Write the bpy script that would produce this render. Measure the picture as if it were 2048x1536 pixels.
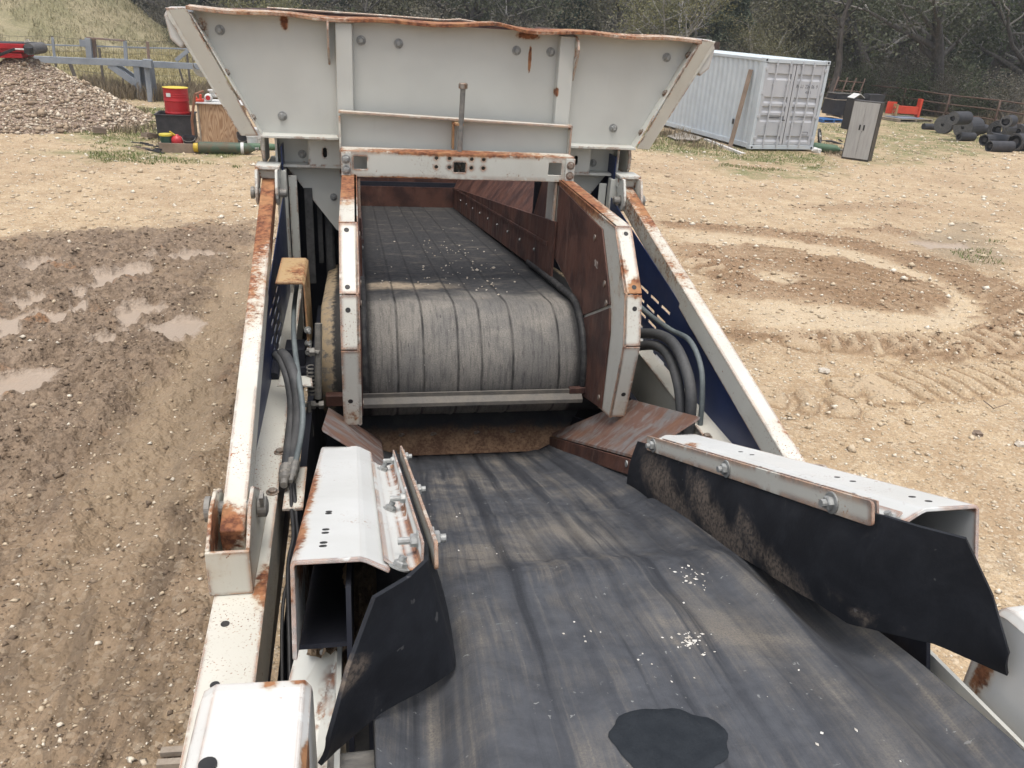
import bpy, bmesh, math, random
import numpy as np
from mathutils import Vector, Matrix, Euler

scene = bpy.context.scene
COL = scene.collection
for _o in list(bpy.data.objects):
    bpy.data.objects.remove(_o)

# ------------------------------------------------------------------ camera
CAM_H = 3.4                      # eye height above the yard
X0 = 0.6023                      # machine centre line
LENS_PX, PITCH, ROLL, YAW = 1602.48, 24.52465, -3.67469, 11.75714


def cam_axes():
    p, r, yw = (math.radians(a) for a in (PITCH, ROLL, YAW))
    fwd = Vector((math.sin(yw) * math.cos(p), math.cos(yw) * math.cos(p), -math.sin(p)))
    right = Vector((math.cos(yw), -math.sin(yw), 0))
    down = fwd.cross(right)
    r2 = math.cos(r) * right + math.sin(r) * down
    d2 = -math.sin(r) * right + math.cos(r) * down
    return r2, d2, fwd


CR, CD, CF = cam_axes()
cam_data = bpy.data.cameras.new('camera')
cam_data.sensor_width = 36.0
cam_data.lens = 36.0 * LENS_PX / 2048.0
cam_data.clip_start = 0.05
cam_data.clip_end = 2000.0
cam = bpy.data.objects.new('camera', cam_data)
COL.objects.link(cam)
cam.matrix_world = Matrix(((CR.x, -CD.x, -CF.x, 0), (CR.y, -CD.y, -CF.y, 0), (CR.z, -CD.z, -CF.z, CAM_H), (0, 0, 0, 1)))
scene.camera = cam

# ------------------------------------------------------------------ sky, sun, exposure (bright overcast)
SUN_EL, SUN_AZ = math.radians(77), math.radians(195)      # azimuth measured from +Y towards +X
world = bpy.data.worlds.new('World')
scene.world = world
world.use_nodes = True
wn = world.node_tree
wn.nodes.clear()
sky = wn.nodes.new('ShaderNodeTexSky')
sky.sky_type = 'NISHITA'
sky.sun_disc = False
sky.sun_elevation = SUN_EL
sky.sun_rotation = SUN_AZ
sky.air_density = 1.0
sky.dust_density = 5.0
sky.ozone_density = 1.0
hsv = wn.nodes.new('ShaderNodeHueSaturation')
hsv.inputs['Saturation'].default_value = 0.5
bg = wn.nodes.new('ShaderNodeBackground')
bg.inputs['Strength'].default_value = 0.15
wo = wn.nodes.new('ShaderNodeOutputWorld')
wn.links.new(sky.outputs[0], hsv.inputs['Color'])
wn.links.new(hsv.outputs[0], bg.inputs['Color'])
wn.links.new(bg.outputs[0], wo.inputs['Surface'])

sun_data = bpy.data.lights.new('sun', 'SUN')
sun_data.energy = 1.3
sun_data.angle = math.radians(40)
sun_data.color = (1.0, 0.96, 0.9)
sun = bpy.data.objects.new('sun', sun_data)
COL.objects.link(sun)
sun.location = (0, 0, 40)
_d = Vector((math.sin(SUN_AZ) * math.cos(SUN_EL), math.cos(SUN_AZ) * math.cos(SUN_EL), math.sin(SUN_EL)))
sun.rotation_euler = _d.to_track_quat('Z', 'Y').to_euler()

scene.view_settings.view_transform = 'Standard'
scene.view_settings.look = 'None'
scene.view_settings.exposure = 0.6
scene.view_settings.gamma = 1.0
scene.render.engine = 'CYCLES'
scene.cycles.max_bounces = 6
scene.cycles.transparent_max_bounces = 6

RNG = random.Random(7)
NP = np.random.RandomState(11)


# ------------------------------------------------------------------ small geometry helpers
def pix_ray(x, y):
    return CR * ((x - 1024) / LENS_PX) + CD * ((y - 768) / LENS_PX) + CF


def ground_at(x, y, h=0.0):
    """the yard point seen at a photo pixel (used to measure where things stand)"""
    d = pix_ray(x, y)
    t = (h - CAM_H) / d.z
    return Vector((d.x * t, d.y * t, h))


def on_y(x, y, Y):
    d = pix_ray(x, y)
    t = Y / d.y
    return Vector((d.x * t, Y, CAM_H + d.z * t))


def on_plane(x, y, p0, n):
    d = pix_ray(x, y)
    o = Vector((0, 0, CAM_H))
    t = (Vector(p0) - o).dot(n) / d.dot(n)
    return o + d * t


def V(w, y, z):
    """machine coordinates: w = across from the centre line, y = along, z = relative to eye height"""
    return Vector((X0 + w, y, CAM_H + z))


class MB:
    """collects faces for ONE mesh"""

    def __init__(self):
        self.v, self.f, self.m = [], [], []
        self.mat = 0

    def add(self, vs, fs):
        b = len(self.v)
        self.v += [tuple(p) for p in vs]
        self.f += [tuple(i + b for i in f) for f in fs]
        self.m += [self.mat] * len(fs)
        return self

    def hexa(self, p):
        """8 corners: bottom ring 0-3, top ring 4-7"""
        return self.add(p, [(0, 3, 2, 1), (4, 5, 6, 7), (0, 1, 5, 4), (1, 2, 6, 5), (2, 3, 7, 6), (3, 0, 4, 7)])

    def box(self, c, s, rot=None):
        hx, hy, hz = (k / 2 for k in s)
        p = [Vector(q) for q in ((-hx, -hy, -hz), (hx, -hy, -hz), (hx, hy, -hz), (-hx, hy, -hz), (-hx, -hy, hz), (hx, -hy, hz), (hx, hy, hz), (-hx, hy, hz))]
        if rot is not None:
            p = [rot @ q for q in p]
        c = Vector(c)
        return self.hexa([q + c for q in p])

    def extrude(self, poly, vec):
        vec = Vector(vec)
        poly = [Vector(p) for p in poly]
        n = len(poly)
        vs = poly + [p + vec for p in poly]
        nrm = Vector((0, 0, 0))
        for i in range(n):
            a, b = poly[i], poly[(i + 1) % n]
            nrm += a.cross(b)
        fl = nrm.dot(vec) > 0
        a = tuple(range(n))
        b = tuple(range(n, 2 * n))
        fs = [a[::-1] if fl else a, b if fl else b[::-1]]
        for i in range(n):
            j = (i + 1) % n
            q = (i, j, j + n, i + n)
            fs.append(q if fl else q[::-1])
        return self.add(vs, fs)

    def sweep(self, prof, path_a, path_b, thick):
        """open profile [(point at a)], [(point at b)] of equal length made into a sheet with thickness (list of offset vectors)"""
        n = len(path_a)
        vs = [Vector(p) for p in path_a] + [Vector(p) for p in path_b]
        vs += [Vector(p) + Vector(t) for p, t in zip(path_a, thick)] + [Vector(p) + Vector(t) for p, t in zip(path_b, thick)]
        fs = []
        for i in range(n - 1):
            fs.append((i, i + 1, n + i + 1, n + i))
            fs.append((2 * n + i, 3 * n + i, 3 * n + i + 1, 2 * n + i + 1))
            fs.append((i, 2 * n + i, 2 * n + i + 1, i + 1))
            fs.append((n + i, n + i + 1, 3 * n + i + 1, 3 * n + i))
        fs.append((0, n, 3 * n, 2 * n))
        fs.append((n - 1, 3 * n - 1, 4 * n - 1, 2 * n - 1))
        return self.add(vs, fs)

    def tube(self, pts, r, n=8, cap=True):
        pts = [Vector(p) for p in pts]
        rr = r if isinstance(r, (list, tuple)) else [r] * len(pts)
        up = None
        rings = []
        for i, p in enumerate(pts):
            t = (pts[min(i + 1, len(pts) - 1)] - pts[max(i - 1, 0)])
            if t.length < 1e-9:
                t = Vector((0, 0, 1))
            t.normalize()
            if up is None:
                up = t.orthogonal().normalized()
            up = (up - t * up.dot(t))
            up = up.normalized() if up.length > 1e-6 else t.orthogonal().normalized()
            b = t.cross(up)
            rings.append([p + (up * math.cos(2 * math.pi * k / n) + b * math.sin(2 * math.pi * k / n)) * rr[i] for k in range(n)])
        vs = [q for ring in rings for q in ring]
        fs = []
        for i in range(len(pts) - 1):
            for k in range(n):
                l = (k + 1) % n
                fs.append((i * n + k, i * n + l, (i + 1) * n + l, (i + 1) * n + k))
        if cap:
            fs.append(tuple(range(n))[::-1])
            fs.append(tuple((len(pts) - 1) * n + k for k in range(n)))
        return self.add(vs, fs)

    def cyl(self, a, b, r, n=16, r2=None):
        return self.tube([a, b], [r, r if r2 is None else r2], n)

    def lathe(self, c, axis, prof, n=20):
        """prof: [(radius, distance along axis)]"""
        axis = Vector(axis).normalized()
        u = axis.orthogonal().normalized()
        w = axis.cross(u)
        c = Vector(c)
        vs = []
        for r, h in prof:
            for k in range(n):
                a = 2 * math.pi * k / n
                vs.append(c + axis * h + (u * math.cos(a) + w * math.sin(a)) * r)
        fs = []
        for i in range(len(prof) - 1):
            for k in range(n):
                l = (k + 1) % n
                fs.append((i * n + k, i * n + l, (i + 1) * n + l, (i + 1) * n + k))
        if prof[0][0] > 1e-6:
            fs.append(tuple(range(n))[::-1])
        if prof[-1][0] > 1e-6:
            fs.append(tuple((len(prof) - 1) * n + k for k in range(n)))
        return self.add(vs, fs)

    def holed(self, origin, ex, ey, outline, holes, th):
        """flat plate with real holes; outline and holes are 2D loops in the frame (ex, ey); thickness th along ex x ey"""
        ez = Vector(ex).cross(Vector(ey)).normalized()
        bm = bmesh.new()
        edges = []
        for loop in [outline] + list(holes):
            vv = [bm.verts.new((p[0], p[1], 0)) for p in loop]
            for i in range(len(vv)):
                edges.append(bm.edges.new((vv[i], vv[(i + 1) % len(vv)])))
        bmesh.ops.triangle_fill(bm, use_beauty=True, use_dissolve=False, edges=edges, normal=(0, 0, 1))
        bm.verts.index_update()
        o, ex, ey = Vector(origin), Vector(ex), Vector(ey)
        base = [o + ex * q.co.x + ey * q.co.y for q in bm.verts]
        n = len(base)
        vs = base + [p + ez * th for p in base]
        fs = []
        for f in bm.faces:
            ids = [q.index for q in f.verts]
            if f.normal.z < 0:
                ids = ids[::-1]
            fs.append(tuple(i + n for i in ids))
            fs.append(tuple(ids[::-1]))
        for e in bm.edges:
            if len(e.link_faces) == 1:
                a, b = e.verts[0].index, e.verts[1].index
                fs.append((a, b, b + n, a + n))
        bm.free()
        return self.add(vs, fs)


def circle(cx, cy, r, n=14):
    return [(cx + r * math.cos(2 * math.pi * k / n), cy + r * math.sin(2 * math.pi * k / n)) for k in range(n)]


def rect(x0, y0, x1, y1):
    return [(x0, y0), (x1, y0), (x1, y1), (x0, y1)]


LOC = {}


def build(name, mb, mats, parent=None, smooth=False, bevel=0.0, loc=None, fix=True):
    """one mesh object from an MB whose vertices are in world coordinates"""
    base = LOC[parent.name] if parent is not None else Vector((0, 0, 0))
    org = Vector(loc) if loc is not None else base
    me = bpy.data.meshes.new(name)
    me.from_pydata([tuple(Vector(p) - org) for p in mb.v], [], mb.f)
    if not isinstance(mats, (list, tuple)):
        mats = [mats]
    for m in mats:
        me.materials.append(m)
    if len(mats) > 1:
        me.polygons.foreach_set('material_index', mb.m)
    if fix:
        bm = bmesh.new()
        bm.from_mesh(me)
        bmesh.ops.recalc_face_normals(bm, faces=bm.faces)
        bm.to_mesh(me)
        bm.free()
    if smooth:
        me.polygons.foreach_set('use_smooth', [True] * len(me.polygons))
    me.update()
    o = bpy.data.objects.new(name, me)
    COL.objects.link(o)
    if parent is not None:
        o.parent = parent
        o.location = org - base
    else:
        o.location = org
    LOC[o.name] = org
    if bevel:
        b = o.modifiers.new('edge', 'BEVEL')
        b.width = bevel
        b.segments = 2
        b.limit_method = 'ANGLE'
        b.angle_limit = math.radians(40)
        b.harden_normals = False
    return o


def tag(o, label=None, cat=None, group=None, kind=None):
    if label:
        o['label'] = label
    if cat:
        o['category'] = cat
    if group:
        o['group'] = group
    if kind:
        o['kind'] = kind
    return o


def empty(name, loc, label=None, cat=None, group=None):
    o = bpy.data.objects.new(name, None)
    o.empty_display_size = 0.2
    COL.objects.link(o)
    o.location = loc
    LOC[o.name] = Vector(loc)
    return tag(o, label, cat, group)


def place(proto, name, parent, pos, z_axis=(0, 0, 1), scale=1.0, spin=0.0):
    """a linked copy of a small part (bolt, nut) standing on a surface with its axis along z_axis"""
    o = proto.copy()
    o.name = name
    COL.objects.link(o)
    o.parent = parent
    base = LOC[parent.name] if parent is not None else Vector((0, 0, 0))
    o.location = Vector(pos) - base
    q = Vector(z_axis).normalized().to_track_quat('Z', 'Y')
    o.rotation_mode = 'QUATERNION'
    o.rotation_quaternion = q @ Euler((0, 0, spin)).to_quaternion()
    o.scale = (scale,) * 3
    LOC[o.name] = Vector(pos)
    return o


def kids(o):
    return [c for c in bpy.data.objects if c.parent == o]


def copy_tree(o, parent=None):
    c = o.copy()
    COL.objects.link(c)
    if parent is not None:
        c.parent = parent
    for ch in KIDS.get(o.name, []):
        copy_tree(ch, c)
    return c


KIDS = {}


def text_mesh(name, body, size, mat4, mat, parent, depth=.0006, squeeze=1.0):
    cu = bpy.data.curves.new(name, 'FONT')
    cu.body = body
    cu.size = size
    cu.extrude = depth
    tmp = bpy.data.objects.new(name + '_tmp', cu)
    COL.objects.link(tmp)
    me = bpy.data.meshes.new_from_object(tmp.evaluated_get(bpy.context.evaluated_depsgraph_get()))
    bpy.data.objects.remove(tmp)
    me.name = name
    me.materials.clear()
    me.materials.append(mat)
    me.transform(Matrix.Diagonal((squeeze, 1, 1, 1)))
    o = bpy.data.objects.new(name, me)
    COL.objects.link(o)
    o.parent = parent
    b = LOC[parent.name]
    o.matrix_local = Matrix.Translation(-b) @ mat4
    return o


def frame(o, ex, ey, ez):
    ex, ey, ez = Vector(ex), Vector(ey), Vector(ez)
    return Matrix(((ex.x, ey.x, ez.x, o.x), (ex.y, ey.y, ez.y, o.y), (ex.z, ey.z, ez.z, o.z), (0, 0, 0, 1)))




def remember(o):
    """note the children of a finished prototype so that copy_tree can follow them"""
    for c in bpy.data.objects:
        if c.parent is not None:
            KIDS.setdefault(c.parent.name, [])
            if c not in KIDS[c.parent.name]:
                KIDS[c.parent.name].append(c)


# ------------------------------------------------------------------ numpy noise (terrain and lumps)
def _hash(ix, iy, seed):
    h = (ix.astype(np.int64) * 374761393 + iy.astype(np.int64) * 668265263 + seed * 974634777) & 0xFFFFFFFF
    h = ((h ^ (h >> 13)) * 1274126177) & 0xFFFFFFFF
    return ((h ^ (h >> 16)) & 0xFFFF) / 65535.0


def vnoise(x, y, seed=0):
    ix, iy = np.floor(x), np.floor(y)
    fx, fy = x - ix, y - iy
    fx = fx * fx * fx * (fx * (fx * 6 - 15) + 10)
    fy = fy * fy * fy * (fy * (fy * 6 - 15) + 10)
    a, b = _hash(ix, iy, seed), _hash(ix + 1, iy, seed)
    c, d = _hash(ix, iy + 1, seed), _hash(ix + 1, iy + 1, seed)
    return (a * (1 - fx) + b * fx) * (1 - fy) + (c * (1 - fx) + d * fx) * fy


def fbm(x, y, octaves=4, seed=0, gain=0.5):
    s, a, t = 0.0, 1.0, 0.0
    for k in range(octaves):
        s = s + a * vnoise(x * (2.03 ** k) + 17.3 * k, y * (2.03 ** k) - 9.1 * k, seed + k)
        t += a
        a *= gain
    return s / t


def sstep(a, b, x):
    t = np.clip((x - a) / (b - a), 0, 1)
    return t * t * (3 - 2 * t)


def poly_dist(x, y, pts):
    """distance from points to a polyline and the length along it"""
    best = np.full(x.shape, 1e9)
    along = np.zeros(x.shape)
    acc = 0.0
    for (ax, ay), (bx, by) in zip(pts[:-1], pts[1:]):
        dx, dy = bx - ax, by - ay
        L = math.hypot(dx, dy)
        t = np.clip(((x - ax) * dx + (y - ay) * dy) / (L * L), 0, 1)
        d = np.hypot(x - ax - t * dx, y - ay - t * dy)
        k = d < best
        best = np.where(k, d, best)
        along = np.where(k, acc + t * L, along)
        acc += L
    return best, along


def inside(x, y, poly):
    """signed: positive inside a polygon, in units of distance to its border"""
    c = np.zeros(x.shape, bool)
    n = len(poly)
    for i in range(n):
        ax, ay = poly[i]
        bx, by = poly[(i + 1) % n]
        if ay == by:
            continue
        k = ((ay > y) != (by > y)) & (x < (bx - ax) * (y - ay) / (by - ay) + ax)
        c ^= k
    d, _ = poly_dist(x, y, list(poly) + [poly[0]])
    return np.where(c, d, -d)

# ------------------------------------------------------------------ materials
class NT:
    """short-hand for building node trees"""

    def __init__(self, name):
        self.mat = bpy.data.materials.new(name)
        self.mat.use_nodes = True
        self.t = self.mat.node_tree
        self.t.nodes.clear()
        self.out = self.t.nodes.new('ShaderNodeOutputMaterial')
        self.bsdf = self.t.nodes.new('ShaderNodeBsdfPrincipled')
        self.t.links.new(self.bsdf.outputs[0], self.out.inputs['Surface'])

    def put(self, sock, v):
        if isinstance(v, bpy.types.NodeSocket):
            self.t.links.new(v, sock)
        elif isinstance(v, (tuple, list)) and len(v) == 3 and sock.type == 'RGBA':
            sock.default_value = (*v, 1)
        else:
            sock.default_value = v

    def n(self, kind, **kw):
        nd = self.t.nodes.new('ShaderNode' + kind)
        for k, v in kw.items():
            if k in nd.inputs:
                self.put(nd.inputs[k], v)
            else:
                setattr(nd, k, v)
        return nd

    def math(self, op, a, b=0.0, c=None, clamp=False):
        nd = self.t.nodes.new('ShaderNodeMath')
        nd.operation = op
        nd.use_clamp = clamp
        self.put(nd.inputs[0], a)
        self.put(nd.inputs[1], b)
        if c is not None:
            self.put(nd.inputs[2], c)
        return nd.outputs[0]

    def vec(self, op, a, b=(0, 0, 0)):
        nd = self.t.nodes.new('ShaderNodeVectorMath')
        nd.operation = op
        self.put(nd.inputs[0], a)
        self.put(nd.inputs[1], b)
        return nd.outputs['Value'] if op in ('LENGTH', 'DOT_PRODUCT', 'DISTANCE') else nd.outputs[0]

    def noise(self, vec, scale, detail=4.0, rough=0.55, dist=0.0):
        nd = self.n('TexNoise', Scale=scale, Detail=detail, Roughness=rough, Distortion=dist)
        if vec is not None:
            self.put(nd.inputs['Vector'], vec)
        return nd.outputs['Fac']

    def ramp(self, fac, a, b, lo=0.0, hi=1.0):
        nd = self.t.nodes.new('ShaderNodeMapRange')
        nd.interpolation_type = 'SMOOTHSTEP'
        self.put(nd.inputs['Value'], fac)
        self.put(nd.inputs['From Min'], a)
        self.put(nd.inputs['From Max'], b)
        self.put(nd.inputs['To Min'], lo)
        self.put(nd.inputs['To Max'], hi)
        return nd.outputs[0]

    def mix(self, fac, a, b, mode='MIX'):
        nd = self.t.nodes.new('ShaderNodeMix')
        nd.data_type = 'RGBA'
        nd.blend_type = mode
        self.put(nd.inputs['Factor'], fac)
        for s, v in ((nd.inputs[6], a), (nd.inputs[7], b)):
            self.put(s, v)
        return nd.outputs[2]

    def pos(self):
        return self.n('NewGeometry').outputs['Position']

    def obj(self):
        return self.n('TexCoord').outputs['Object']

    def attr(self, name):
        return self.n('Attribute', attribute_name=name).outputs['Fac']

    def scale(self, vec, s):
        return self.vec('MULTIPLY', vec, s)

    def bump(self, h, strength, dist=0.01):
        nd = self.n('Bump', Strength=strength, Distance=dist)
        self.put(nd.inputs['Height'], h)
        return nd.outputs[0]

    def set(self, **kw):
        for k, v in kw.items():
            self.put(self.bsdf.inputs[k.replace('_', ' ')], v)
        return self


def rust_colour(m, p):
    n1 = m.noise(p, 38, 5, 0.65)
    n2 = m.noise(p, 9, 3, 0.5)
    c = m.mix(m.ramp(n1, 0.35, 0.65), (0.10, 0.036, 0.02), (0.30, 0.125, 0.058))
    return m.mix(m.ramp(n2, 0.45, 0.7, 0, 0.6), c, (0.40, 0.215, 0.10))


def painted(name, base, dark, edge=0.5, speck=0.5, blotches=(), rough=0.42, space='pos', wash=0.35, edge_r=0.022, seed=0.0):
    """chipped machine paint: rust where edges are worn, in specks, and in patches at given places"""
    m = NT(name)
    p = m.pos() if space == 'pos' else m.obj()
    if seed:
        p = m.vec('ADD', p, (seed, seed * 1.7, seed * .3))
    big = m.noise(p, 2.3, 4)
    fine = m.noise(p, 60, 4, 0.6)
    mid = m.noise(p, 14, 4, 0.6)
    col = m.mix(m.ramp(big, 0.35, 0.7, 0, wash), base, dark)
    streak = m.noise(m.scale(p, (30, 30, 2.2)), 1.0, 4, 0.6)
    col = m.mix(m.ramp(streak, 0.55, 0.8, 0, 0.22), col, dark)
    masks = []
    if edge:
        bv = m.n('Bevel', samples=6, Radius=edge_r).outputs[0]
        gn = m.n('NewGeometry').outputs['Normal']
        e = m.math('SUBTRACT', 1.0, m.vec('DOT_PRODUCT', bv, gn))
        e = m.ramp(e, 0.004, 0.12)
        e = m.math('MULTIPLY', e, m.ramp(m.math('ADD', m.math('MULTIPLY', mid, 0.6), m.math('MULTIPLY', fine, 0.4)), 0.62 - 0.30 * edge, 0.69 - 0.30 * edge))
        e = m.math('MULTIPLY', e, m.ramp(m.noise(m.vec('ADD', p, (1, 5, 2)), 4.5, 4, .65), .60 - .26 * edge, .70 - .26 * edge))
        masks.append(e)
    if speck:
        sp = m.math('MULTIPLY', m.ramp(m.noise(p, 135, 2, 0.5), 0.66 - 0.045 * speck, 0.70 - 0.045 * speck), m.ramp(m.noise(p, 3.6, 5, 0.7), 0.62 - 0.18 * speck, 0.78 - 0.18 * speck))
        ch = m.ramp(m.noise(m.vec('ADD', p, (7, 3, 1)), 21, 5, 0.7), 0.725 - 0.05 * speck, 0.745 - 0.05 * speck)
        masks += [sp, ch]
    halo = None
    for (c, s, k) in blotches:
        q = m.vec('SUBTRACT', m.pos(), tuple(c))
        q = m.vec('DIVIDE', q, tuple(s) if isinstance(s, (tuple, list)) else (s, s, s))
        d = m.math('SUBTRACT', 1.0, m.vec('LENGTH', q))
        d = m.math('MULTIPLY', m.math('MAXIMUM', d, 0.0), k)
        halo = d if halo is None else m.math('MAXIMUM', halo, d)
    if halo is not None:
        mixn = m.math('ADD', m.math('MULTIPLY', fine, 0.55), m.math('MULTIPLY', mid, 0.45))
        masks.append(m.ramp(m.math('ADD', halo, mixn), 0.78, 0.98))
        stain = m.ramp(m.math('ADD', halo, m.math('MULTIPLY', mid, 0.6)), 0.45, 0.95, 0, 0.75)
        col = m.mix(stain, col, (0.42, 0.29, 0.14))
    k = masks[0] if masks else 0.0
    for q in masks[1:]:
        k = m.math('MAXIMUM', k, q)
    if masks:
        col = m.mix(k, col, rust_colour(m, p))
        r = m.math('ADD', rough, m.math('MULTIPLY', k, 0.4))
        h = m.math('SUBTRACT', m.math('MULTIPLY', fine, 0.25), m.math('MULTIPLY', k, m.math('MULTIPLY', fine, 1.2)))
    else:
        r, h = rough, m.math('MULTIPLY', fine, 0.25)
    r = m.math('ADD', r, m.math('MULTIPLY', m.math('SUBTRACT', mid, 0.5), 0.3))
    m.set(Base_Color=col, Roughness=r, Normal=m.bump(h, 0.35, 0.004))
    m.bsdf.inputs['Specular IOR Level'].default_value = 0.35
    return m.mat


def plain(name, a, b, scale=6.0, rough=0.6, metal=0.0, bump=0.2, stretch=(1, 1, 1), space='obj', spec=0.4, fine=60, bd=0.004):
    """two-tone weathered surface"""
    m = NT(name)
    p = m.obj() if space == 'obj' else m.pos()
    q = m.scale(p, stretch)
    n1 = m.noise(q, scale, 5, 0.6)
    n2 = m.noise(q, fine, 4, 0.6)
    k = m.math('ADD', m.math('MULTIPLY', n1, 0.7), m.math('MULTIPLY', n2, 0.3))
    m.set(Base_Color=m.mix(m.ramp(k, 0.32, 0.68), a, b), Roughness=m.ramp(n1, 0.2, 0.8, rough - 0.12, rough + 0.12), Metallic=metal, Normal=m.bump(n2, bump, bd))
    m.bsdf.inputs['Specular IOR Level'].default_value = spec
    return m.mat


CREAM, CREAM_D = (0.56, 0.55, 0.49), (0.41, 0.39, 0.33)
M = {}
M['panel'] = painted('hopper_panel_paint', (0.49, 0.495, 0.46), (0.40, 0.40, 0.37), edge=0.25, speck=0, wash=0.5,
                     blotches=[(V(-.98, 5.1, -.08), (.045, .3, .11), .75), (V(.42, 5.1, -.09), (.13, .3, .045), .8), (V(.44, 5.1, -.22), (.016, .3, .11), 1.0),
                               (V(-1.42, 5.1, -.2), (.06, .3, .25), .5), (V(.61, 5.05, -.4), (.02, .3, .05), .7)])
M['paint'] = painted('cream_machine_paint', CREAM, CREAM_D, edge=0.62, speck=0.45)
M['beam_paint'] = painted('cream_beam_paint', CREAM, CREAM_D, edge=0.95, speck=0.9, wash=0.4, edge_r=.03, blotches=[(V(0, 4.8, -.738), (1.1, .2, .035), .75), (V(-.3, 4.77, -.885), (.5, .1, .02), .6)])
M['clean'] = painted('cream_frame_paint', (0.56, 0.565, 0.52), CREAM_D, edge=0.6, speck=0.35)
M['wing_paint'] = painted('wing_flange_paint', CREAM, CREAM_D, edge=0.95, speck=0.85, edge_r=.03,
                          blotches=[(V(-.65, 4.55, -.87), (.12, .75, .12), 1.2), (V(.62, 4.4, -.87), (.1, 1.0, .1), 1.0), (V(.66, 3.40, -1.11), (.1, .12, .08), .8),
                                    (V(.61, 3.45, -1.0), (.06, .1, .3), .55), (V(.6, 3.6, -1.3), (.03, .3, .6), .35), (V(-.65, 3.3, -1.72), (.1, .2, .12), .55), (V(.65, 3.3, -1.74), (.1, .2, .12), .5)])
M['strut_paint'] = painted('strut_paint', CREAM, CREAM_D, edge=0.9, speck=1.0, edge_r=.025,
                           blotches=[(V(-1.12, 4.6, -1.0), (.2, 1.15, .5), 1.05), (V(-1.1, 3.7, -1.2), (.2, 1.0, .4), .5), (V(1.12, 4.65, -.98), (.2, .8, .4), .62), (V(1.06, 3.9, -1.15), (.16, 1.1, .4), .42), (V(-1.03, 2.2, -1.5), (.12, .18, .2), .85), (V(1.08, 2.6, -1.45), (.1, .25, .2), .45)])
M['rusty_rim'] = painted('rusted_rim_paint', (0.55, 0.5, 0.42), (0.4, 0.33, 0.26), edge=1.0, speck=1.0, edge_r=.03, blotches=[(V(0, 5.06, -.055), (3.0, .5, .08), .62)])
M['cover_paint'] = painted('skirt_cover_paint', (0.58, 0.59, 0.575), (0.43, 0.43, 0.40), edge=0.9, speck=0.45, edge_r=.02,
                           blotches=[(V(-.748, 1.48, -1.02), (.045, .34, .2), .85), (V(-.752, 1.9, -1.18), (.045, .9, .45), .78), (V(.57, 2.45, -1.42), (.1, .12, .1), .8)])
M['fender_paint'] = painted('fender_paint', (0.58, 0.58, 0.555), (0.43, 0.43, 0.40), edge=0.85, speck=0.2, edge_r=.02,
                            blotches=[(V(-.70, .93, -1.12), (.02, .10, .08), 1.0), (V(-.77, 1.11, -1.08), (.03, .04, .04), .6), (V(-.72, 1.11, -1.09), (.04, .03, .04), .6), (V(.71, 1.1, -1.2), (.04, .05, .16), .7)])
M['chassis_paint'] = painted('chassis_paint', CREAM, CREAM_D, edge=0.8, speck=1.0, blotches=[(V(-.92, 2.12, -1.64), (.06, .22, .12), .75)])
M['rust_paint'] = painted('rusted_bracket_paint', (0.40, 0.28, 0.15), (0.26, 0.16, 0.085), edge=0.9, speck=1.0, blotches=[(V(-.9, 4.05, -1.3), (.14, .4, .4), .55)])
M['blue'] = plain('navy_paint', (0.004, 0.014, 0.062), (0.010, 0.024, 0.085), 3, 0.45, bump=0.05, space='pos')
M['blue_dark'] = plain('shade_navy_paint', (0.008, 0.01, 0.02), (0.02, 0.022, 0.03), 4, 0.7, bump=0.2, space='pos')  # near-black navy that paints the shade inside the plant
M['dark_steel'] = plain('oily_dark_steel', (0.015, 0.015, 0.016), (0.04, 0.038, 0.036), 8, 0.6, bump=0.3, space='pos')
M['steel'] = plain('galvanised_bolt_steel', (0.36, 0.37, 0.36), (0.22, 0.22, 0.21), 30, 0.6, 0.4, 0.2)
M['old_steel'] = plain('rusty_bolt_steel', (0.3, 0.28, 0.25), (0.16, 0.09, 0.05), 25, 0.6, 0.4, 0.3)
M['grey_steel'] = plain('bare_grey_steel', (0.15, 0.148, 0.14), (0.25, 0.235, 0.21), 14, 0.55, 0.25, 0.3, stretch=(1, 4, 4), space='pos')
M['hose'] = plain('hydraulic_hose_rubber', (0.035, 0.037, 0.04), (0.075, 0.075, 0.075), 5, 0.62, bump=0.3, space='pos')
M['hose_blue'] = plain('grey_hose_rubber', (0.07, 0.085, 0.09), (0.14, 0.16, 0.16), 5, 0.55, bump=0.3, space='pos')
M['black'] = plain('black_plastic', (0.012, 0.012, 0.013), (0.03, 0.03, 0.032), 8, 0.5, bump=0.1)
M['dirt'] = plain('dried_dirt', (0.3, 0.22, 0.14), (0.17, 0.12, 0.08), 20, 0.95, bump=1.0, space='pos', bd=0.02)


def liner_material(name, base=0.0):
    """brown wear plate: dark mill scale, long vertical scuffs, rust bloom"""
    m = NT(name)
    p = m.pos()
    scuff = m.noise(m.scale(p, (4, 9, 1.6)), 1.6, 6, 0.62, .6)
    bloom = m.noise(p, 4.5, 5, 0.6)
    fine = m.noise(p, 90, 4, 0.6)
    c = m.mix(m.ramp(bloom, 0.36, 0.62), (0.05, 0.024, 0.02), (0.115, 0.052, 0.037))
    c = m.mix(m.ramp(scuff, 0.58, 0.70, 0, 0.4), c, (0.19, 0.105, 0.07))
    c = m.mix(m.ramp(fine, 0.6, 0.75, 0, 0.3), c, (0.3, 0.2, 0.13))
    m.set(Base_Color=c, Roughness=m.ramp(scuff, 0.3, 0.7, 0.42, 0.7), Metallic=0.15, Normal=m.bump(fine, 0.25, 0.004))
    return m.mat


M['liner'] = liner_material('brown_wear_plate')


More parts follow.
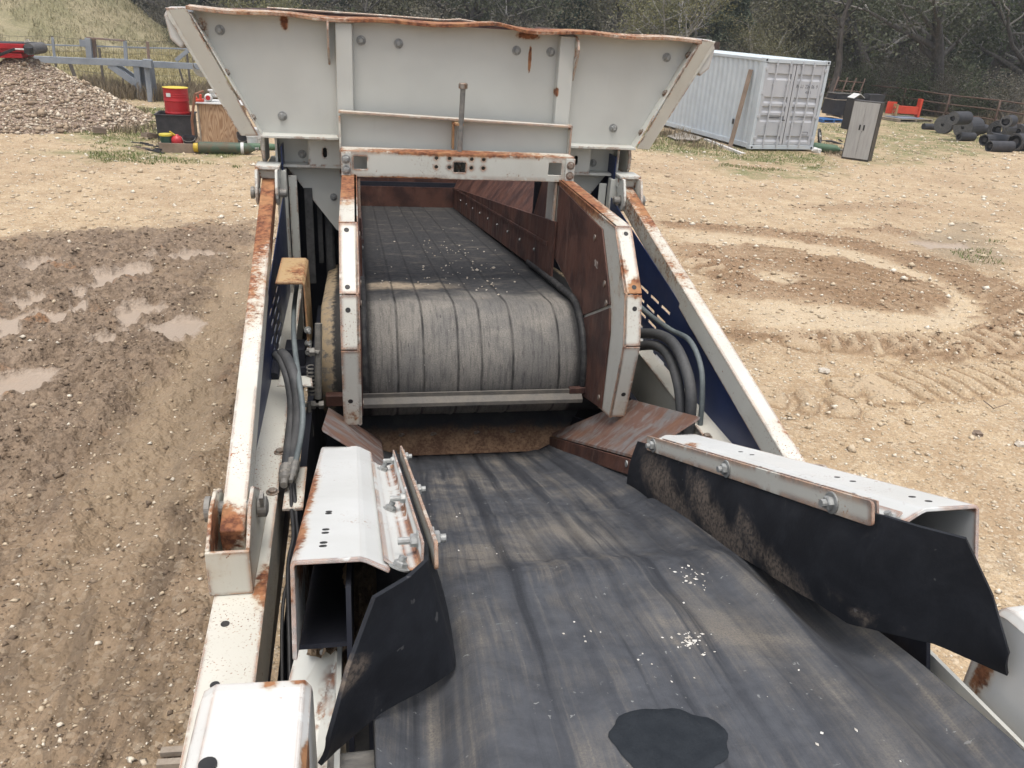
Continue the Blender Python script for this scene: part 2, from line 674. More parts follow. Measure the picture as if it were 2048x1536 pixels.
def worn_plate_material():
    """the two chute wing plates: polished grey streaks over rust"""
    m = NT('polished_rusty_plate')
    p = m.pos()
    st = m.noise(m.scale(p, (2.2, 7, 7)), 1.6, 7, 0.68, .5)
    st2 = m.noise(p, 6, 4, 0.6)
    fine = m.noise(p, 120, 3, 0.6)
    c = m.mix(m.ramp(st, 0.42, 0.6), (0.115, 0.060, 0.043), (0.185, 0.175, 0.17))
    c = m.mix(m.ramp(st2, 0.46, 0.68, 0, 0.8), c, (0.15, 0.072, 0.04))
    c = m.mix(m.ramp(st, 0.62, 0.7, 0, 0.6), c, (0.27, 0.19, 0.13))
    m.set(Base_Color=c, Roughness=m.ramp(st, 0.4, 0.65, 0.75, 0.5), Metallic=m.ramp(st, 0.45, 0.62, 0, 0.35), Normal=m.bump(m.math('ADD', st, m.math('MULTIPLY', fine, .4)), 0.3, 0.005))
    return m.mat


M['worn'] = worn_plate_material()


def lip_material():
    """chute bottom plate: black above, crusted rust and tan dirt towards its lower edge (a crust with its own shape)"""
    m = NT('crusted_chute_plate')
    p = m.pos()
    z = m.n('SeparateXYZ', Vector=p).outputs['Z']
    n = m.noise(p, 9, 5, 0.65)
    f = m.noise(p, 70, 5, 0.7)
    k = m.math('ADD', z, m.math('MULTIPLY', m.math('SUBTRACT', n, 0.5), 0.10))
    low = m.ramp(k, CAM_H - 2.15, CAM_H - 2.20)
    c = m.mix(m.ramp(n, 0.4, 0.7), (0.014, 0.015, 0.018), (0.035, 0.034, 0.034))
    r = m.mix(m.ramp(m.math('ADD', m.math('MULTIPLY', f, .5), m.math('MULTIPLY', n, .5)), 0.40, 0.62), (0.10, 0.050, 0.027), (0.27, 0.168, 0.095))
    c = m.mix(low, c, r)
    m.set(Base_Color=c, Roughness=0.8, Normal=m.bump(f, 0.5, 0.01))
    return m.mat


M['lip'] = lip_material()


def rubber(name, a, b, dust, dust_amt=0.5, uv=False, patches=()):
    """conveyor rubber; u runs across, v along the belt (metres) when uv"""
    m = NT(name)
    p = m.n('UVMap', uv_map='belt').outputs[0] if uv else m.pos()
    along = m.noise(m.scale(p, (38, 2.2, 1) if uv else (20, 2, 20)), 1.0, 6, 0.65)
    cloud = m.noise(p, 2.4, 5, 0.6, 0.6)
    fine = m.noise(p, 160, 3, 0.6)
    mid = m.noise(p, 22, 5, 0.65)
    c = m.mix(m.ramp(mid, 0.35, 0.7), a, b)
    d = m.math('ADD', m.math('MULTIPLY', cloud, 0.55), m.math('MULTIPLY', along, 0.45))
    for (cx, cy, rx, ry, k) in patches:
        q = m.vec('DIVIDE', m.vec('SUBTRACT', p, (cx, cy, 0)), (rx, ry, 1))
        e = m.math('MULTIPLY', m.math('MAXIMUM', m.math('SUBTRACT', 1.0, m.vec('LENGTH', q)), 0.0), k)
        d = m.math('ADD', d, e)
    lo = 0.66 - 0.25 * dust_amt
    c = m.mix(m.ramp(d, lo, lo + 0.2, 0, 0.85), c, dust)
    c = m.mix(m.ramp(fine, 0.68, 0.75, 0, 0.35), c, dust)
    h = m.math('ADD', m.math('MULTIPLY', along, 0.6), m.math('MULTIPLY', fine, 0.4))
    m.set(Base_Color=c, Roughness=m.ramp(d, 0.3, 0.7, 0.48, 0.85), Normal=m.bump(h, 0.35, 0.006))
    m.bsdf.inputs['Specular IOR Level'].default_value = 0.4
    return m.mat



def flap_material():
    """skirt rubber: nearly black, with tan dust stuck to it in clouds where stone brushed past"""
    m = NT('black_skirt_rubber')
    p = m.pos()
    n = m.noise(p, 7, 6, .68, .5)
    f = m.noise(p, 85, 4, .65)
    big = m.noise(p, 2.2, 3, .5)
    c = m.mix(m.ramp(n, .35, .7), (.010, .011, .014), (.019, .021, .026))
    halo = None
    for (q, s_, k) in ((V(.465, 2.25, -1.50), (.12, .42, .13), 1.0), (V(.46, 1.85, -1.36), (.12, .4, .10), .9), (V(.45, 1.5, -1.26), (.1, .4, .08), .75), (V(.47, 1.22, -1.17), (.1, .2, .05), .5), (V(-.62, 1.08, -1.06), (.07, .06, .04), .7), (V(-.60, 1.03, -1.2), (.05, .08, .07), .5), (V(-.47, 1.6, -1.3), (.1, .4, .08), .5)):
        d = m.vec('LENGTH', m.vec('DIVIDE', m.vec('SUBTRACT', p, tuple(q)), s_))
        d = m.math('MULTIPLY', m.math('MAXIMUM', m.math('SUBTRACT', 1.0, d), 0.0), k)
        halo = d if halo is None else m.math('MAXIMUM', halo, d)
    mask = m.ramp(m.math('ADD', m.math('MULTIPLY', halo, .8), m.math('MULTIPLY', m.math('SUBTRACT', n, .5), 1.3)), .12, .5)
    mask = m.math('MULTIPLY', mask, m.ramp(f, .38, .58, .25, 1.0))
    c = m.mix(m.math('MULTIPLY', mask, .8), c, (.17, .135, .105))
    c = m.mix(m.ramp(m.noise(p, 34, 2, .5), .72, .76, 0, .35), c, (.16, .155, .15))
    m.set(Base_Color=c, Roughness=m.ramp(mask, 0, 1, .62, .9), Normal=m.bump(m.math('ADD', m.math('MULTIPLY', n, .5), m.math('MULTIPLY', f, .3)), .25, .006))
    m.bsdf.inputs['Specular IOR Level'].default_value = .25
    return m.mat


M['flap'] = flap_material()
M['skirt'] = rubber('dusty_skirt_rubber', (0.014, 0.014, 0.015), (0.05, 0.048, 0.045), (0.16, 0.14, 0.12), 0.15)

# ================================================================== the yard
def gp(pts, sc=1.0, ox=0, oy=0):
    """photo outline -> outline on the ground (metres)"""
    out = []
    for x, y in pts:
        g = ground_at(ox + x / sc, oy + y / sc)
        out.append((g.x, g.y))
    return out


Z8 = dict(sc=2.56, ox=1280, oy=300)
MUD = gp([(-260, 500), (60, 478), (330, 447), (530, 440), (530, 560), (490, 650), (360, 760), (220, 900), (-260, 1010)])
SOIL = gp([(-400, 492), (60, 480), (330, 449), (560, 440), (560, 1536), (400, 1900), (-400, 1900)])
TRACK = gp([(478, 560), (440, 640), (385, 760), (290, 950), (180, 1170), (40, 1480)])
PUDS = [(gp([(215, 553), (180, 590), (150, 620), (118, 645)]), .15), (gp([(262, 540), (222, 556)]), .14), (gp([(-60, 612), (20, 606), (66, 602)]), .12), (gp([(-60, 655), (20, 642), (80, 630)]), .12), (gp([(-80, 690), (25, 668)]), .2),
        (gp([(250, 640), (290, 622)]), .2), (gp([(330, 665), (370, 648)]), .22), (gp([(325, 518), (420, 512)]), .15), (gp([(70, 530), (110, 520)]), .1), (gp([(1866, 490), (1915, 492)]), .32), (gp([(60, 760), (-40, 790)]), .2), (gp([(230, 670), (205, 690)]), .1)]
BAND_O = gp([(80, 372), (500, 392), (800, 408), (1100, 450), (1300, 500), (1500, 540), (1750, 620), (1966, 700), (2250, 800), (2250, 1080), (1966, 1065), (1700, 1065), (1400, 1075), (1200, 1040), (900, 1000), (450, 960), (430, 905), (800, 935), (1000, 950), (1500, 950), (1700, 920), (1795, 870), (1750, 780), (1600, 700), (1500, 640), (1250, 550), (1050, 492), (800, 462), (500, 432), (150, 402)], **Z8)
ARC = gp([(150, 402), (500, 432), (800, 462), (1050, 492), (1250, 550), (1500, 640), (1600, 700), (1750, 780), (1795, 870), (1700, 920), (1500, 950), (1000, 950), (800, 935), (600, 915), (500, 800), (300, 640)], **Z8)
BLOB = gp([(150, 478), (400, 488), (700, 495), (1000, 540), (1200, 600), (1400, 640), (1560, 700), (1645, 790), (1580, 832), (1300, 832), (1150, 820), (950, 780), (700, 770), (400, 740), (300, 640), (200, 560)], **Z8)
HOLE = gp([(540, 625), (700, 606), (850, 628), (945, 660), (800, 664), (720, 690), (600, 655)], **Z8)
SIDE = gp([(1060, 410), (1250, 392), (1420, 420), (1480, 470), (1400, 450), (1250, 425)], **Z8)
DAMP = gp([(1380, 400), (1700, 380), (1900, 560), (1850, 640), (1600, 560), (1420, 480)], **Z8)
TREAD = [gp([(850, 965), (1250, 985), (1650, 990), (2100, 960)], **Z8), gp([(1270, 1215), (1600, 1180), (2050, 1140)], **Z8), gp([(1080, 1215), (1290, 1270)], **Z8), gp([(680, 1265), (1000, 1310)], **Z8), gp([(300, 590), (420, 640)], **Z8)]
TURF = [gp([(1285, 250), (1500, 304), (1625, 308), (1640, 325), (1560, 335), (1420, 315), (1280, 300)]), gp([(1440, 338), (1640, 332), (1660, 352), (1500, 354)]), gp([(1720, 325), (2100, 300), (2100, 250), (1800, 225), (1760, 250)]), gp([(1640, 245), (1760, 255), (1700, 300), (1640, 300)]), gp([(150, 215), (345, 205), (345, 300), (170, 300)]), gp([(150, 302), (330, 292), (540, 305), (520, 322), (200, 325)])]
FAINT = gp([(900, 300), (1100, 290), (1390, 280)], **Z8)


def ground_masks(x, y):
    n1 = fbm(x * .7, y * .7, 4, 3) - .5
    n2 = fbm(x * 3.7, y * 3.7, 4, 9) - .5
    wob = n1 * 1.1 + n2 * .5
    mud = .85 * sstep(-.9, 1.1, inside(x, y, MUD) + wob * 2.6)
    soil = sstep(-.7, .7, inside(x, y, SOIL) + wob * 1.6)
    d, a = poly_dist(x, y, TRACK)
    track = sstep(.50, .16, d + n2 * .45) * sstep(12.5, 11, y) * (.25 + .75 * sstep(4.0, 6.5, y))
    mud = mud * (1 - .85 * track)
    pud = np.zeros_like(x)
    for pts, r in PUDS:
        d, _ = poly_dist(x, y, pts)
        pud = np.maximum(pud, sstep(r * 1.45, r * .45, d + n2 * .5 + n1 * .25))
    band = sstep(-.14, .18, inside(x, y, BAND_O) + n2 * .6 + n1 * .2)
    blob = sstep(-.14, .18, inside(x, y, BLOB) + n2 * .6 + n1 * .2) * (1 - sstep(-.10, .25, inside(x, y, HOLE) + n2 * .5)) * (1 - .2 * sstep(.56, .66, fbm(x * 1.1, y * 1.1, 3, 77)))
    side = sstep(-.15, .15, inside(x, y, SIDE) + n2 * .6)
    d, _ = poly_dist(x, y, FAINT)
    faint = sstep(.5, .1, d + n2 * .7) * .5
    brown = np.maximum.reduce([band, blob, side, faint]) * (.72 + .28 * sstep(.38, .58, fbm(x * .9, y * 2.2, 4, 83)))
    damp = sstep(-.4, .5, inside(x, y, DAMP) + wob)
    tread = np.zeros_like(x)
    for i, pts in enumerate(TREAD):
        d, al_ = poly_dist(x, y, pts)
        w = .45 if i < 2 else .3
        q = sstep(w, w * .6, d + n2 * .15)
        tread = np.maximum(tread, q * (.5 + .5 * np.sin(al_ * 2 * math.pi / (.26 if i < 3 else .3) + d * 5)))
    for ang, msk, per in ((.5, blob, .30), (-.9, band, .28)):
        pass
    # dozer cleat marks that follow the turn
    cx, cy = 6.3, 9.6
    rr, th_ = np.hypot(x - cx, y - cy), np.arctan2(y - cy, x - cx)
    arcs = (.5 + .5 * np.sin(rr * 2 * math.pi / .24 + n2 * 2)) * np.maximum(blob * sstep(6.0, 7.5, x), .6 * band * sstep(8, 9, x))
    arcs2 = (.5 + .5 * np.sin((x * .5 - y * .87) * 2 * math.pi / .3 + n1 * 3)) * band * sstep(11.5, 10.0, y)
    tread = np.maximum(tread, np.maximum(arcs * .5, arcs2 * .6))
    field = np.maximum(sstep(30.0, 34.0, y + n1 * 5 - np.clip(x, -30, 0) * .05) * sstep(11.5, 9.0, x), sstep(38, 42, y + n1 * 4))
    forest = sstep(28.6, 30.6, x + n1 * 2.0)
    turf = np.zeros_like(x)
    for poly in TURF:
        turf = np.maximum(turf, sstep(-.9, .9, inside(x, y, poly) + n1 * 3.0 + n2 * 1.2))
    pale = sstep(-.15, .3, inside(x, y, ARC) + n2 * .4) * (1 - brown)
    return dict(pale=pale, turf=turf, mud=mud, soil=soil, track=track, pud=pud, brown=brown, damp=damp, tread=tread, field=field, forest=forest, n1=n1, n2=n2)


def ground_height(x, y, m=None, fine=True):
    m = m or ground_masks(x, y)
    h = .05 * (fbm(x * .22, y * .22, 3, 31) - .5)
    h = h + .018 * m['n2']
    if fine:
        c1 = 1 - np.abs(2 * fbm(x * 2.1, y * 2.1, 3, 41) - 1)
        c2 = 1 - np.abs(2 * fbm(x * 6.5, y * 6.5, 3, 47) - 1)
        c3 = fbm(x * 17, y * 17, 2, 53)
        rough = .20 * (c1 - .6) + .11 * (c2 - .6) + .035 * (c3 - .5)
        h = h + m['mud'] * rough + m['soil'] * (1 - m['mud']) * (.045 * (c2 - .6) + .03 * (c3 - .5))
        h = h + m['brown'] * (.028 + .045 * (c2 - .6) + .03 * (c3 - .5)) + .085 * (m['tread'] - .4) * (m['tread'] > 0)
        h = h + .008 * (c3 - .5)
    rut = np.sin((x - .12 * y) * 2 * math.pi / .55 + 4 * m['n1']) * m['soil'] * sstep(.45, .62, fbm(x * .5, y * .5, 3, 61))
    h = h + .03 * rut
    h = h - .05 * m['track']
    lvl = .05 * (fbm(x * .22, y * .22, 3, 31) - .5) * .3 - .035
    k = sstep(0.3, .9, m['pud'])
    h = h * (1 - k) + lvl * k
    return h


def np_mesh(name, co, quads, mat, attrs=(), smooth=True, tris=False):
    me = bpy.data.meshes.new(name)
    n = len(co)
    me.vertices.add(n)
    me.vertices.foreach_set('co', np.ascontiguousarray(co, np.float32).ravel())
    k = quads.shape[1]
    me.loops.add(quads.size)
    me.loops.foreach_set('vertex_index', np.ascontiguousarray(quads, np.int32).ravel())
    me.polygons.add(len(quads))
    me.polygons.foreach_set('loop_start', np.arange(0, quads.size, k, dtype=np.int32))
    if smooth:
        me.polygons.foreach_set('use_smooth', np.ones(len(quads), bool))
    for an, av in attrs:
        a = me.attributes.new(an, 'FLOAT', 'POINT')
        a.data.foreach_set('value', np.ascontiguousarray(av, np.float32))
    me.materials.append(mat)
    me.update(calc_edges=True)
    me.validate()
    o = bpy.data.objects.new(name, me)
    COL.objects.link(o)
    LOC[o.name] = Vector((0, 0, 0))
    return o


def ground_material():
    m = NT('yard_ground')
    p = m.pos()
    a = {k: m.attr(k) for k in ('mud', 'soil', 'track', 'pud', 'brown', 'damp', 'field', 'forest', 'tread', 'turf', 'pale')}
    big = m.noise(p, .35, 5, .6)
    mid = m.noise(p, 2.6, 5, .62)
    sm = m.noise(p, 14, 5, .65)
    fine = m.noise(p, 70, 4, .65)
    vor = m.n('TexVoronoi', Scale=34.0, Vector=p)
    vor.feature = 'F1'
    vcol = m.n('SeparateColor', Color=vor.outputs['Color'])
    stone = vcol.outputs[0]
    vor2 = m.n('TexVoronoi', Scale=95.0, Vector=p)
    stone2 = m.n('SeparateColor', Color=vor2.outputs['Color']).outputs[1]
    # tan limestone gravel
    tan = m.mix(m.ramp(mid, .3, .7), (0.36, 0.258, 0.154), (0.485, 0.375, 0.243))
    tan = m.mix(m.ramp(big, .45, .65, 0, .6), tan, (0.305, 0.21, 0.125))
    tan = m.mix(m.ramp(m.noise(m.vec('ADD', p, (9, 2, 0)), 1.3, 5, .7), .56, .68, 0, .6), tan, (0.245, 0.185, 0.125))
    tan = m.mix(m.ramp(stone, .6, .98, 0, .45), tan, (0.60, 0.52, 0.40))
    tan = m.mix(m.ramp(stone2, .5, .1, 0, .5), tan, (0.24, 0.18, 0.115))
    tan = m.mix(m.ramp(sm, .55, .75, 0, .45), tan, (0.28, 0.21, 0.13))
    # compact brown soil, dark mud
    soil = m.mix(m.ramp(mid, .3, .7), (0.172, 0.122, 0.077), (0.262, 0.190, 0.124))
    soil = m.mix(m.ramp(m.noise(m.scale(p, (3.4, .5, 1)), .9, 6, .72, .9), .46, .60, 0, .8), soil, (0.105, 0.076, 0.052))
    soil = m.mix(m.ramp(m.noise(m.vec('ADD', p, (3, 6, 0)), 1.1, 6, .7), .56, .68, 0, .55), soil, (0.265, 0.20, 0.137))
    soil = m.mix(m.ramp(stone, .75, 1.0, 0, .35), soil, (0.37, 0.31, 0.23))
    soil = m.mix(m.ramp(sm, .5, .75, 0, .5), soil, (0.12, 0.092, 0.066))
    mud = m.mix(m.ramp(sm, .35, .65), (0.125, 0.090, 0.063), (0.255, 0.190, 0.133))
    mud = m.mix(m.ramp(mid, .55, .7, 0, .6), mud, (0.265, 0.20, 0.145))
    orange = m.math('MULTIPLY', m.ramp(m.noise(m.vec('ADD', p, (4, 8, 0)), .9, 3, .6), .57, .66), m.ramp(sm, .4, .6))
    mud = m.mix(m.math('MULTIPLY', orange, .8), mud, (0.30, 0.155, 0.075))
    brn = m.mix(m.ramp(sm, .35, .65), (0.155, 0.094, 0.052), (0.27, 0.172, 0.098))
    brn = m.mix(m.ramp(stone2, .6, 1.0, 0, .45), brn, (0.40, 0.30, 0.20))
    turf = m.mix(m.ramp(sm, .35, .65), (0.095, 0.125, 0.042), (0.215, 0.21, 0.098))
    grn = m.mix(m.ramp(mid, .3, .7), (0.19, 0.17, 0.085), (0.29, 0.25, 0.135))
    leaf = m.mix(m.ramp(mid, .3, .7), (0.085, 0.07, 0.048), (0.16, 0.13, 0.085))
    c = m.mix(a['soil'], tan, soil)
    c = m.mix(a['mud'], c, mud)
    c = m.mix(m.math('MULTIPLY', a['track'], .65), c, (0.30, 0.228, 0.15))
    c = m.mix(m.math('MULTIPLY', a['pale'], m.ramp(mid, .3, .6, .8, .35)), c, (0.52, 0.43, 0.305))
    c = m.mix(m.math('MULTIPLY', a['brown'], .92), c, brn)
    c = m.mix(m.math('MULTIPLY', m.ramp(a['tread'], .02, .25), m.ramp(a['tread'], .5, .3, 0, .6)), c, (0.21, 0.14, 0.082))
    c = m.mix(m.math('MULTIPLY', m.ramp(a['tread'], .35, .9), .7), c, (0.43, 0.335, 0.225))
    c = m.mix(m.math('MULTIPLY', a['damp'], .5), c, (0.17, 0.145, 0.105))
    c = m.mix(m.math('MULTIPLY', a['turf'], m.ramp(m.noise(p, 1.7, 5, .7), .38, .6, .1, .85)), c, turf)
    c = m.mix(a['field'], c, grn)
    c = m.mix(a['forest'], c, leaf)
    pk = m.ramp(a['pud'], .55, .9)
    wet_sheen = m.ramp(m.math('ADD', a['pud'], m.math('MULTIPLY', m.math('SUBTRACT', sm, .5), .3)), .08, .6, 0, .9)
    c = m.mix(wet_sheen, c, (0.345, 0.28, 0.22))  # pale tone paints the sky reflected in the clay
    r = m.math('SUBTRACT', .92, m.math('MULTIPLY', a['mud'], .14))
    r = m.math('ADD', m.math('MULTIPLY', r, m.math('SUBTRACT', 1.0, pk)), m.math('MULTIPLY', pk, .55))
    hgt = m.math('ADD', m.math('MULTIPLY', sm, .6), m.math('ADD', m.math('MULTIPLY', fine, .25), m.math('MULTIPLY', vor.outputs['Distance'], -.6)))
    hgt = m.math('MULTIPLY', hgt, m.math('SUBTRACT', 1.0, m.math('MULTIPLY', pk, .75)))
    m.set(Base_Color=c, Roughness=r, Normal=m.bump(hgt, .75, .03))
    m.bsdf.inputs['Specular IOR Level'].default_value = .3
    return m.mat


M['ground'] = ground_material()
_az = np.radians(np.concatenate([np.linspace(-180, -33, 40, endpoint=False), np.linspace(-33, 53, 900), np.linspace(53, 180, 40)[1:]]))
_r = np.concatenate([np.linspace(.25, 2.4, 14, endpoint=False), np.geomspace(2.4, 62, 860), np.geomspace(62, 900, 40)[1:]])
A_, R_ = np.meshgrid(_az, _r)
gx_, gy_ = (R_ * np.sin(A_)).ravel(), (R_ * np.cos(A_)).ravel()
gm = ground_masks(gx_, gy_)
gh = ground_height(gx_, gy_, gm)
rr_ = R_.ravel()
gh = gh * sstep(120, 60, rr_)
nr, na = A_.shape
idx = np.arange(nr * na).reshape(nr, na)
q_ = np.stack([idx[:-1, :-1], idx[:-1, 1:], idx[1:, 1:], idx[1:, :-1]], -1).reshape(-1, 4)
q_ = np.concatenate([q_, np.array([[idx[0, 0], idx[0, -1], idx[0, na // 2], idx[0, na // 3]]])])
GROUND = np_mesh('ground', np.stack([gx_, gy_, gh], 1), q_[:-1], M['ground'], [(k, gm[k]) for k in ('mud', 'soil', 'track', 'pud', 'brown', 'damp', 'field', 'forest', 'tread', 'turf', 'pale')])
tag(GROUND, kind='structure')


def hgt(x, y):
    x, y = np.atleast_1d(np.asarray(x, float)), np.atleast_1d(np.asarray(y, float))
    return ground_height(x, y)


def gz(x, y):
    return float(hgt(x, y)[0])


# ------------------------------------------------------------------ loose stones, clods
OCT = np.array([(1, 0, 0), (-1, 0, 0), (0, 1, 0), (0, -1, 0), (0, 0, 1), (0, 0, -1)], float)
OCF = np.array([(0, 2, 4), (2, 1, 4), (1, 3, 4), (3, 0, 4), (2, 0, 5), (1, 2, 5), (3, 1, 5), (0, 3, 5)])


def stones(name, x, y, z, r, mat, flat=.65, seed=0):
    n = len(x)
    rs = np.random.RandomState(seed)
    v = OCT[None] * rs.uniform(.6, 1.25, (n, 6, 1)) + rs.uniform(-.28, .28, (n, 6, 3))
    a = rs.uniform(0, 6.28, n)
    ca, sa = np.cos(a)[:, None], np.sin(a)[:, None]
    vx, vy = v[:, :, 0] * ca - v[:, :, 1] * sa, v[:, :, 0] * sa + v[:, :, 1] * ca
    v = np.stack([vx * rs.uniform(.8, 1.4, (n, 1)), vy, v[:, :, 2] * flat], -1) * r[:, None, None]
    v += np.stack([x, y, z], -1)[:, None]
    f = (OCF[None] + (np.arange(n) * 6)[:, None, None]).reshape(-1, 3)
    tone = np.repeat(rs.random_sample(n), 6)
    return np_mesh(name, v.reshape(-1, 3), f, mat, [('tone', tone)], smooth=False)


def stone_material(name, cols):
    m = NT(name)
    t = m.attr('tone')
    c = m.mix(m.ramp(t, 0, .45), cols[0], cols[1])
    c = m.mix(m.ramp(t, .55, .95), c, cols[2])
    n = m.noise(m.pos(), 45, 4, .6)
    c = m.mix(m.ramp(n, .4, .7, 0, .4), c, cols[0])
    m.set(Base_Color=c, Roughness=.9, Normal=m.bump(n, .4, .01))
    m.bsdf.inputs['Specular IOR Level'].default_value = .25
    return m.mat


M['stones'] = stone_material('limestone_pebbles', [(.36, .28, .19), (.52, .43, .31), (.70, .65, .55)])
M['clods'] = stone_material('mud_clods', [(.125, .092, .066), (.19, .143, .10), (.27, .21, .15)])
rs = np.random.RandomState(5)


def scatter_polar(n, r0, r1, a0=-32, a1=52):
    az = np.radians(rs.uniform(a0, a1, n))
    r = np.exp(rs.uniform(math.log(r0), math.log(r1), n))
    return r * np.sin(az), r * np.cos(az), r


sx, sy, sr = scatter_polar(46000, 3.0, 38)
mk_ = ground_masks(sx, sy)
keep = (mk_['pud'] < .3) & (rs.random_sample(len(sx)) < 1 - .75 * np.maximum(mk_['mud'], mk_['forest']) - .7 * mk_['soil'] * (1 - mk_['mud'])) & (mk_['field'] < .5) & ~((np.abs(sx - X0) < 1.1) & (sy < 10.5))
sx, sy, sr = sx[keep], sy[keep], sr[keep]
rad = np.clip(rs.lognormal(-.25, .5, len(sx)) * (.005 + .00105 * sr), .004, .075)
tag(stones('gravel', sx, sy, hgt(sx, sy) + rad * .2, rad, M['stones'], seed=3), kind='stuff')
cx_, cy_, cr_ = scatter_polar(90000, 3.0, 22)
mk_ = ground_masks(cx_, cy_)
keep = rs.random_sample(len(cx_)) < np.clip(mk_['mud'] * .8 + mk_['brown'] * .75 + mk_['soil'] * .30, 0, 1) * (mk_['pud'] < .2) * (1 - .9 * mk_['track'])
cx_, cy_, cr_ = cx_[keep], cy_[keep], cr_[keep]
rad = np.clip(rs.lognormal(-.35, .5, len(cx_)) * (.005 + .0010 * cr_), .004, .045)
isb = ground_masks(cx_, cy_)['brown'] > .4
k = ~isb
tag(stones('mud_clods', cx_[k], cy_[k], hgt(cx_[k], cy_[k]) + rad[k] * .1, rad[k], M['clods'], seed=4), kind='stuff')
M['clods_brown'] = stone_material('soil_clods', [(.17, .112, .07), (.25, .17, .107), (.40, .30, .20)])
k = isb
tag(stones('soil_clods', cx_[k], cy_[k], hgt(cx_[k], cy_[k]) + rad[k] * .1, rad[k], M['clods_brown'], seed=6), kind='stuff')


# ------------------------------------------------------------------ grass
def blades(name, x, y, z, h, w, mat, seed=0, lean=.5):
    n = len(x)
    r = np.random.RandomState(seed)
    a = r.uniform(0, 6.28, n)
    dx, dy = np.cos(a) * w * .5, np.sin(a) * w * .5
    la, lm = r.uniform(0, 6.28, n), r.uniform(.1, 1, n) * lean * h
    lx, ly = np.cos(la) * lm, np.sin(la) * lm
    b0 = np.stack([x - dx, y - dy, z], -1)
    b1 = np.stack([x + dx, y + dy, z], -1)
    m0 = np.stack([x - dx * .8 + lx * .3, y - dy * .8 + ly * .3, z + h * .6], -1)
    m1 = np.stack([x + dx * .8 + lx * .3, y + dy * .8 + ly * .3, z + h * .6], -1)
    tp = np.stack([x + lx, y + ly, z + h * r.uniform(.85, 1.0, n)], -1)
    co = np.stack([b0, b1, m0, m1, tp], 1).reshape(-1, 3)
    i = (np.arange(n) * 5)[:, None]
    f = np.concatenate([i + np.array([[0, 1, 3]]), i + np.array([[0, 3, 2]]), i + np.array([[2, 3, 4]])])
    tone = np.repeat(r.random_sample(n), 5)
    hh = np.tile(np.array([0, 0, .6, .6, 1.0]), n)
    return np_mesh(name, co, f, mat, [('tone', tone), ('tip', hh)], smooth=False)


def grass_material(name, cols):
    m = NT(name)
    t = m.attr('tone')
    c = m.mix(m.ramp(t, .1, .55), cols[0], cols[1])
    c = m.mix(m.ramp(t, .6, .95), c, cols[2])
    big = m.noise(m.pos(), .5, 3, .6)
    c = m.mix(m.ramp(big, .45, .65, 0, .55), c, cols[2])
    m.set(Base_Color=c, Roughness=.75)
    m.bsdf.inputs['Specular IOR Level'].default_value = .2
    return m.mat


M['grass_green'] = grass_material('short_green_grass', [(.070, .125, .030), (.12, .165, .050), (.25, .235, .11)])
M['grass_dry'] = grass_material('dry_field_grass', [(.20, .18, .085), (.29, .25, .13), (.38, .32, .18)])
M['grass_hill'] = grass_material('hill_grass_blades', [(.23, .212, .118), (.28, .25, .148), (.33, .29, .18)])
M['weeds'] = grass_material('brown_weeds', [(.13, .105, .075), (.20, .16, .11), (.28, .23, .15)])


def patch(poly, n, seed, noise_f=.8, thr=.45):
    r = np.random.RandomState(seed)
    P = np.array(poly)
    x = r.uniform(P[:, 0].min(), P[:, 0].max(), n)
    y = r.uniform(P[:, 1].min(), P[:, 1].max(), n)
    k = (inside(x, y, poly) + (fbm(x * .8, y * .8, 3, seed) - .5) * 1.6 > 0)
    if thr:
        k &= fbm(x * noise_f, y * noise_f, 4, seed + 5) > thr
    return x[k], y[k]


GP = [(gp([(1285, 250), (1500, 304), (1625, 308), (1640, 322), (1560, 330), (1420, 312), (1280, 300)]), 16000, 0), (gp([(1440, 335), (1640, 330), (1660, 350), (1620, 362), (1500, 352)]), 6000, .5),
      (gp([(1700, 330), (2100, 300), (2100, 250), (1800, 225), (1760, 250)]), 26000, .5), (gp([(1640, 245), (1760, 255), (1700, 300), (1640, 300)]), 5000, .45), (gp([(150, 215), (345, 215), (345, 300), (170, 305)]), 16000, .42),
      (gp([(150, 300), (330, 290), (540, 305), (520, 330), (200, 330)]), 7000, .52), (gp([(1880, 470), (2000, 480), (2010, 540), (1880, 545)]), 2600, .5)]
bx, by = [], []
for i, (poly, n, thr) in enumerate(GP):
    a, b = patch(poly, n, 60 + i, .9, thr)
    bx.append(a)
    by.append(b)
bx, by = np.concatenate(bx), np.concatenate(by)
tag(blades('grass', bx, by, hgt(bx, by) - .01, rs.uniform(.02, .09, len(bx)), rs.uniform(.008, .02, len(bx)), M['grass_green'], 70, .9), kind='stuff')
fx = rs.uniform(-34, 10, 90000)
fy = 31 + 40 * rs.random_sample(90000) ** 1.5
k = (fy > 31.8 + (fbm(fx * .3, fy * .3, 3, 77) - .5) * 4)
fx, fy = fx[k], fy[k]
tag(blades('field_grass', fx, fy, hgt(fx, fy) - .02, rs.uniform(.10, .32, len(fx)), rs.uniform(.012, .022, len(fx)) * (fy / 34), M['grass_dry'], 71, .7), kind='stuff')
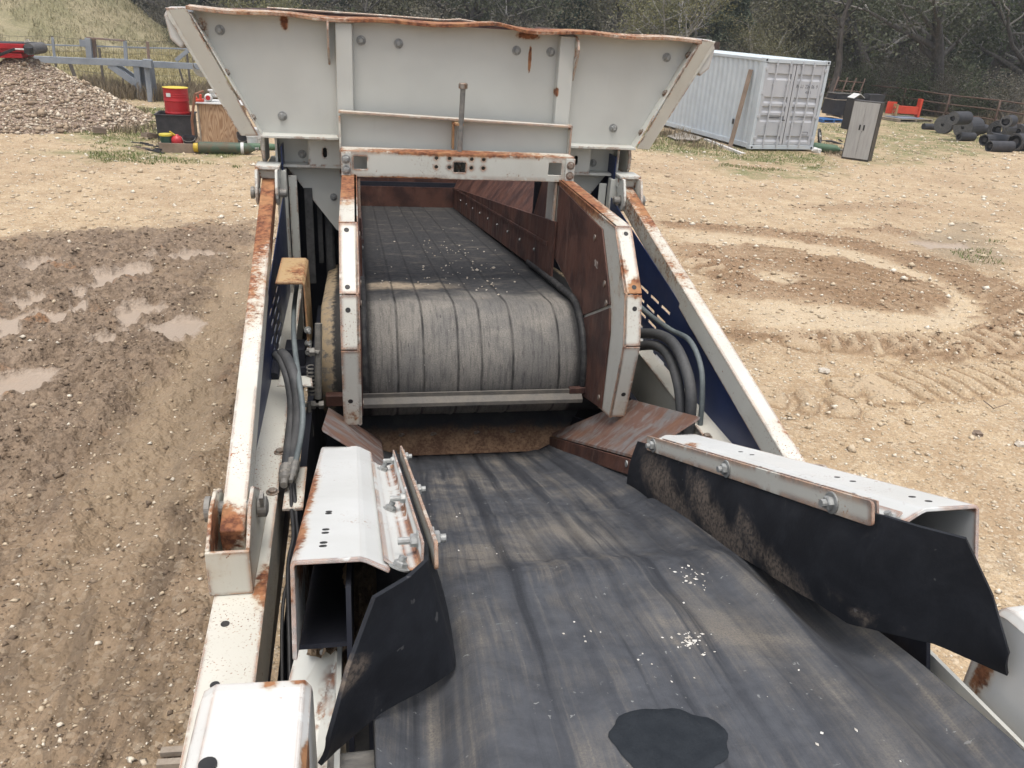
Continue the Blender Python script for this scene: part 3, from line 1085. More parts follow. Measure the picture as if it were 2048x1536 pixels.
# tall brown weeds along the old fence line, around the container and beyond the pipe fence
wl = [(gp([(140, 170), (420, 190), (540, 200), (540, 215), (380, 212), (300, 205), (170, 195)]), 15000, .40, (.25, .75)), (gp([(180, 218), (330, 225), (320, 290), (190, 275)]), 3500, .5, (.08, .3)),
      (gp([(1285, 248), (1330, 258), (1460, 296), (1440, 300), (1290, 285)]), 3000, .45, (.1, .4)), (gp([(1640, 310), (1700, 312), (1690, 300), (1640, 290)]), 1200, .3, (.06, .2))]
wx, wy, wh = [], [], []
for i, (poly, n, thr, hr) in enumerate(wl):
    a, b = patch(poly, n, 160 + i, .7, thr)
    wx.append(a)
    wy.append(b)
    wh.append(rs.uniform(hr[0], hr[1], len(a)))
ex = rs.uniform(29.6, 37, 14000)
ey = rs.uniform(24, 60, 14000)
wx.append(ex)
wy.append(ey)
wh.append(rs.uniform(.25, 1.0, 14000))
wx, wy, wh = np.concatenate(wx), np.concatenate(wy), np.concatenate(wh)
tag(blades('weeds', wx, wy, hgt(wx, wy) - .02, wh, rs.uniform(.012, .03, len(wx)), M['weeds'], 72, .6), kind='stuff')

# ------------------------------------------------------------------ grassy spoil hill on the left
hx, hy = np.meshgrid(np.linspace(-52, -4, 150), np.linspace(50, 100, 130))


def hill_h(x, y):
    h = 7.0 * np.exp(-((x + 27) / 8.0) ** 2 - ((y - 72) / 10) ** 2) + 4.4 * np.exp(-((x + 21.0) / 6.5) ** 2 - ((y - 66) / 6.5) ** 2) + 5.0 * np.exp(-((x + 38) / 9) ** 2 - ((y - 66) / 9) ** 2)
    h = h + 1.0 * (fbm(x * .25, y * .25, 4, 91) - .5) * np.clip(h / 2, 0, 1) - .35
    return h


hz = hill_h(hx, hy)
hi = np.arange(hx.size).reshape(hx.shape)
hq = np.stack([hi[:-1, :-1], hi[:-1, 1:], hi[1:, 1:], hi[1:, :-1]], -1).reshape(-1, 4)
mh = NT('grassy_earth')
_p = mh.pos()
_n1, _n2 = mh.noise(_p, .35, 5, .65), mh.noise(_p, 3, 5, .7)
_c = mh.mix(mh.ramp(_n1, .38, .62), (.23, .21, .115), (.32, .275, .17))
_c = mh.mix(mh.ramp(_n2, .55, .7, 0, .6), _c, (.23, .20, .14))
mh.set(Base_Color=_c, Roughness=.95, Normal=mh.bump(_n2, .8, .3))
HILL = np_mesh('hill', np.stack([hx.ravel(), hy.ravel(), hz.ravel()], 1), hq, mh.mat)
tag(HILL, kind='structure')
tx, ty = rs.uniform(-48, -6, 90000), rs.uniform(52, 80, 90000)
tz = hill_h(tx, ty)
k = (tz > .1) & (fbm(tx * .5, ty * .5, 3, 95) > .30)
tx, ty, tz = tx[k], ty[k], tz[k]
tag(blades('hill_grass', tx, ty, tz - .03, rs.uniform(.12, .34, len(tx)), rs.uniform(.02, .045, len(tx)), M['grass_hill'], 73, 1.0), kind='stuff')

# ================================================================== the screening / crushing plant
ROOT = empty('conveyor_plant', (X0, 4.0, 0.0), 'cream and navy tracked crushing plant with rusty steel hopper, feeder drum and black conveyor belt', 'crushing plant')


def mk(name, parent=None):
    """an Empty-less part starts as its own mesh; this only keeps the call sites short"""
    return parent or ROOT


# ---- bolt prototypes (mesh data shared by all copies)
def bolt_mb(r, h, washer, stud=0.0):
    b = MB()
    if washer:
        b.lathe((0, 0, 0), (0, 0, 1), [(washer, 0), (washer, .0035), (washer * .9, .0045), (washer * .5, .0045)], 20)
    b.add([(r * math.cos(k * math.pi / 3), r * math.sin(k * math.pi / 3), .003) for k in range(6)] + [(r * math.cos(k * math.pi / 3), r * math.sin(k * math.pi / 3), h * .85) for k in range(6)] + [(r * .82 * math.cos(k * math.pi / 3), r * .82 * math.sin(k * math.pi / 3), h) for k in range(6)],
          [tuple(range(6))[::-1]] + [(k, (k + 1) % 6, 6 + (k + 1) % 6, 6 + k) for k in range(6)] + [(6 + k, 6 + (k + 1) % 6, 12 + (k + 1) % 6, 12 + k) for k in range(6)] + [tuple(range(12, 18))])
    if stud:
        b.cyl((0, 0, h * .5), (0, 0, h + stud), r * .55, 10)
    return b


class _Store:
    pass


def proto_mesh(name, mb, mat):
    me = bpy.data.meshes.new(name)
    me.from_pydata(mb.v, [], mb.f)
    me.materials.append(mat)
    bm = bmesh.new()
    bm.from_mesh(me)
    bmesh.ops.recalc_face_normals(bm, faces=bm.faces)
    bm.to_mesh(me)
    bm.free()
    return me


BOLT = proto_mesh('bolt', bolt_mb(.017, .017, .026, .012), M['steel'])
BOLT_RUST = proto_mesh('rusty_bolt', bolt_mb(.017, .016, .024), M['old_steel'])
NUT_STUD = proto_mesh('nut', bolt_mb(.017, .022, .024, .03), M['steel'])
SMALL_BOLT = proto_mesh('small_bolt', bolt_mb(.011, .011, .016), M['steel'])
PLUG = proto_mesh('plug_bolt', bolt_mb(.0, .006, .017), M['old_steel']) if False else None


def bolt(me, parent, pos, axis, scale=1.0, name='bolt'):
    o = bpy.data.objects.new(name, me)
    COL.objects.link(o)
    o.parent = parent
    o.location = Vector(pos) - LOC[parent.name]
    o.rotation_mode = 'QUATERNION'
    o.rotation_quaternion = Vector(axis).normalized().to_track_quat('Z', 'Y') @ Euler((0, 0, RNG.random() * 1.0)).to_quaternion()
    o.scale = (scale,) * 3
    return o


FRONT = (0, -1, 0)

# ------------------------------------------------------------------ hopper
def slope_w(z):
    return 1.48 + .523 * (z + .06)


hp = MB()
th = .012
front = [V(-1.47, 5.10, -.066), V(1.47, 5.10, -.066), V(slope_w(-.70) + .0, 5.10, -.70), V(-slope_w(-.70), 5.10, -.70)]
hp.extrude(front, (0, th, 0))
# lower rear continuation of the front wall, hidden behind the cross beam plate
HOP = build('hopper', hp, M['panel'], ROOT)

# top lip: a rusted flat bent by use
lp = MB()
N_ = 60
pa, pb, tk = [], [], []
for i in range(N_ + 1):
    w = -1.485 + 2.97 * i / N_
    wob = .006 * math.sin(w * 3.1 + .4) + .016 * math.exp(-((w - .22) / .1) ** 2) - .012 * math.exp(-((w - .5) / .25) ** 2) + .006 * math.sin(w * 11)
    y0 = .02 * math.sin(w * 2.3) + .012 * math.exp(-((w - .25) / .12) ** 2)
    pa.append(V(w, 5.005 - y0, -.070 + wob))
    pb.append(V(w, 5.125, -.060 + wob * .7))
    tk.append((0, 0, .018))
lp.sweep(None, pa, pb, tk)
build('top_lip', lp, M['rusty_rim'], HOP, bevel=.002)
# side and bottom lips of the recessed panel
for s in (-1, 1):
    l = MB()
    a, b = V(s * 1.475, 5.02, -.072), V(s * slope_w(-.705), 5.02, -.705)
    dn = Vector((-s * .0105, 0, -.0055))
    l.hexa([a, a + dn, a + dn + Vector((0, .085, 0)), a + Vector((0, .085, 0)), b, b + dn, b + dn + Vector((0, .085, 0)), b + Vector((0, .085, 0))])
    l.extrude([V(s * 1.144, 5.012, -.705), V(s * .70, 5.012, -.705), V(s * .70, 5.1, -.700), V(s * 1.144, 5.1, -.700)], (0, 0, -.014))
    build('panel_lip', l, M['clean'], HOP, bevel=.002)
    # outer wing flange standing behind the lip
    g = MB()
    for t0, t1 in ((0, 1),):
        a0, a1 = V(s * 1.492, 5.035, -.052), V(s * 1.158, 5.035, -.712)
        o0, o1 = V(s * 1.60, 5.10, -.06), V(s * 1.265, 5.10, -.725)
        nrm = Vector((0, .014, 0))
        g.extrude([a0, o0, V(s * 1.605, 5.10, -.10), o1, a1], nrm)
        # side wall return
        g.extrude([o0, V(s * 1.60, 5.45, -.06), V(s * 1.50, 5.45, -.28), V(s * 1.50, 5.10, -.25)], (s * .012, 0, 0))
    build('wing_flange', g, M['clean'], HOP, bevel=.004)
    # sloping side wall down to the skirt boards, and the rest of the body
    sw = MB()
    p0, p1 = V(s * 1.48, 5.45, -.06), V(s * 1.48, 10.0, -.075 - .012 * s)
    q1, q0 = V(s * .58, 10.0, -1.96), V(s * .58, 5.45, -1.36)
    sw.sweep(None, [p0, p1], [q0, q1], [(s * .012, 0, .005)] * 2)
    build('side_wall', sw, M['liner'], HOP)
    sl = MB()
    sl.sweep(None, [V(s * .672, 4.83, -.895), V(s * .672, 5.47, -.895)], [V(s * .582, 4.83, -1.27), V(s * .582, 5.47, -1.36)], [(s * .008, 0, 0)] * 2)
    sl.sweep(None, [V(s * 1.47, 5.12, -.08), V(s * 1.47, 5.46, -.08)], [V(s * 1.15, 5.12, -.70), V(s * 1.15, 5.46, -.70)], [(s * .008, 0, 0)] * 2)
    sl.extrude([V(s * .66, 5.475, -.88), V(s * .93, 5.475, -.84), V(s * .58, 5.475, -1.365)], (0, .008, 0))
    build('side_liner', sl, M['liner'], HOP)
    # lug plate with a lifting eye (seen beside the left slope)
    g = MB()
    g.holed(V(s * 1.47, 5.36 if s < 0 else 5.37, -.36), (s, 0, 0), (0, 0, 1), [(-.10, -.07), (.035, -.07), (.06, -.055), (.072, -.03), (.07, .10), (-.2, .10)], [circle(.035, -.0, .034)], .014)
    build('lifting_lug', g, M['clean'], HOP, bevel=.003)
    # box end behind the flange
    e = MB()
    e.extrude([V(s * 1.60, 5.12, -.055), V(s * 1.625, 5.12, -.10), V(s * 1.605, 5.12, -.22), V(s * 1.55, 5.12, -.27), V(s * 1.49, 5.12, -.2), V(s * 1.52, 5.12, -.05)], (0, .5, 0))
    build('rolled_end', e, M['fender_paint'], HOP, bevel=.012)

_n = (V(1.48, 5.45, -.06) - V(1.48, 10.0, -.06)).cross(V(.58, 10.0, -1.96) - V(1.48, 10.0, -.06)).normalized()
_q = [on_plane(x, y, V(1.47, 10.0, -.08), _n) for x, y in ((1040, 368), (1060, 404), (1078, 440))]
dg = MB()
dg.tube([_q[0] + (_q[0] - _q[2]) * .5] + _q, .012, 6)
build('weld_strip', dg, M['beam_paint'], HOP)

# rear wall of the hopper with a rusty inner face, its rim dipping to the right
rw = MB()
rw.extrude([V(-1.516, 10.0, -.062), V(-.3, 10.0, -.066), V(.45, 10, -.075), V(.6, 10, -.06), V(.9, 10, -.085), V(1.5, 10.0, -.12), V(.58, 10.0, -1.97), V(-.58, 10.0, -1.97)], (0, .014, 0))
REAR = build('rear_wall', rw, M['liner'], HOP)
rr = MB()
rr.tube([V(-1.52, 10.0, -.06), V(-.3, 10.0, -.064), V(.42, 10, -.072), V(.6, 10, -.055), V(.92, 10, -.085), V(1.5, 10, -.12)], .013, 6)
build('rear_rim', rr, M['rusty_rim'], HOP)
# bolts on the front panel
for (w, z) in ((-1.332, -.157), (-1.021, -.604), (-.558, -.170), (-.344, -.175), (.356, -.177), (.565, -.174), (1.303, -.168), (1.007, -.599)):
    bolt(BOLT, HOP, V(w, 5.10, z), FRONT, 1.05)
for s in (-1, 1):
    for t in (.12, .48, .86):
        z = -.072 - t * .633
        bolt(BOLT_RUST, HOP, V(s * (slope_w(z) - .004), 5.062, z), (-s * .886, 0, .463), 1.0, 'nut')
# vertical channels and lugs on the panel
for s in (-1, 1):
    r = MB()
    wc = s * .655
    r.extrude([V(wc - .052, 5.1, -.08), V(wc - .046, 5.045, -.08), V(wc + .046, 5.045, -.08), V(wc + .052, 5.1, -.08)], (0, 0, -.625))
    build('panel_rib', r, M['panel'], HOP, bevel=.006)
    f = MB()
    w0 = s * .735
    if s < 0:
        f.extrude([V(w0, 5.095, -.075), V(w0, 5.0, -.08), V(w0, 4.985, -.12), V(w0, 5.0, -.22), V(w0, 5.095, -.31)], (-.012, 0, 0))
    else:
        f.holed(V(w0 - .02, 5.1, -.2), (0, -1, 0), (0, 0, 1), [(0, -.12), (.03, -.13), (.115, .01), (.125, .05), (.10, .10), (.03, .125), (0, .125)], [circle(.07, .03, .026)], .014)
    build('panel_lug', f, M['wing_paint'], HOP, bevel=.003)

# ------------------------------------------------------------------ hopper support boxes on both sides
for s in (-1, 1):
    fr = MB()
    y = 5.12

    def q(w, z, yy=y):
        return V(s * w, yy, z)
    # top and bottom plates, dividing webs
    fr.box(V(s * .91, 5.26, -.722), (.44, .30, .016))
    fr.box(V(s * .91, 5.26, -.893), (.44, .30, .016))
    fr.box(V(s * 1.07, 5.25, -.807), (.014, .26, .153))
    fr.box(V(s * .88, 5.25, -.807), (.012, .25, .153))
    fr.extrude([q(1.064, -.732), q(.88, -.732), q(.88, -.884), q(1.064, -.884)], (0, .012, 0)) if False else None
    BOXP = build('support_box', fr, M['clean'], ROOT, bevel=.002)
    pk = MB()
    pk.extrude([q(1.062, -.731, 5.20), q(.887, -.731, 5.20), q(.887, -.884, 5.20), q(1.062, -.884, 5.20)], (0, .012, 0))
    pck = build('pocket_plate', pk, M['panel'], BOXP)
    bolt(BOLT, pck, q(.925, -.835, 5.20), FRONT, 1.0)
    pl = MB()
    pl.holed(V(s * .785, 5.108, -.808), (1, 0, 0), (0, 0, 1), rect(-.094, -.078, .094, .078), [[(-.012, -.02), (-.007, -.029), (.007, -.029), (.012, -.02), (.012, .02), (.007, .029), (-.007, .029), (-.012, .02)]], -.012)
    build('slotted_plate', pl, M['clean'], BOXP, bevel=.002)
    bk = MB()
    bk.box(V(s * .785, 5.2, -.808), (.15, .01, .15))
    build('box_back', bk, M['dark_steel'], BOXP)
    rim = MB()                                  # rounded end plate with a boss at the outer end
    rim.extrude([V(s * 1.135, 5.10 + .13 * (1 - math.cos(a)) * .5, -.807 + .083 * math.sin(a)) for a in (math.radians(k) for k in (-90, -60, -30, 0, 30, 60, 90))] + [V(s * 1.135, 5.38, -.724), V(s * 1.135, 5.38, -.89)], (s * .02, 0, 0))
    rim.cyl(V(s * 1.155, 5.22, -.807), V(s * 1.168, 5.22, -.807), .04, 18)
    build('end_plate', rim, M['wing_paint'], BOXP, bevel=.003)
    # crumbs of stone left in the pocket
    gus = MB()
    gus.extrude([V(s * 1.03, 5.2, -.902), V(s * .70, 5.2, -.902), V(s * .66, 5.2, -1.36), V(s * .735, 5.2, -1.30)], (0, .012, 0))
    gs = build('gusset_plate', gus, M['clean'], ROOT)
    bolt(BOLT, gs, V(s * .745, 5.2, -1.093), FRONT, .9)

# ------------------------------------------------------------------ cross beam with holes, deflector plate and threaded rod
cb = MB()
cb.holed(V(0, 4.77, -.811), (1, 0, 0), (0, 0, 1), rect(-.684, -.074, .684, .070),
         [rect(-.615, -.03, -.54, .042), rect(.529, -.034, .609, .038), rect(-.04, -.034, .03, .024)] + [circle(w, z, .011, 10) for w in (-.142, -.066, .064, .135) for z in (.044, -.006)], -.012)
cb.box(V(0, 4.84, -.743), (1.368, .13, .012))
cb.box(V(0, 4.84, -.879), (1.368, .13, .012))
BEAM = build('cross_beam', cb, M['beam_paint'], ROOT, bevel=.002)
for s in (-1, 1):
    e = MB()
    e.box(V(s * .657, 4.753, -.812), (.056, .01, .136))
    ep = build('end_bracket', e, M['clean'], BEAM, bevel=.002)
    for z in (-.782, -.842):
        bolt(BOLT if s < 0 else BOLT_RUST, ep, V(s * .657, 4.748, z), FRONT, 1.0)
bb = MB()
bb.box(V(0, 4.92, -.81), (1.36, .012, .12))
build('beam_web', bb, M['panel'], BEAM)
dp = MB()
dp.extrude([V(-.69, 4.985, -.565), V(.70, 4.985, -.588), V(.70, 4.985, -.78), V(-.69, 4.985, -.78)], (0, .012, 0))
DEF = build('deflector_plate', dp, M['panel'], ROOT)
dl = MB()
dl.extrude([V(-.695, 4.93, -.556), V(.0, 4.925, -.574), V(.70, 4.93, -.590), V(.70, 5.0, -.590), V(-.695, 5.0, -.556)], (0, 0, .012))
for w in (-.69, .692):
    dl.box(V(w, 4.96, -.675), (.012, .06, .2))
build('deflector_lip', dl, M['wing_paint'], DEF, bevel=.002)
rd = MB()
rd.cyl(V(.012, 4.865, -.375), V(.0, 4.865, -.87), .0155, 12)
ROD = build('threaded_rod', rd, M['grey_steel'], ROOT, smooth=False)
bolt(proto_mesh('rod_nut', bolt_mb(.026, .034, 0), M['old_steel']), ROD, V(.012, 4.865, -.39), (0, 0, 1), 1.0, 'rod_nut')
bolt(proto_mesh('rod_nut_low', bolt_mb(.026, .03, .03), M['old_steel']), ROD, V(0, 4.865, -.838), (0, 0, 1), .85, 'rod_nut')
rb = MB()
rb.box(V(-.003, 4.90, -.585), (.05, .09, .014))
rb.box(V(-.03, 4.945, -.66), (.012, .06, .15))
build('rod_guide', rb, M['rust_paint'], ROD, bevel=.002)

# ------------------------------------------------------------------ discharge wing plates with folded flanges and brown liners
WPROF = [(5.08, -.872), (3.62, -.872), (3.365, -1.125), (3.30, -1.36), (3.375, -1.768)]
for s in (-1, 1):
    wp = MB()
    inner = [V(s * .604, y, z) for y, z in WPROF] + [V(s * .604, 3.85, -1.86), V(s * .604, 3.87, -1.62), V(s * .604, 4.0, -1.50), V(s * .604, 4.2, -1.42), V(s * .604, 5.08, -1.30)]
    wp.extrude(inner, (s * .01, 0, 0))
    WING = build('wing_plate', wp, M['wing_paint'], ROOT)
    fl = MB()
    for (y0, z0), (y1, z1) in zip(WPROF[:-1], WPROF[1:]):
        d = Vector((0, y1 - y0, z1 - z0)).normalized()
        nn = Vector((0, d.z, -d.y))            # towards the inside
        nn = -nn if nn.y < 0 and nn.z > 0 else nn
        nn = nn if nn.dot(Vector((0, 4.4 - y0, -1.4 - z0))) > 0 else -nn
        g = .0 if (y0, z0) == WPROF[0] else .004
        a0, a1 = V(s * .600, y0, z0) + d * g, V(s * .600, y1, z1) - d * .004
        o = Vector((s * .084, 0, 0))
        fl.hexa([a0, a0 + o, a0 + o + nn * .01, a0 + nn * .01, a1, a1 + o, a1 + o + nn * .01, a1 + nn * .01])
    FL = build('wing_flange', fl, M['wing_paint'], WING, bevel=.002)
    holes = [(3.60, -.9), (3.40, -1.10), (3.35, -1.19), (3.345, -1.63)]
    for (y, z) in holes:
        hk = MB()
        i = 1 if z > -1.12 else (2 if z > -1.3 else 3)
        (y0, z0), (y1, z1) = WPROF[i], WPROF[i + 1]
        t = (z - z0) / (z1 - z0)
        c = V(s * .65, y0 + (y1 - y0) * t, z)
        d = Vector((0, y1 - y0, z1 - z0)).normalized()
        nn = Vector((0, d.z, -d.y))
        if nn.y > 0:
            nn = -nn
        hk.lathe(c, nn, [(.0115, -.006), (.0115, .0012)], 12)  # dark disc painted as the shade inside a hole
        build('bolt_hole_disc', hk, M['dark_steel'], FL)
    # liner plates on the inside (three pieces with open joints)
    ln = MB()
    ln.extrude([V(s * .594, 4.74, -.90), V(s * .594, 3.80, -.93), V(s * .594, 3.60, -1.16), V(s * .594, 3.55, -1.24), V(s * .594, 4.02, -1.47), V(s * .594, 4.2, -1.40), V(s * .594, 4.74, -1.33)], (s * .008, 0, 0))
    ln.extrude([V(s * .594, 3.545, -1.255), V(s * .594, 3.505, -1.36), V(s * .594, 3.50, -1.78), V(s * .594, 3.84, -1.87), V(s * .594, 3.86, -1.66), V(s * .594, 3.94, -1.52), V(s * .594, 4.0, -1.478)], (s * .008, 0, 0))
    LIN = build('wing_liner', ln, M['liner'], WING, bevel=.0015)
    for (y, z) in ((3.66, -1.17), (3.60, -1.25), (3.545, -1.74), (3.9, -1.0)):
        bolt(proto_mesh('countersunk_bolt', bolt_mb(.010, .002, .017), M['old_steel']), LIN, V(s * .594, y, z), (-s, 0, 0), 1.0, 'liner_bolt')
    # seam bar and skirt board further back
    sb = MB()
    sb.box(V(s * .588, 4.80, -1.12), (.014, .04, .46))
    build('seam_bar', sb, M['beam_paint'], WING, bevel=.002)
    sk = MB()
    sk.extrude([V(s * .579, 4.70, -1.11), V(s * .574, 10.0, -1.955), V(s * .574, 10.0, -2.20), V(s * .579, 4.70, -1.475)], (s * .012, 0, 0))
    SK = build('skirt_board', sk, M['liner'], ROOT)
    lg = MB()
    lg.extrude([V(s * .568, 4.83, -1.27), V(s * .568, 10.0, -1.955), V(s * .568, 10.0, -1.975), V(s * .568, 4.83, -1.295)], (s * .005, 0, 0))
    build('ledge_strip', lg, M['liner'], SK)
    for k in range(9):
        y = 5.2 + k * .5
        bolt(SMALL_BOLT, SK, V(s * .574, y, -1.37 - .1317 * (y - 4.83) - .0), (-s, 0, 0), .8)
    sr = MB()                                   # black rubber seal rubbing on the belt over the drum
    path = []
    for k in range(22):
        a = math.radians(82 + k * 5.2)
        path.append(V(s * .583, 4.16 + .345 * math.cos(a), -1.76 + .345 * math.sin(a)))
    path = [V(s * .583, 5.4, -1.565), V(s * .583, 4.8, -1.487)] + path
    sr.tube(path, .021, 8)
    build('rubber_seal', sr, M['skirt'], ROOT, smooth=True)
_lin = [o for o in bpy.data.objects if o.name.startswith('wing_liner')][-1]
text_mesh('chalk_mark', 'N2', .05, frame(V(.5925, 3.86, -1.135), (0, -1, 0), (0, 0, 1), (-1, 0, 0)), plain('white_chalk', (.5, .46, .42), (.3, .24, .2), 60, .9), _lin, .0004)

# far wall at the bottom of the hopper
fw = MB()
fw.extrude([V(-.574, 9.98, -1.955), V(.574, 9.98, -1.955), V(.574, 9.98, -2.205), V(-.574, 9.98, -2.205)], (0, -.012, 0))
build('rear_skirt', fw, M['liner'], ROOT)

# ------------------------------------------------------------------ feeder belt over its head drum
def belt_grid(name, path, ws, heights, mat, parent, edge_drop=None):
    """path: [(Y, z, (nY, nz), v)] ; ws across ; heights: function(w, i) -> offset along the normal"""
    nv, nw = len(path), len(ws)
    co = np.zeros((nv, nw, 3))
    uv = np.zeros((nv, nw, 2))
    for i, (Y, z, (ny, nz), v) in enumerate(path):
        h = heights(ws, i)
        co[i, :, 0] = X0 + ws
        co[i, :, 1] = Y + ny * h
        co[i, :, 2] = CAM_H + z + nz * h
        uv[i, :, 0] = ws
        uv[i, :, 1] = v
    idx = np.arange(nv * nw).reshape(nv, nw)
    quads = np.stack([idx[:-1, :-1], idx[1:, :-1], idx[1:, 1:], idx[:-1, 1:]], -1).reshape(-1, 4)
    me = bpy.data.meshes.new(name)
    base = LOC[parent.name]
    me.from_pydata([tuple(p) for p in (co.reshape(-1, 3) - np.array(base))], [], [tuple(q) for q in quads])
    lay = me.uv_layers.new(name='belt')
    vi = np.zeros(len(me.loops), np.int32)
    me.loops.foreach_get('vertex_index', vi)
    lay.data.foreach_set('uv', uv.reshape(-1, 2)[vi].ravel())
    me.materials.append(mat)
    me.polygons.foreach_set('use_smooth', [True] * len(me.polygons))
    me.update()
    o = bpy.data.objects.new(name, me)
    COL.objects.link(o)
    o.parent = parent
    LOC[o.name] = base.copy()
    sm = o.modifiers.new('thickness', 'SOLIDIFY')
    sm.thickness = .014
    sm.offset = -1
    return o


DR, DY, DZ = .32, 4.16, -1.76
al = math.radians(7.46)
fpath = []
for k in range(170):
    t = 6.0 * (1 - k / 170) ** 1.3
    fpath.append((DY + DR * math.sin(al) + t * math.cos(al), DZ + DR * math.cos(al) - t * math.sin(al), (math.sin(al), math.cos(al)), -t))
for k in range(72):
    a = math.pi / 2 - al + math.pi * k / 71
    fpath.append((DY + DR * math.cos(a), DZ + DR * math.sin(a), (math.cos(a), math.sin(a)), DR * math.pi * k / 71))
for k in range(1, 8):
    t = 5.8 * k / 7
    fpath.append((DY - DR * math.sin(al) + t * math.cos(al), DZ - DR * math.cos(al) - t * math.sin(al), (-math.sin(al), -math.cos(al)), DR * math.pi + t))
GRO = [(-.565, .010, -.0025), (-.433, .011, .004), (-.41, .007, -.003), (-.276, .010, -.0035), (-.114, .016, .006), (-.094, .008, -.004), (.031, .011, -.0035), (.178, .012, .0035), (.20, .009, -.004), (.222, .011, .002), (.452, .009, -.002), (-.66, .012, -.002)]


def feed_h(ws, i):
    h = np.zeros_like(ws)
    for c, sd, a in GRO:
        h += a * np.exp(-((ws - c) / sd) ** 2)
    v = fpath[i][3]
    h += .004 * (fbm(ws * 3 + 5, np.full_like(ws, v * 1.2), 2, 5) - .5)
    h -= .02 * np.clip((np.abs(ws) - .74) / .06, 0, 1) ** 2
    h += .004 * (vnoise(np.abs(ws) * 0 + v * 25, ws * 3, 8) - .5) * (np.abs(ws) > .77)
    return h


def feed_material():
    m = NT('feeder_belt_rubber')
    p = m.n('UVMap', uv_map='belt').outputs[0]
    sep = m.n('SeparateXYZ', Vector=p)
    u, v = sep.outputs['X'], sep.outputs['Y']
    crack = m.noise(m.scale(p, (120, 9, 1)), 1.0, 6, 0.75)
    scr = m.noise(m.scale(p, (60, 5, 1)), 1.0, 5, 0.7)
    cloud = m.noise(p, 3.2, 6, 0.62, 0.6)
    mid = m.noise(p, 26, 6, 0.7)
    fine = m.noise(p, 150, 4, 0.7)
    base = m.mix(m.ramp(mid, .35, .68), (0.022, 0.023, 0.025), (0.050, 0.050, 0.050))
    # dust and painted-in light pale the drum part; behind, dark with tan puddle marks
    drum = m.ramp(m.math('ADD', v, m.math('MULTIPLY', m.math('SUBTRACT', cloud, .5), .6)), -.40, .06)
    dusty_lit = m.mix(m.ramp(cloud, .35, .65), (0.165, 0.159, 0.149), (0.265, 0.246, 0.216))
    dusty_lit = m.mix(m.ramp(fine, .40, .62, .5, 0), dusty_lit, (.085, .082, .078))
    k = m.math('MULTIPLY', drum, m.ramp(scr, .30, .55, .45, .95))
    c = m.mix(k, base, dusty_lit)
    wisp = m.math('MULTIPLY', m.ramp(m.noise(m.scale(p, (3, 7, 1)), 1.2, 6, .7, 1.0), .52, .66), m.ramp(v, .1, -.15))
    c = m.mix(m.math('MULTIPLY', wisp, .55), c, (.145, .128, .108))
    tan = m.math('MULTIPLY', m.ramp(m.math('ABSOLUTE', m.math('ADD', v, m.math('ADD', .47, m.math('MULTIPLY', m.math('SUBTRACT', cloud, .5), .35)))), .15, .03), m.ramp(u, .1, -.35))
    c = m.mix(m.math('MULTIPLY', tan, m.ramp(mid, .3, .55, .4, .95)), c, (0.33, 0.27, 0.195))
    c = m.mix(m.math('MULTIPLY', m.ramp(crack, .585, .66), m.math('MULTIPLY', drum, .85)), c, (0.022, 0.022, 0.023))
    edge = m.ramp(m.math('ADD', m.math('ABSOLUTE', u), m.math('MULTIPLY', m.math('SUBTRACT', mid, .5), .08)), .725, .75)
    c = m.mix(m.math('MULTIPLY', edge, m.ramp(mid, .35, .55)), c, (0.33, 0.26, 0.17))
    rub = m.ramp(m.math('ABSOLUTE', m.math('ADD', u, m.math('MULTIPLY', m.math('SUBTRACT', mid, .5), .04))), .52, .56)
    c = m.mix(m.math('MULTIPLY', m.math('MULTIPLY', rub, m.math('SUBTRACT', 1.0, edge)), .85), c, (0.018, 0.018, 0.019))
    groove = None
    for gc in (-.41, -.276, -.094, .031, .20, .452):
        g = m.ramp(m.math('ABSOLUTE', m.math('SUBTRACT', u, gc)), .010, .003)
        groove = g if groove is None else m.math('MAXIMUM', groove, g)
    c = m.mix(m.math('MULTIPLY', groove, m.ramp(scr, .3, .6, .95, .45)), c, (0.016, 0.016, 0.017))
    chip = m.ramp(m.noise(m.vec('ADD', p, (3, 3, 0)), 60, 2, .5), .75, .77)
    c = m.mix(m.math('MULTIPLY', chip, .6), c, (0.4, 0.38, 0.34))
    m.set(Base_Color=c, Roughness=m.ramp(k, 0, 1, .72, .92), Normal=m.bump(m.math('ADD', m.math('MULTIPLY', crack, .9), m.math('MULTIPLY', fine, .4)), .5, .006))
    m.bsdf.inputs['Specular IOR Level'].default_value = .22
    return m.mat


FEED = belt_grid('feed_belt', fpath, np.linspace(-.80, .80, 300), feed_h, feed_material(), ROOT)
dr = MB()
dr.cyl(V(-.78, DY, DZ), V(.78, DY, DZ), DR - .02, 40)
dr.cyl(V(-1.0, DY, DZ), V(1.0, DY, DZ), .05, 16)
build('head_drum', dr, M['dark_steel'], ROOT)
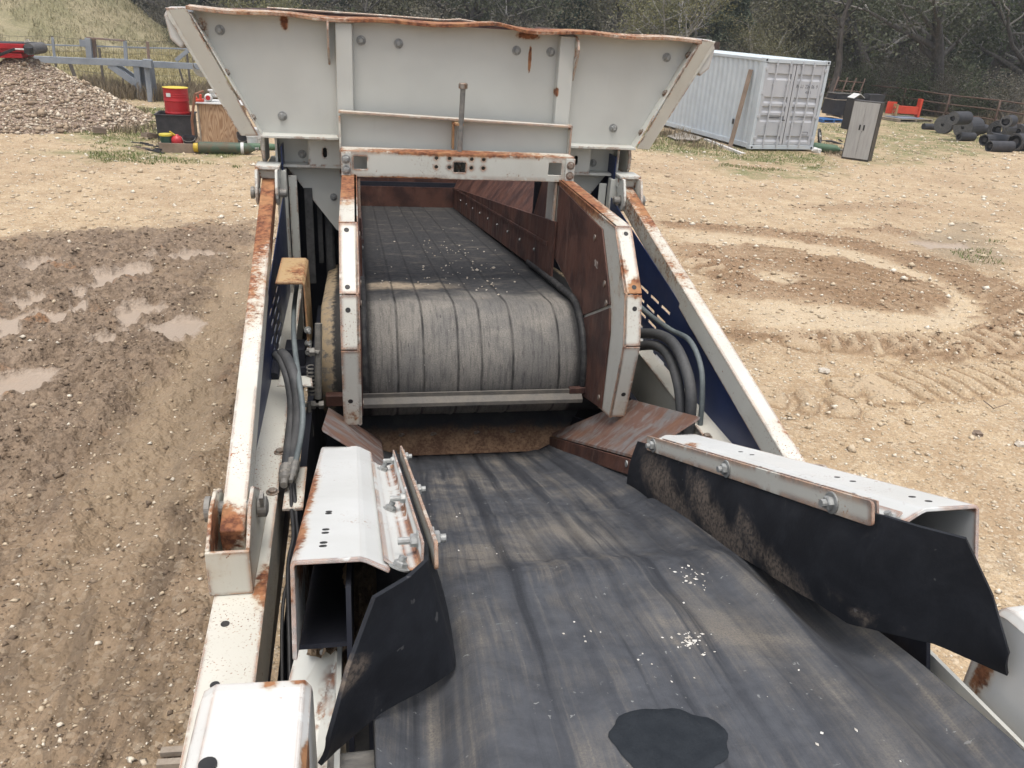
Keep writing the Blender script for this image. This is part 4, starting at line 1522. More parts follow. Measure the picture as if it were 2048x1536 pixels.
# crumbs of stone lying on the feeder belt
cr = MB()
for k in range(170):
    if k < 120 and k % 2:
        continue
    if k < 120:
        w, v = RNG.gauss(.1, .14), -RNG.uniform(.3, 2.3)
    elif k < 150:
        w, v = RNG.uniform(-.5, .5), -RNG.uniform(.1, 4)
    else:
        w, v = RNG.uniform(-.5, .53), -RNG.uniform(.02, 1.2)
    if abs(w) > .55:
        continue
    t = -v
    y, z = DY + DR * math.sin(al) + t * math.cos(al), DZ + DR * math.cos(al) - t * math.sin(al)
    r = RNG.choice((.004, .005, .006, .008)) * (2.0 if k in (151, 155, 160) else 1)
    c = V(w, y, z + r * .6)
    cr.add([c + Vector((RNG.uniform(-.3, .3) * r + x * r, RNG.uniform(-.3, .3) * r + yy * r, zz * r * .7)) for x, yy, zz in ((1, 0, 0), (-1, 0, 0), (0, 1, 0), (0, -1, 0), (0, 0, 1), (0, 0, -1))],
           [(0, 2, 4), (2, 1, 4), (1, 3, 4), (3, 0, 4), (2, 0, 5), (1, 2, 5), (3, 1, 5), (0, 3, 5)])
M['pebble'] = plain('pale_pebbles', (.55, .52, .46), (.34, .28, .21), 40, .9, bump=.2, space='pos')
tag(build('stone_crumbs', cr, M['pebble'], FEED), kind='stuff')

# scraper bar under the drum
sc = MB()
sc.extrude([V(0, 3.79, -1.805), V(0, 3.79, -1.828), V(0, 3.757, -1.850), V(0, 3.757, -1.872), V(0, 3.767, -1.872), V(0, 3.767, -1.856), V(0, 3.80, -1.834), V(0, 3.80, -1.805)], (.575, 0, 0))
sc.v = [(p[0] if i % 16 >= 8 else p[0] - .62, p[1], p[2]) for i, p in enumerate(sc.v)]
build('belt_scraper', sc, plain('grimy_scraper_steel', (.085, .082, .076), (.15, .135, .115), 10, .7, .1, .3, space='pos'), ROOT, bevel=.002)
for _c, _s in ((V(-.70, 3.80, -1.835), (.16, .05, .06)), (V(.55, 3.80, -1.815), (.09, .03, .035))):
    se = MB()
    se.box(_c, _s)
    build('scraper_end', se, M['liner'], ROOT, bevel=.004)

# chute plate between drum and lower belt
cp = MB()
cp.extrude([V(-.54, 3.98, -2.272), V(-.42, 3.97, -2.285), V(.38, 3.97, -2.285), V(.53, 3.985, -2.268), V(.72, 4.18, -2.05), V(-.74, 4.18, -2.05)], (0, .008, .010))
CHUTE = build('chute_plate', cp, M['lip'], ROOT, bevel=.002)
for w in (-.2, .05, .26, -.38):
    bolt(proto_mesh('chute_bolt', bolt_mb(.011, .005, .018), M['old_steel']), CHUTE, V(w, 4.045, -2.19), (0, -.8, -.35), 1.0, 'chute_bolt')
cs = MB()
cs.extrude([V(-.50, 3.965, -2.27), V(-.42, 3.945, -2.293), V(.36, 3.945, -2.293), V(.49, 3.99, -2.25), V(.49, 3.99, -2.29), V(.36, 3.945, -2.325), V(-.42, 3.945, -2.325), V(-.5, 3.965, -2.31)], (0, .012, 0))
build('chute_rubber', cs, M['flap'], ROOT)

# ------------------------------------------------------------------ lower conveyor
ZK = ([.1, .6, .95, 1.2, 1.45, 1.65, 1.85, 2.1, 2.42, 3.2, 4.0, 4.5], [-1.09, -1.115, -1.152, -1.205, -1.272, -1.335, -1.418, -1.508, -1.635, -1.965, -2.305, -2.52])


def belt_z(Y):
    return np.interp(Y, *ZK)


_ys = np.concatenate([np.linspace(4.5, 2.4, 60, endpoint=False), np.linspace(2.4, .9, 130, endpoint=False), np.linspace(.9, .1, 40)])
_zs = np.interp(_ys, *ZK)
_k = np.ones(13) / 13
_zs = np.convolve(np.pad(_zs, 6, mode='edge'), _k, 'valid')
_arc = np.concatenate([[0], np.cumsum(np.hypot(np.diff(_ys), np.diff(_zs)))])
lpath = []
for i in range(len(_ys)):
    j0, j1 = max(i - 1, 0), min(i + 1, len(_ys) - 1)
    d = Vector((0, _ys[j1] - _ys[j0], _zs[j1] - _zs[j0])).normalized()
    lpath.append((float(_ys[i]), float(_zs[i]), (d.z, -d.y), float(_ys[i])))
LGR = [(-.42, .014, -.006), (-.35, .02, .004), (-.21, .012, -.007), (-.19, .02, .004), (-.09, .011, -.006), (.05, .012, -.007), (.075, .02, .004), (.17, .014, -.005), (.30, .016, -.006), (.40, .02, .005), (.50, .012, -.004)]


def low_h(ws, i):
    Y = lpath[i][0]
    wd = ws - .055 * (Y - 1.9)
    h = np.zeros_like(ws)
    gs = .3 + .7 * float(sstep(1.4, 2.0, np.array([Y]))[0])
    for c, sd, a in LGR:
        h += gs * a * np.exp(-((wd - c) / sd) ** 2)
    a = np.abs(ws)
    up = float(sstep(1.45, 2.1, np.array([Y]))[0])          # troughed upstream, flattening over the hump
    h += up * .055 * np.clip((a - .28) / .25, 0, 1) ** 1.6
    dn = float(sstep(1.9, 1.35, np.array([Y]))[0]) * float(sstep(.3, 1.0, np.array([Y]))[0])
    h -= dn * .072 * sstep(.36, .50, a)
    h += dn * .035 * sstep(.50, .60, a)
    h += .024 * math.exp(-((Y - 1.69) / .10) ** 2) * np.exp(-((ws - .05) / .42) ** 2)
    h += .012 * (fbm(ws * 2.2 + 1.3, np.full_like(ws, Y * 1.7), 3, 21) - .5)
    h += .026 * np.exp(-((ws - .37 - .02 * (1.7 - Y)) / .055) ** 2) * math.exp(-((Y - 1.5) / .22) ** 2)
    h += .010 * np.exp(-((ws - .12 - .3 * (1.4 - Y)) / .05) ** 2) * math.exp(-((Y - 1.3) / .35) ** 2)
    return h


def low_material():
    m = NT('conveyor_belt_rubber')
    p = m.n('UVMap', uv_map='belt').outputs[0]
    sep = m.n('SeparateXYZ', Vector=p)
    u, v = sep.outputs['X'], sep.outputs['Y']
    # the belt has wandered: wear lines drift sideways towards the near end
    drift = m.math('ADD', m.math('MULTIPLY', m.math('SUBTRACT', v, 1.9), .055), m.math('MULTIPLY', m.math('SUBTRACT', m.noise(p, 2, 2), .5), .03))
    uu = m.math('SUBTRACT', u, drift)
    q = m.n('CombineXYZ', X=uu, Y=v).outputs[0]
    streak = m.noise(m.scale(q, (14, .42, 1)), 1.0, 5, 0.6, .25)
    streak2 = m.noise(m.vec('ADD', m.scale(q, (75, 1.6, 1)), (4, 2, 0)), 1.0, 6, 0.72)
    cross = m.noise(m.scale(p, (7, 42, 1)), 1.0, 6, .7, 1.4)
    cloud = m.noise(p, 2.2, 6, 0.66, 0.5)
    mid = m.noise(p, 24, 6, 0.7)
    fine = m.noise(p, 210, 4, 0.7)
    near = m.ramp(m.math('ADD', v, m.math('MULTIPLY', m.math('SUBTRACT', cloud, .5), .5)), 1.75, 1.45)
    base = m.mix(m.ramp(mid, .35, .68), (0.024, 0.026, 0.031), (0.044, 0.047, 0.054))
    d = m.math('ADD', m.math('MULTIPLY', cloud, .42), m.math('ADD', m.math('MULTIPLY', streak, .30), m.math('MULTIPLY', streak2, .28)))
    for (cx, cy, rx, ry, k) in ((.17, 1.38, .17, .30, .13), (.30, 1.12, .15, .55, .09), (.40, 1.5, .1, .35, .07), (.0, 2.5, .44, 1.0, .10), (-.2, 1.98, .2, .25, .08), (.12, 1.95, .18, .22, .09), (.33, .75, .3, .3, .08)):
        w = m.vec('DIVIDE', m.vec('SUBTRACT', p, (cx, cy, 0)), (rx, ry, 1))
        d = m.math('ADD', d, m.math('MULTIPLY', m.math('MAXIMUM', m.math('SUBTRACT', 1.0, m.vec('LENGTH', w)), 0.0), k))
    dust = m.mix(m.ramp(cloud, .4, .65), (0.140, 0.131, 0.118), (0.218, 0.192, 0.156))
    dk = m.math('MULTIPLY', m.ramp(d, .48, .66, 0, .78), m.ramp(fine, .30, .60, .35, 1.0))
    film_lit = m.math('ADD', m.ramp(m.noise(p, 6, 6, .68, .8), .35, .68, .04, .26), m.math('MULTIPLY', near, .20))  # greyer near end paints the light falling on it
    c = m.mix(film_lit, base, (0.115, 0.122, 0.135))
    c = m.mix(dk, c, dust)
    c = m.mix(m.math('MULTIPLY', m.ramp(cross, .60, .68), m.math('SUBTRACT', .45, m.math('MULTIPLY', near, .3))), c, (0.020, 0.021, 0.024))
    c = m.mix(m.math('MULTIPLY', m.ramp(streak2, .58, .72), .18), c, (0.17, 0.165, 0.155))
    c = m.mix(m.math('MULTIPLY', m.ramp(streak, .46, .36), .55), c, (0.018, 0.020, 0.024))
    groove = None
    for gc, wd in ((-.42, .016), (-.21, .020), (-.09, .014), (.05, .018), (.17, .014), (.30, .03), (.42, .03), (.52, .04)):
        g = m.ramp(m.math('ABSOLUTE', m.math('SUBTRACT', uu, gc)), wd * 1.7, wd * .3)
        groove = g if groove is None else m.math('MAXIMUM', groove, g)
    gk = m.math('MULTIPLY', groove, m.math('SUBTRACT', .85, m.math('MULTIPLY', near, .40)))
    c = m.mix(m.math('MULTIPLY', gk, m.ramp(streak, .3, .6, 1.0, .3)), c, (0.019, 0.021, 0.026))
    # pale splashes and boot scuffs
    spot = m.math('MULTIPLY', m.ramp(m.noise(p, 46, 3, .6, .6), .66, .70), m.ramp(m.noise(m.vec('ADD', p, (5, 1, 0)), 5.5, 3, .5), .52, .62))
    c = m.mix(m.math('MULTIPLY', spot, .6), c, (0.30, 0.31, 0.30))
    chip = m.ramp(m.noise(m.vec('ADD', p, (3, 8, 0)), 85, 1, .5), .77, .79)
    c = m.mix(m.math('MULTIPLY', chip, .2), c, (0.42, 0.41, 0.38))
    m.set(Base_Color=c, Roughness=m.ramp(d, .4, .65, .62, .9), Normal=m.bump(m.math('ADD', m.math('MULTIPLY', streak2, .5), m.math('ADD', m.math('MULTIPLY', cross, .45), m.math('MULTIPLY', fine, .35))), .4, .006))
    m.bsdf.inputs['Specular IOR Level'].default_value = .28
    return m.mat


LOW = belt_grid('conveyor_belt', lpath, np.linspace(-.59, .59, 260), low_h, low_material(), ROOT)


def belt_pt(w, Y, up=0.0):
    """a point on the lower belt's surface"""
    i = int(np.argmin(np.abs(_ys - Y)))
    h = float(low_h(np.array([w]), i)[0]) + up
    y, z, (ny, nz), _ = lpath[i]
    dy = Y - y
    j = min(max(i + (1 if dy < 0 else -1), 0), len(lpath) - 1)
    if abs(lpath[j][0] - y) > 1e-6:
        z = z + (lpath[j][1] - z) * dy / (lpath[j][0] - y)
    return V(w, Y + ny * h, z + nz * h)


# dark repair patch glued on the belt
pm = MB()
ring = []
for k in range(48):
    a = 2 * math.pi * k / 48
    r = 1 + .045 * math.sin(3 * a + 1) + .03 * math.sin(7 * a) + .02 * math.sin(11 * a + 2)
    ring.append((-.075 + .106 * r * math.cos(a), .958 + .092 * r * math.sin(a)))
vs, fs = [], []
for lev, (sc_, up) in enumerate(((0.0, .004), (.35, .004), (.7, .004), (.96, .0038), (1.0, .0012))):
    for (w, y) in ring:
        vs.append(belt_pt(-.075 + (w + .075) * sc_, .958 + (y - .958) * sc_, up))
for l in range(4):
    for k in range(48):
        j = (k + 1) % 48
        fs.append((l * 48 + k, l * 48 + j, (l + 1) * 48 + j, (l + 1) * 48 + k))
pm.add(vs, fs)
build('repair_patch', pm, plain('dark_patch_rubber', (.012, .015, .019), (.021, .025, .030), 30, .75, bump=.3, fine=200, bd=.003, space='pos', spec=.2), LOW, smooth=True)
# small clusters of white crumbs on the belt
wc = MB()
for (cw, cy, n, sp) in ((.24, 1.575, 26, .03), (.10, 1.265, 40, .022), (-.12, 1.33, 6, .04), (0, 1.15, 5, .05), (0, 2.1, 8, .35), (.36, .95, 8, .10)):
    for k in range(n):
        w, y = RNG.gauss(cw, sp), RNG.gauss(cy, sp)
        if abs(w) > .42 or not .3 < y < 3.9:
            continue
        r = RNG.choice((.0016, .002, .0025, .0035, .0045 if sp < .04 else .003))
        c = belt_pt(w, y, r * .4)
        st = RNG.uniform(.7, 1.8)
        an = RNG.uniform(0, 3.14)
        ex, ey = Vector((math.cos(an), math.sin(an), 0)), Vector((-math.sin(an), math.cos(an), 0))
        wc.add([c + ex * r * st, c - ex * r * st, c + ey * r, c - ey * r, c + Vector((0, 0, r * .6)), c - Vector((0, 0, r * .6))], [(0, 2, 4), (2, 1, 4), (1, 3, 4), (3, 0, 4), (2, 0, 5), (1, 2, 5), (3, 1, 5), (0, 3, 5)])
tag(build('white_crumbs', wc, plain('white_grit', (.62, .61, .57), (.4, .37, .32), 60, .9, space='pos'), LOW), kind='stuff')


M['idler'] = plain('dusty_idler', (.16, .115, .08), (.07, .055, .045), 14, .9, bump=.6, space='pos')
# ---- skirt covers (channels), inner brackets, clamp bars and rubber flaps, per side
def tilt(s, Y):
    return s * .020 * min(max((2.72 - Y) / 1.43, 0), 1.3)


SD, NN = Vector((0, .9285, -.3714)), Vector((0, .3714, .9285))


def cov(s, w, n, t):
    """cover frame: t metres back along the slope from the near end, n above the top sheet"""
    p = V(s * w, 1.288, -.942) + SD * t + NN * n
    p.z += tilt(s, p.y)
    return p


LEN = 1.56
for s in (-1, 1):
    prof = [(.742, -.19), (.742, -.10), (.742, -.008), (.736, 0), (.61, 0), (.598, -.004), (.553, -.027)]
    cv = MB()
    pa = [cov(s, w, n, 0) for w, n in prof]
    pb = [cov(s, w + .014, n, LEN) for w, n in prof]
    tk = [(-s * .009, 0, 0), (-s * .009, 0, 0), Vector((-s * .008, 0, 0)) - NN * .004, Vector((-s * .004, 0, 0)) - NN * .008, -NN * .009, -NN * .009, -NN * .008 + Vector((s * .004, 0, 0))]
    cv.sweep(None, pa, pb, tk)
    COVER = build('skirt_cover', cv, M['cover_paint'], ROOT, bevel=.002)
    for t in ((.21, .24, .10, .127, .40, .42) if s < 0 else (.98, .90, .42, .35, .12, .065)):
        hl = MB()
        hl.lathe(cov(s, .685 if s < 0 else .665, 0, t), NN, [(.008, -.006), (.008, .0012)], 12)  # dark disc in place of an opening, its shade put into the colour
        build('slot_hole_disc', hl, M['dark_steel'], COVER)
    # inner angle that carries the clamp bar
    an = MB()
    ap = [(.566, -.014), (.545, -.030), (.522, -.038), (.498, -.030), (.489, -.012), (.487, .022)]
    an.sweep(None, [cov(s, w, n, .0 + (.02 if w > .52 else 0)) for w, n in ap], [cov(s, w + .006, n, 1.26) for w, n in ap], [NN * .004 + Vector((-s * .002, 0, 0))] * 4 + [Vector((s * .005, 0, 0))] * 2)
    ANG = build('skirt_bracket', an, M['cover_paint'], COVER, bevel=.0015)
    for t in (.09, .52, 1.14):
        bolt(NUT_STUD, ANG, cov(s, .492, .004, t), (s, 0, 0), .82, 'nut')
        bolt(BOLT, ANG, cov(s, .536, -.031, t + .02 - .09 * (t < .2)), NN * .9 + Vector((-s * .35, 0, 0)), .85)
    # clamp bar
    br = MB()
    p0, p1 = cov(s, .468, .026, -.02), cov(s, .472, .026, 1.345)
    q0, q1 = cov(s, .466, -.030, -.02), cov(s, .470, -.030, 1.345)
    rnd = []
    for (cx, cy, a0) in ((.0, 0, 0),):
        pass
    loop = []
    L_ = 1.365
    for (tx, ny, st) in ((.012 - .02, .026 - .012, 90), (.012 - .02, -.030 + .012, 180), (1.345 - .012, -.030 + .012, 270), (1.345 - .012, .026 - .012, 0)):
        for k in range(4):
            a = math.radians(st + k * 30)
            loop.append(cov(s, .4695, ny + .012 * math.sin(a), tx + .012 * math.cos(a)))
    br.extrude(loop, (-s * .008, 0, 0))
    BAR = build('clamp_bar', br, M['wing_paint'], COVER, bevel=.0015)
    for t in (.125, .665, 1.265):
        bolt(BOLT, BAR, cov(s, .4610, -.004, t), (-s, 0, 0), 1.0)
    # rubber flap, hanging on the belt and flared at its free end
    ST = [(2.66, .481, -1.505, .462, -1.735), (2.42, .480, -1.405, .458, -1.632), (2.0, .479, -1.235, .452, -1.470), (1.65, .478, -1.095, .448, -1.345), (1.36, .477, -.978, .452, -1.243), (1.26, .486, -.935, .475, -1.222),
          (1.20, .525, -.925, .53, -1.206), (1.145, .588, -.92, .60, -1.196), (1.085, .636, -1.02, .650, -1.192), (1.035, .672, -1.13, .690, -1.188)]
    nv = 9
    co = []
    tt = np.linspace(0, len(ST) - 1, 46)
    arr = np.array(ST)
    for t in tt:
        row = [np.interp(t, np.arange(len(ST)), arr[:, c]) for c in range(5)]
        for k in range(nv):
            f = k / (nv - 1)
            Y = row[0]
            bow = .012 * math.sin(f * math.pi) * (1 if Y > 1.3 else .4)
            if s < 0:
                bow += .048 * f ** 1.3 * math.exp(-((Y - 1.27) / .13) ** 2)
            if k == nv - 1 and 1.06 < Y:
                row[4] += .007 * (float(vnoise(np.array([Y * 23.0]), np.array([s * 3.0]), 5)[0]) - .5)
            co.append(V(s * (row[1] + (row[3] - row[1]) * f - bow), Y, row[2] + (row[4] - row[2]) * f + tilt(s, Y)))
    nt = len(tt)
    fm = MB()
    fm.add(co, [(i * nv + k, i * nv + k + 1, (i + 1) * nv + k + 1, (i + 1) * nv + k) for i in range(nt - 1) for k in range(nv - 1)])
    FLAP = build('rubber_flap', fm, M['flap'], COVER, smooth=True)
    so = FLAP.modifiers.new('thickness', 'SOLIDIFY')
    so.thickness = .009
    so.offset = 0
    es = FLAP.modifiers.new('crisp', 'EDGE_SPLIT')
    es.split_angle = math.radians(50)
    # stringer, rail and idler roll under the cover
    st = MB()
    st.extrude([cov(s, .63, -.06, .02), cov(s, .63, -.06, 3.2), cov(s, .63, -.42, 3.2), cov(s, .63, -.42, .02)], (s * .01, 0, 0))
    st.extrude([cov(s, .74, -.20, .1), cov(s, .74, -.2, 1.5), cov(s, .64, -.2, 1.5), cov(s, .64, -.2, .1)], NN * -.01)
    build('stringer', st, M['blue_dark'], ROOT)
    for yy in (1.50, 2.2, 2.9):
        z = float(belt_z(yy))
        ro = MB()
        ro.lathe(V(s * .58, yy, z - .14), (s * .85, 0, .5), [(.0, 0), (.05, .002), (.058, .012), (.058, .16), (.05, .17), (.0, .172)], 18)
        RO = build('idler_roll', ro, M['idler'], ROOT)
        hb = MB()
        hb.box(V(s * .66, yy + .05, z - .16), (.05, .06, .12))
        build('roll_holder', hb, M['idler'], RO)

# a heap of spilled dirt inside the left cover
dm = MB()
gx, gy = 16, 16
vs = []
for i in range(gx):
    for j in range(gy):
        u, v = i / (gx - 1), j / (gy - 1)
        w, Y = -.735 + .16 * u, 1.42 + .5 * v
        h = .17 * math.exp(-((u - .8) / .35) ** 2 - ((v - .6) / .4) ** 2) + .035 * RNG.random()
        vs.append(V(w, Y, float(belt_z(Y)) - .07 + h))
dm.add(vs, [(i * gy + j, i * gy + j + 1, (i + 1) * gy + j + 1, (i + 1) * gy + j) for i in range(gx - 1) for j in range(gy - 1)])
tag(build('spilled_dirt', dm, M['dirt'], ROOT), kind='stuff')

# chute wing plates that shed stone from the wings onto the lower belt
for s in (-1, 1):
    a, b, c, d = V(s * .492, 4.06, -2.235), V(s * .515, 2.735, -1.632), V(s * .745, 2.70, -1.437), V(s * .752, 3.50, -1.745)
    wg = MB()
    wg.extrude([a, b, c, d], Vector((s * .004, .004, .011)))
    WGP = build('chute_wing', wg, M['worn'], ROOT, bevel=.002)
    sk = MB()
    dn = Vector((0, .02, -.085))
    if s > 0:
        sk.extrude([a + Vector((-s * .004, 0, -.004)), b + Vector((-s * .004, 0, -.004)), b + dn + Vector((-s * .012, 0, 0)), a + dn + Vector((-s * .012, 0, 0))], (-s * .009, 0, 0))
        K = build('chute_wing_skirt', sk, M['liner'], WGP, bevel=.0015)
        bolt(proto_mesh('skirt_bolt', bolt_mb(.009, .004, .015), M['steel']), K, b + Vector((-s * .018, .06, -.055)), (-s, 0, 0), 1.0, 'skirt_bolt')
    rsb = MB()
    b2 = b + Vector((0, -.25, .06))
    rsb.sweep(None, [a + Vector((-s * .012, 0, -.07)), (a + b) * .5 + Vector((-s * .012, 0, -.07)), b + Vector((-s * .012, 0, -.07))], [a + Vector((-s * .03, 0, -.125)), (a + b) * .5 + Vector((-s * .026, 0, -.13)), b + Vector((-s * .02, 0, -.135))], [(s * .01, 0, 0)] * 3)
    build('wing_rubber', rsb, M['skirt'], WGP)

# ------------------------------------------------------------------ struts with pins
for s in (-1, 1):
    def lw(Y):
        return V(s * (1.151 - .0375 * (5 - Y)), Y, -.951 - .197 * (5 - Y))
    st = MB()
    A, B = lw(5.02), lw(2.19)
    ax = (B - A).normalized()
    sd = Vector((-s * .076, 0, 0))
    up = ax.cross(sd).normalized()
    up = up if up.z > 0 else -up
    dn = up * -.112
    st.hexa([A, A + sd, A + sd + dn, A + dn, B, B + sd, B + sd + dn, B + dn])
    STR = build('strut', st, M['strut_paint'], ROOT, bevel=.006)
    # upper clevis and pin
    pu = A + ax * .1 + dn * .45
    cl = MB()
    for w in (.016, -.096):
        c = pu + Vector((s * w, 0, 0))
        cl.extrude([c + Vector((0, .075 * math.cos(a), .075 * math.sin(a))) for a in (math.radians(k) for k in range(150, 400, 25))] + [c + Vector((0, .16, .06)), c + Vector((0, .16, .13)), c + Vector((0, -.02, .13))], (s * .016, 0, 0))
    cl.box(pu + Vector((-s * .035, .10, .135)), (.14, .16, .02))
    cl.box(V(s * 1.107, 5.10, -.925), (.125, .2, .05))
    build('upper_clevis', cl, M['clean'], STR, bevel=.004)
    pn = MB()
    pn.lathe(pu + Vector((s * .062, 0, -.005)), (-s, 0, 0), [(.036, 0), (.036, .018), (.026, .02), (.026, .135), (.034, .137), (.034, .16), (.024, .163), (.024, .20), (.017, .205)], 18)
    build('pin', pn, M['grey_steel'], STR)
    # lower clevis on the chassis rail
    lo = MB()
    yb, zt, zb = 2.10, -1.50, -1.672
    for w, hz in ((1.062, .06), (.945, .075)):
        lo.extrude([V(s * w, yb, zb), V(s * w, yb, zt - .01), V(s * w, yb + .02, zt), V(s * w, yb + .11, zt + hz), V(s * w, yb + .20, zt + hz + .012), V(s * w, yb + .30, zt + .02), V(s * w, yb + .42, zb)], (s * .012, 0, 0))
    lo.box(V(s * 1.0095, yb - .006, (zb + zt - .012) / 2), (.129, .012, zt - .012 - zb))
    build('lower_clevis', lo, M['strut_paint'], STR, bevel=.003)
    pc = V(s * 1.01, 2.32, -1.505)
    p2 = MB()
    p2.lathe(pc + Vector((s * .095, 0, 0)), (-s, 0, 0), [(.042, 0), (.042, .016), (.03, .02), (.025, .022), (.025, .16), (.034, .163), (.034, .19), (.02, .195)], 18)
    p2.box(pc + Vector((-s * .085, -.02, .035)), (.012, .03, .06), Matrix.Rotation(.3, 3, 'X'))
    build('pin', p2, M['grey_steel'], STR)

# ------------------------------------------------------------------ chassis rails, posts, navy side panels
for s in (-1, 1):
    ch = MB()
    zc = -1.674

    def wi(Y):
        return .868 + .0185 * Y
    ch.sweep(None, [V(s * (wi(Y) + .155), Y, zc) for Y in (.5, 2.6, 5.2)], [V(s * wi(Y), Y, zc) for Y in (.5, 2.6, 5.2)], [(0, 0, -.012)] * 3)
    ch.sweep(None, [V(s * (wi(Y) + .154), Y, zc - .014) for Y in (.5, 2.6, 5.2)], [V(s * (wi(Y) + .154), Y, zc - .28) for Y in (.5, 2.6, 5.2)], [(-s * .012, 0, 0)] * 3)
    ch.sweep(None, [V(s * (wi(Y) + .006), Y, zc - .014) for Y in (.5, 2.6, 5.2)], [V(s * (wi(Y) + .006), Y, zc - .28) for Y in (.5, 2.6, 5.2)], [(s * .012, 0, 0)] * 3)
    RAIL = build('chassis_rail', ch, M['chassis_paint'], ROOT, bevel=.003)
    for (w, Y) in ((1.011, 1.96), (1.005, 1.72), (.99, 1.3)):
        hl = MB()
        hl.lathe(V(s * w, Y, zc), (0, 0, 1), [(.013, -.01), (.013, .0012)], 14)  # flat dark disc, painting a shaded hole in the rail
        build('rail_hole_disc', hl, M['dark_steel'], RAIL)
    for (w, Y) in ((.934, 2.977), (.937, 2.673)):
        bolt(BOLT_RUST, RAIL, V(s * w, Y, zc), (0, 0, 1), 1.0)
    po = MB()
    po.box(V(s * 1.045, 5.08, -1.45), (.06, .07, 1.08))
    po.box(V(s * .985, 5.12, -1.45), (.05, .012, 1.0))
    build('corner_post', po, M['clean'], ROOT, bevel=.004)
    bp = MB()
    slots = []
    for r_, z in enumerate((-1.387, -1.458, -1.532, -1.605, -1.672)):
        off = (0.0, .045, -.012, .028, -.01)[r_]
        for k in range(3):
            y0 = 3.815 + off + k * .176
            if z < -1.6:
                y0 += -.01
            slots.append([(-y0, z - .009), (-y0, z + .009), (-y0 - .135, z + .009), (-y0 - .135, z - .009)])
    x_ = X0 + s * 1.03

    def top(Y):
        return -.951 - .197 * (5 - Y) - .085
    outline = [(-5.06, -1.70), (-5.06, top(5.06)), (-2.30, top(2.30)), (-2.22, -1.665), (-2.22, -1.70)]
    bp.holed(Vector((x_, 0, CAM_H)), (0, -1, 0), (0, 0, 1), outline, slots, .004)
    SP = build('side_panel', bp, M['blue'], ROOT)
    # lower skirt of the panel and outer body behind
    sk2 = MB()
    sk2.box(V(s * 1.035, 7.6, -1.72), (.006, 5.1, 1.9))
    sk2.box(V(s * 1.035, 3.6, -2.25), (.006, 3.0, 1.06))
    build('body_side', sk2, M['blue'], ROOT)
# dark sheets added so the gaps into the plant look shaded
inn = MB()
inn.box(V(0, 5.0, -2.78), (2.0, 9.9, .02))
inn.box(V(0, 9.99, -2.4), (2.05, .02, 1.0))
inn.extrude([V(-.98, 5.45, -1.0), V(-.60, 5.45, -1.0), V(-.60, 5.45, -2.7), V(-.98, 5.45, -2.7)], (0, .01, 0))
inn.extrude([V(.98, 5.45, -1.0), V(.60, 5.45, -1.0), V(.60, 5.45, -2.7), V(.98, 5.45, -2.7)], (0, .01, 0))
build('added_dark_pan', inn, M['blue_dark'], ROOT)
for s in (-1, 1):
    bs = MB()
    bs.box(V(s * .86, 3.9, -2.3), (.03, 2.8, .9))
    build('inner_dark_wall', bs, M['blue_dark'], ROOT)  # dark wall added to keep the inside of the bay in shade
# tracks carry the plant on the ground
for s in (-1, 1):
    tr = MB()
    tr.extrude([V(s * .50, y, z) for y, z in ((1.8, -2.95), (1.55, -3.1), (1.55, -3.25), (1.8, -3.395), (7.6, -3.395), (7.85, -3.25), (7.85, -3.1), (7.6, -2.95))], (s * .38, 0, 0))
    for k in range(40):
        tr.box(V(s * .69, 1.8 + k * .149, -2.94), (.40, .05, .03))
    build('track', tr, M['dark_steel'], ROOT)
for s in (-1, 1):
    for y in (2.4, 6.5):
        mast = MB()
        mast.box(V(s * .7, y, -2.87), (.2, .4, .22))
        build('track_mount', mast, M['dark_steel'], ROOT)

# ------------------------------------------------------------------ near fenders over the head-drum bearings, support plates
for s in (-1, 1):
    fd = MB()
    pr_ = [(.700, -1.34), (.700, -1.10), (.712, -1.082), (.86, -1.075), (.882, -1.09), (.892, -1.12), (.895, -1.34)]
    n_ = len(pr_)
    z0 = .0 if s < 0 else .03
    rings = []
    for (Y, sh, dz) in ((1.135, .0, -.10), (1.132, 0, -.035), (1.115, .0, -.008), (1.09, 0, 0), (.55, 0, .03)):
        rings.append([V(s * w, Y, (z + (dz if z > -1.3 else 0)) + z0) for w, z in pr_])
    fd.add([p for r in rings for p in r], [(i * n_ + k, i * n_ + k + 1, (i + 1) * n_ + k + 1, (i + 1) * n_ + k) for i in range(len(rings) - 1) for k in range(n_ - 1)] + [tuple(range(n_))])
    FD = build('bearing_fender', fd, M['fender_paint'], ROOT, smooth=False, bevel=.006)
    hh = MB()
    hh.lathe(V(s * .845, .93, -1.0635 + z0), (0, .06, 1), [(.014, -.012), (.014, .0015)], 14)  # dark disc that paints the shade of a hole in the fender
    build('fender_hole_disc', hh, M['dark_steel'], FD)
    sp = MB()
    sp.extrude([V(s * .735, 1.60, -1.30), V(s * .80, 1.28, -1.42), V(s * .80, 1.22, -1.50), V(s * .69, 1.20, -1.46), V(s * .665, 1.24, -1.38), V(s * .665, 1.5, -1.3)], (0, .006, -.012))
    build('support_plate', sp, M['clean'], ROOT, bevel=.004)
    cap = MB()
    cap.box(V(s * .62, 1.10, -1.36), (.12, .05, .14))
    build('bearing_block', cap, M['grey_steel'], ROOT, bevel=.006)
    en = MB()
    en.extrude([V(s * .655, 1.40, -1.27), V(s * .655, .4, -1.20), V(s * .655, .4, -1.75), V(s * .655, 1.40, -1.75)], (s * .01, 0, 0))
    build('end_side_plate', en, M['panel'], ROOT)
hd = MB()
hd.cyl(V(-.58, .72, -1.31), V(.58, .72, -1.31), .10, 30)
build('front_drum', hd, M['dark_steel'], ROOT)
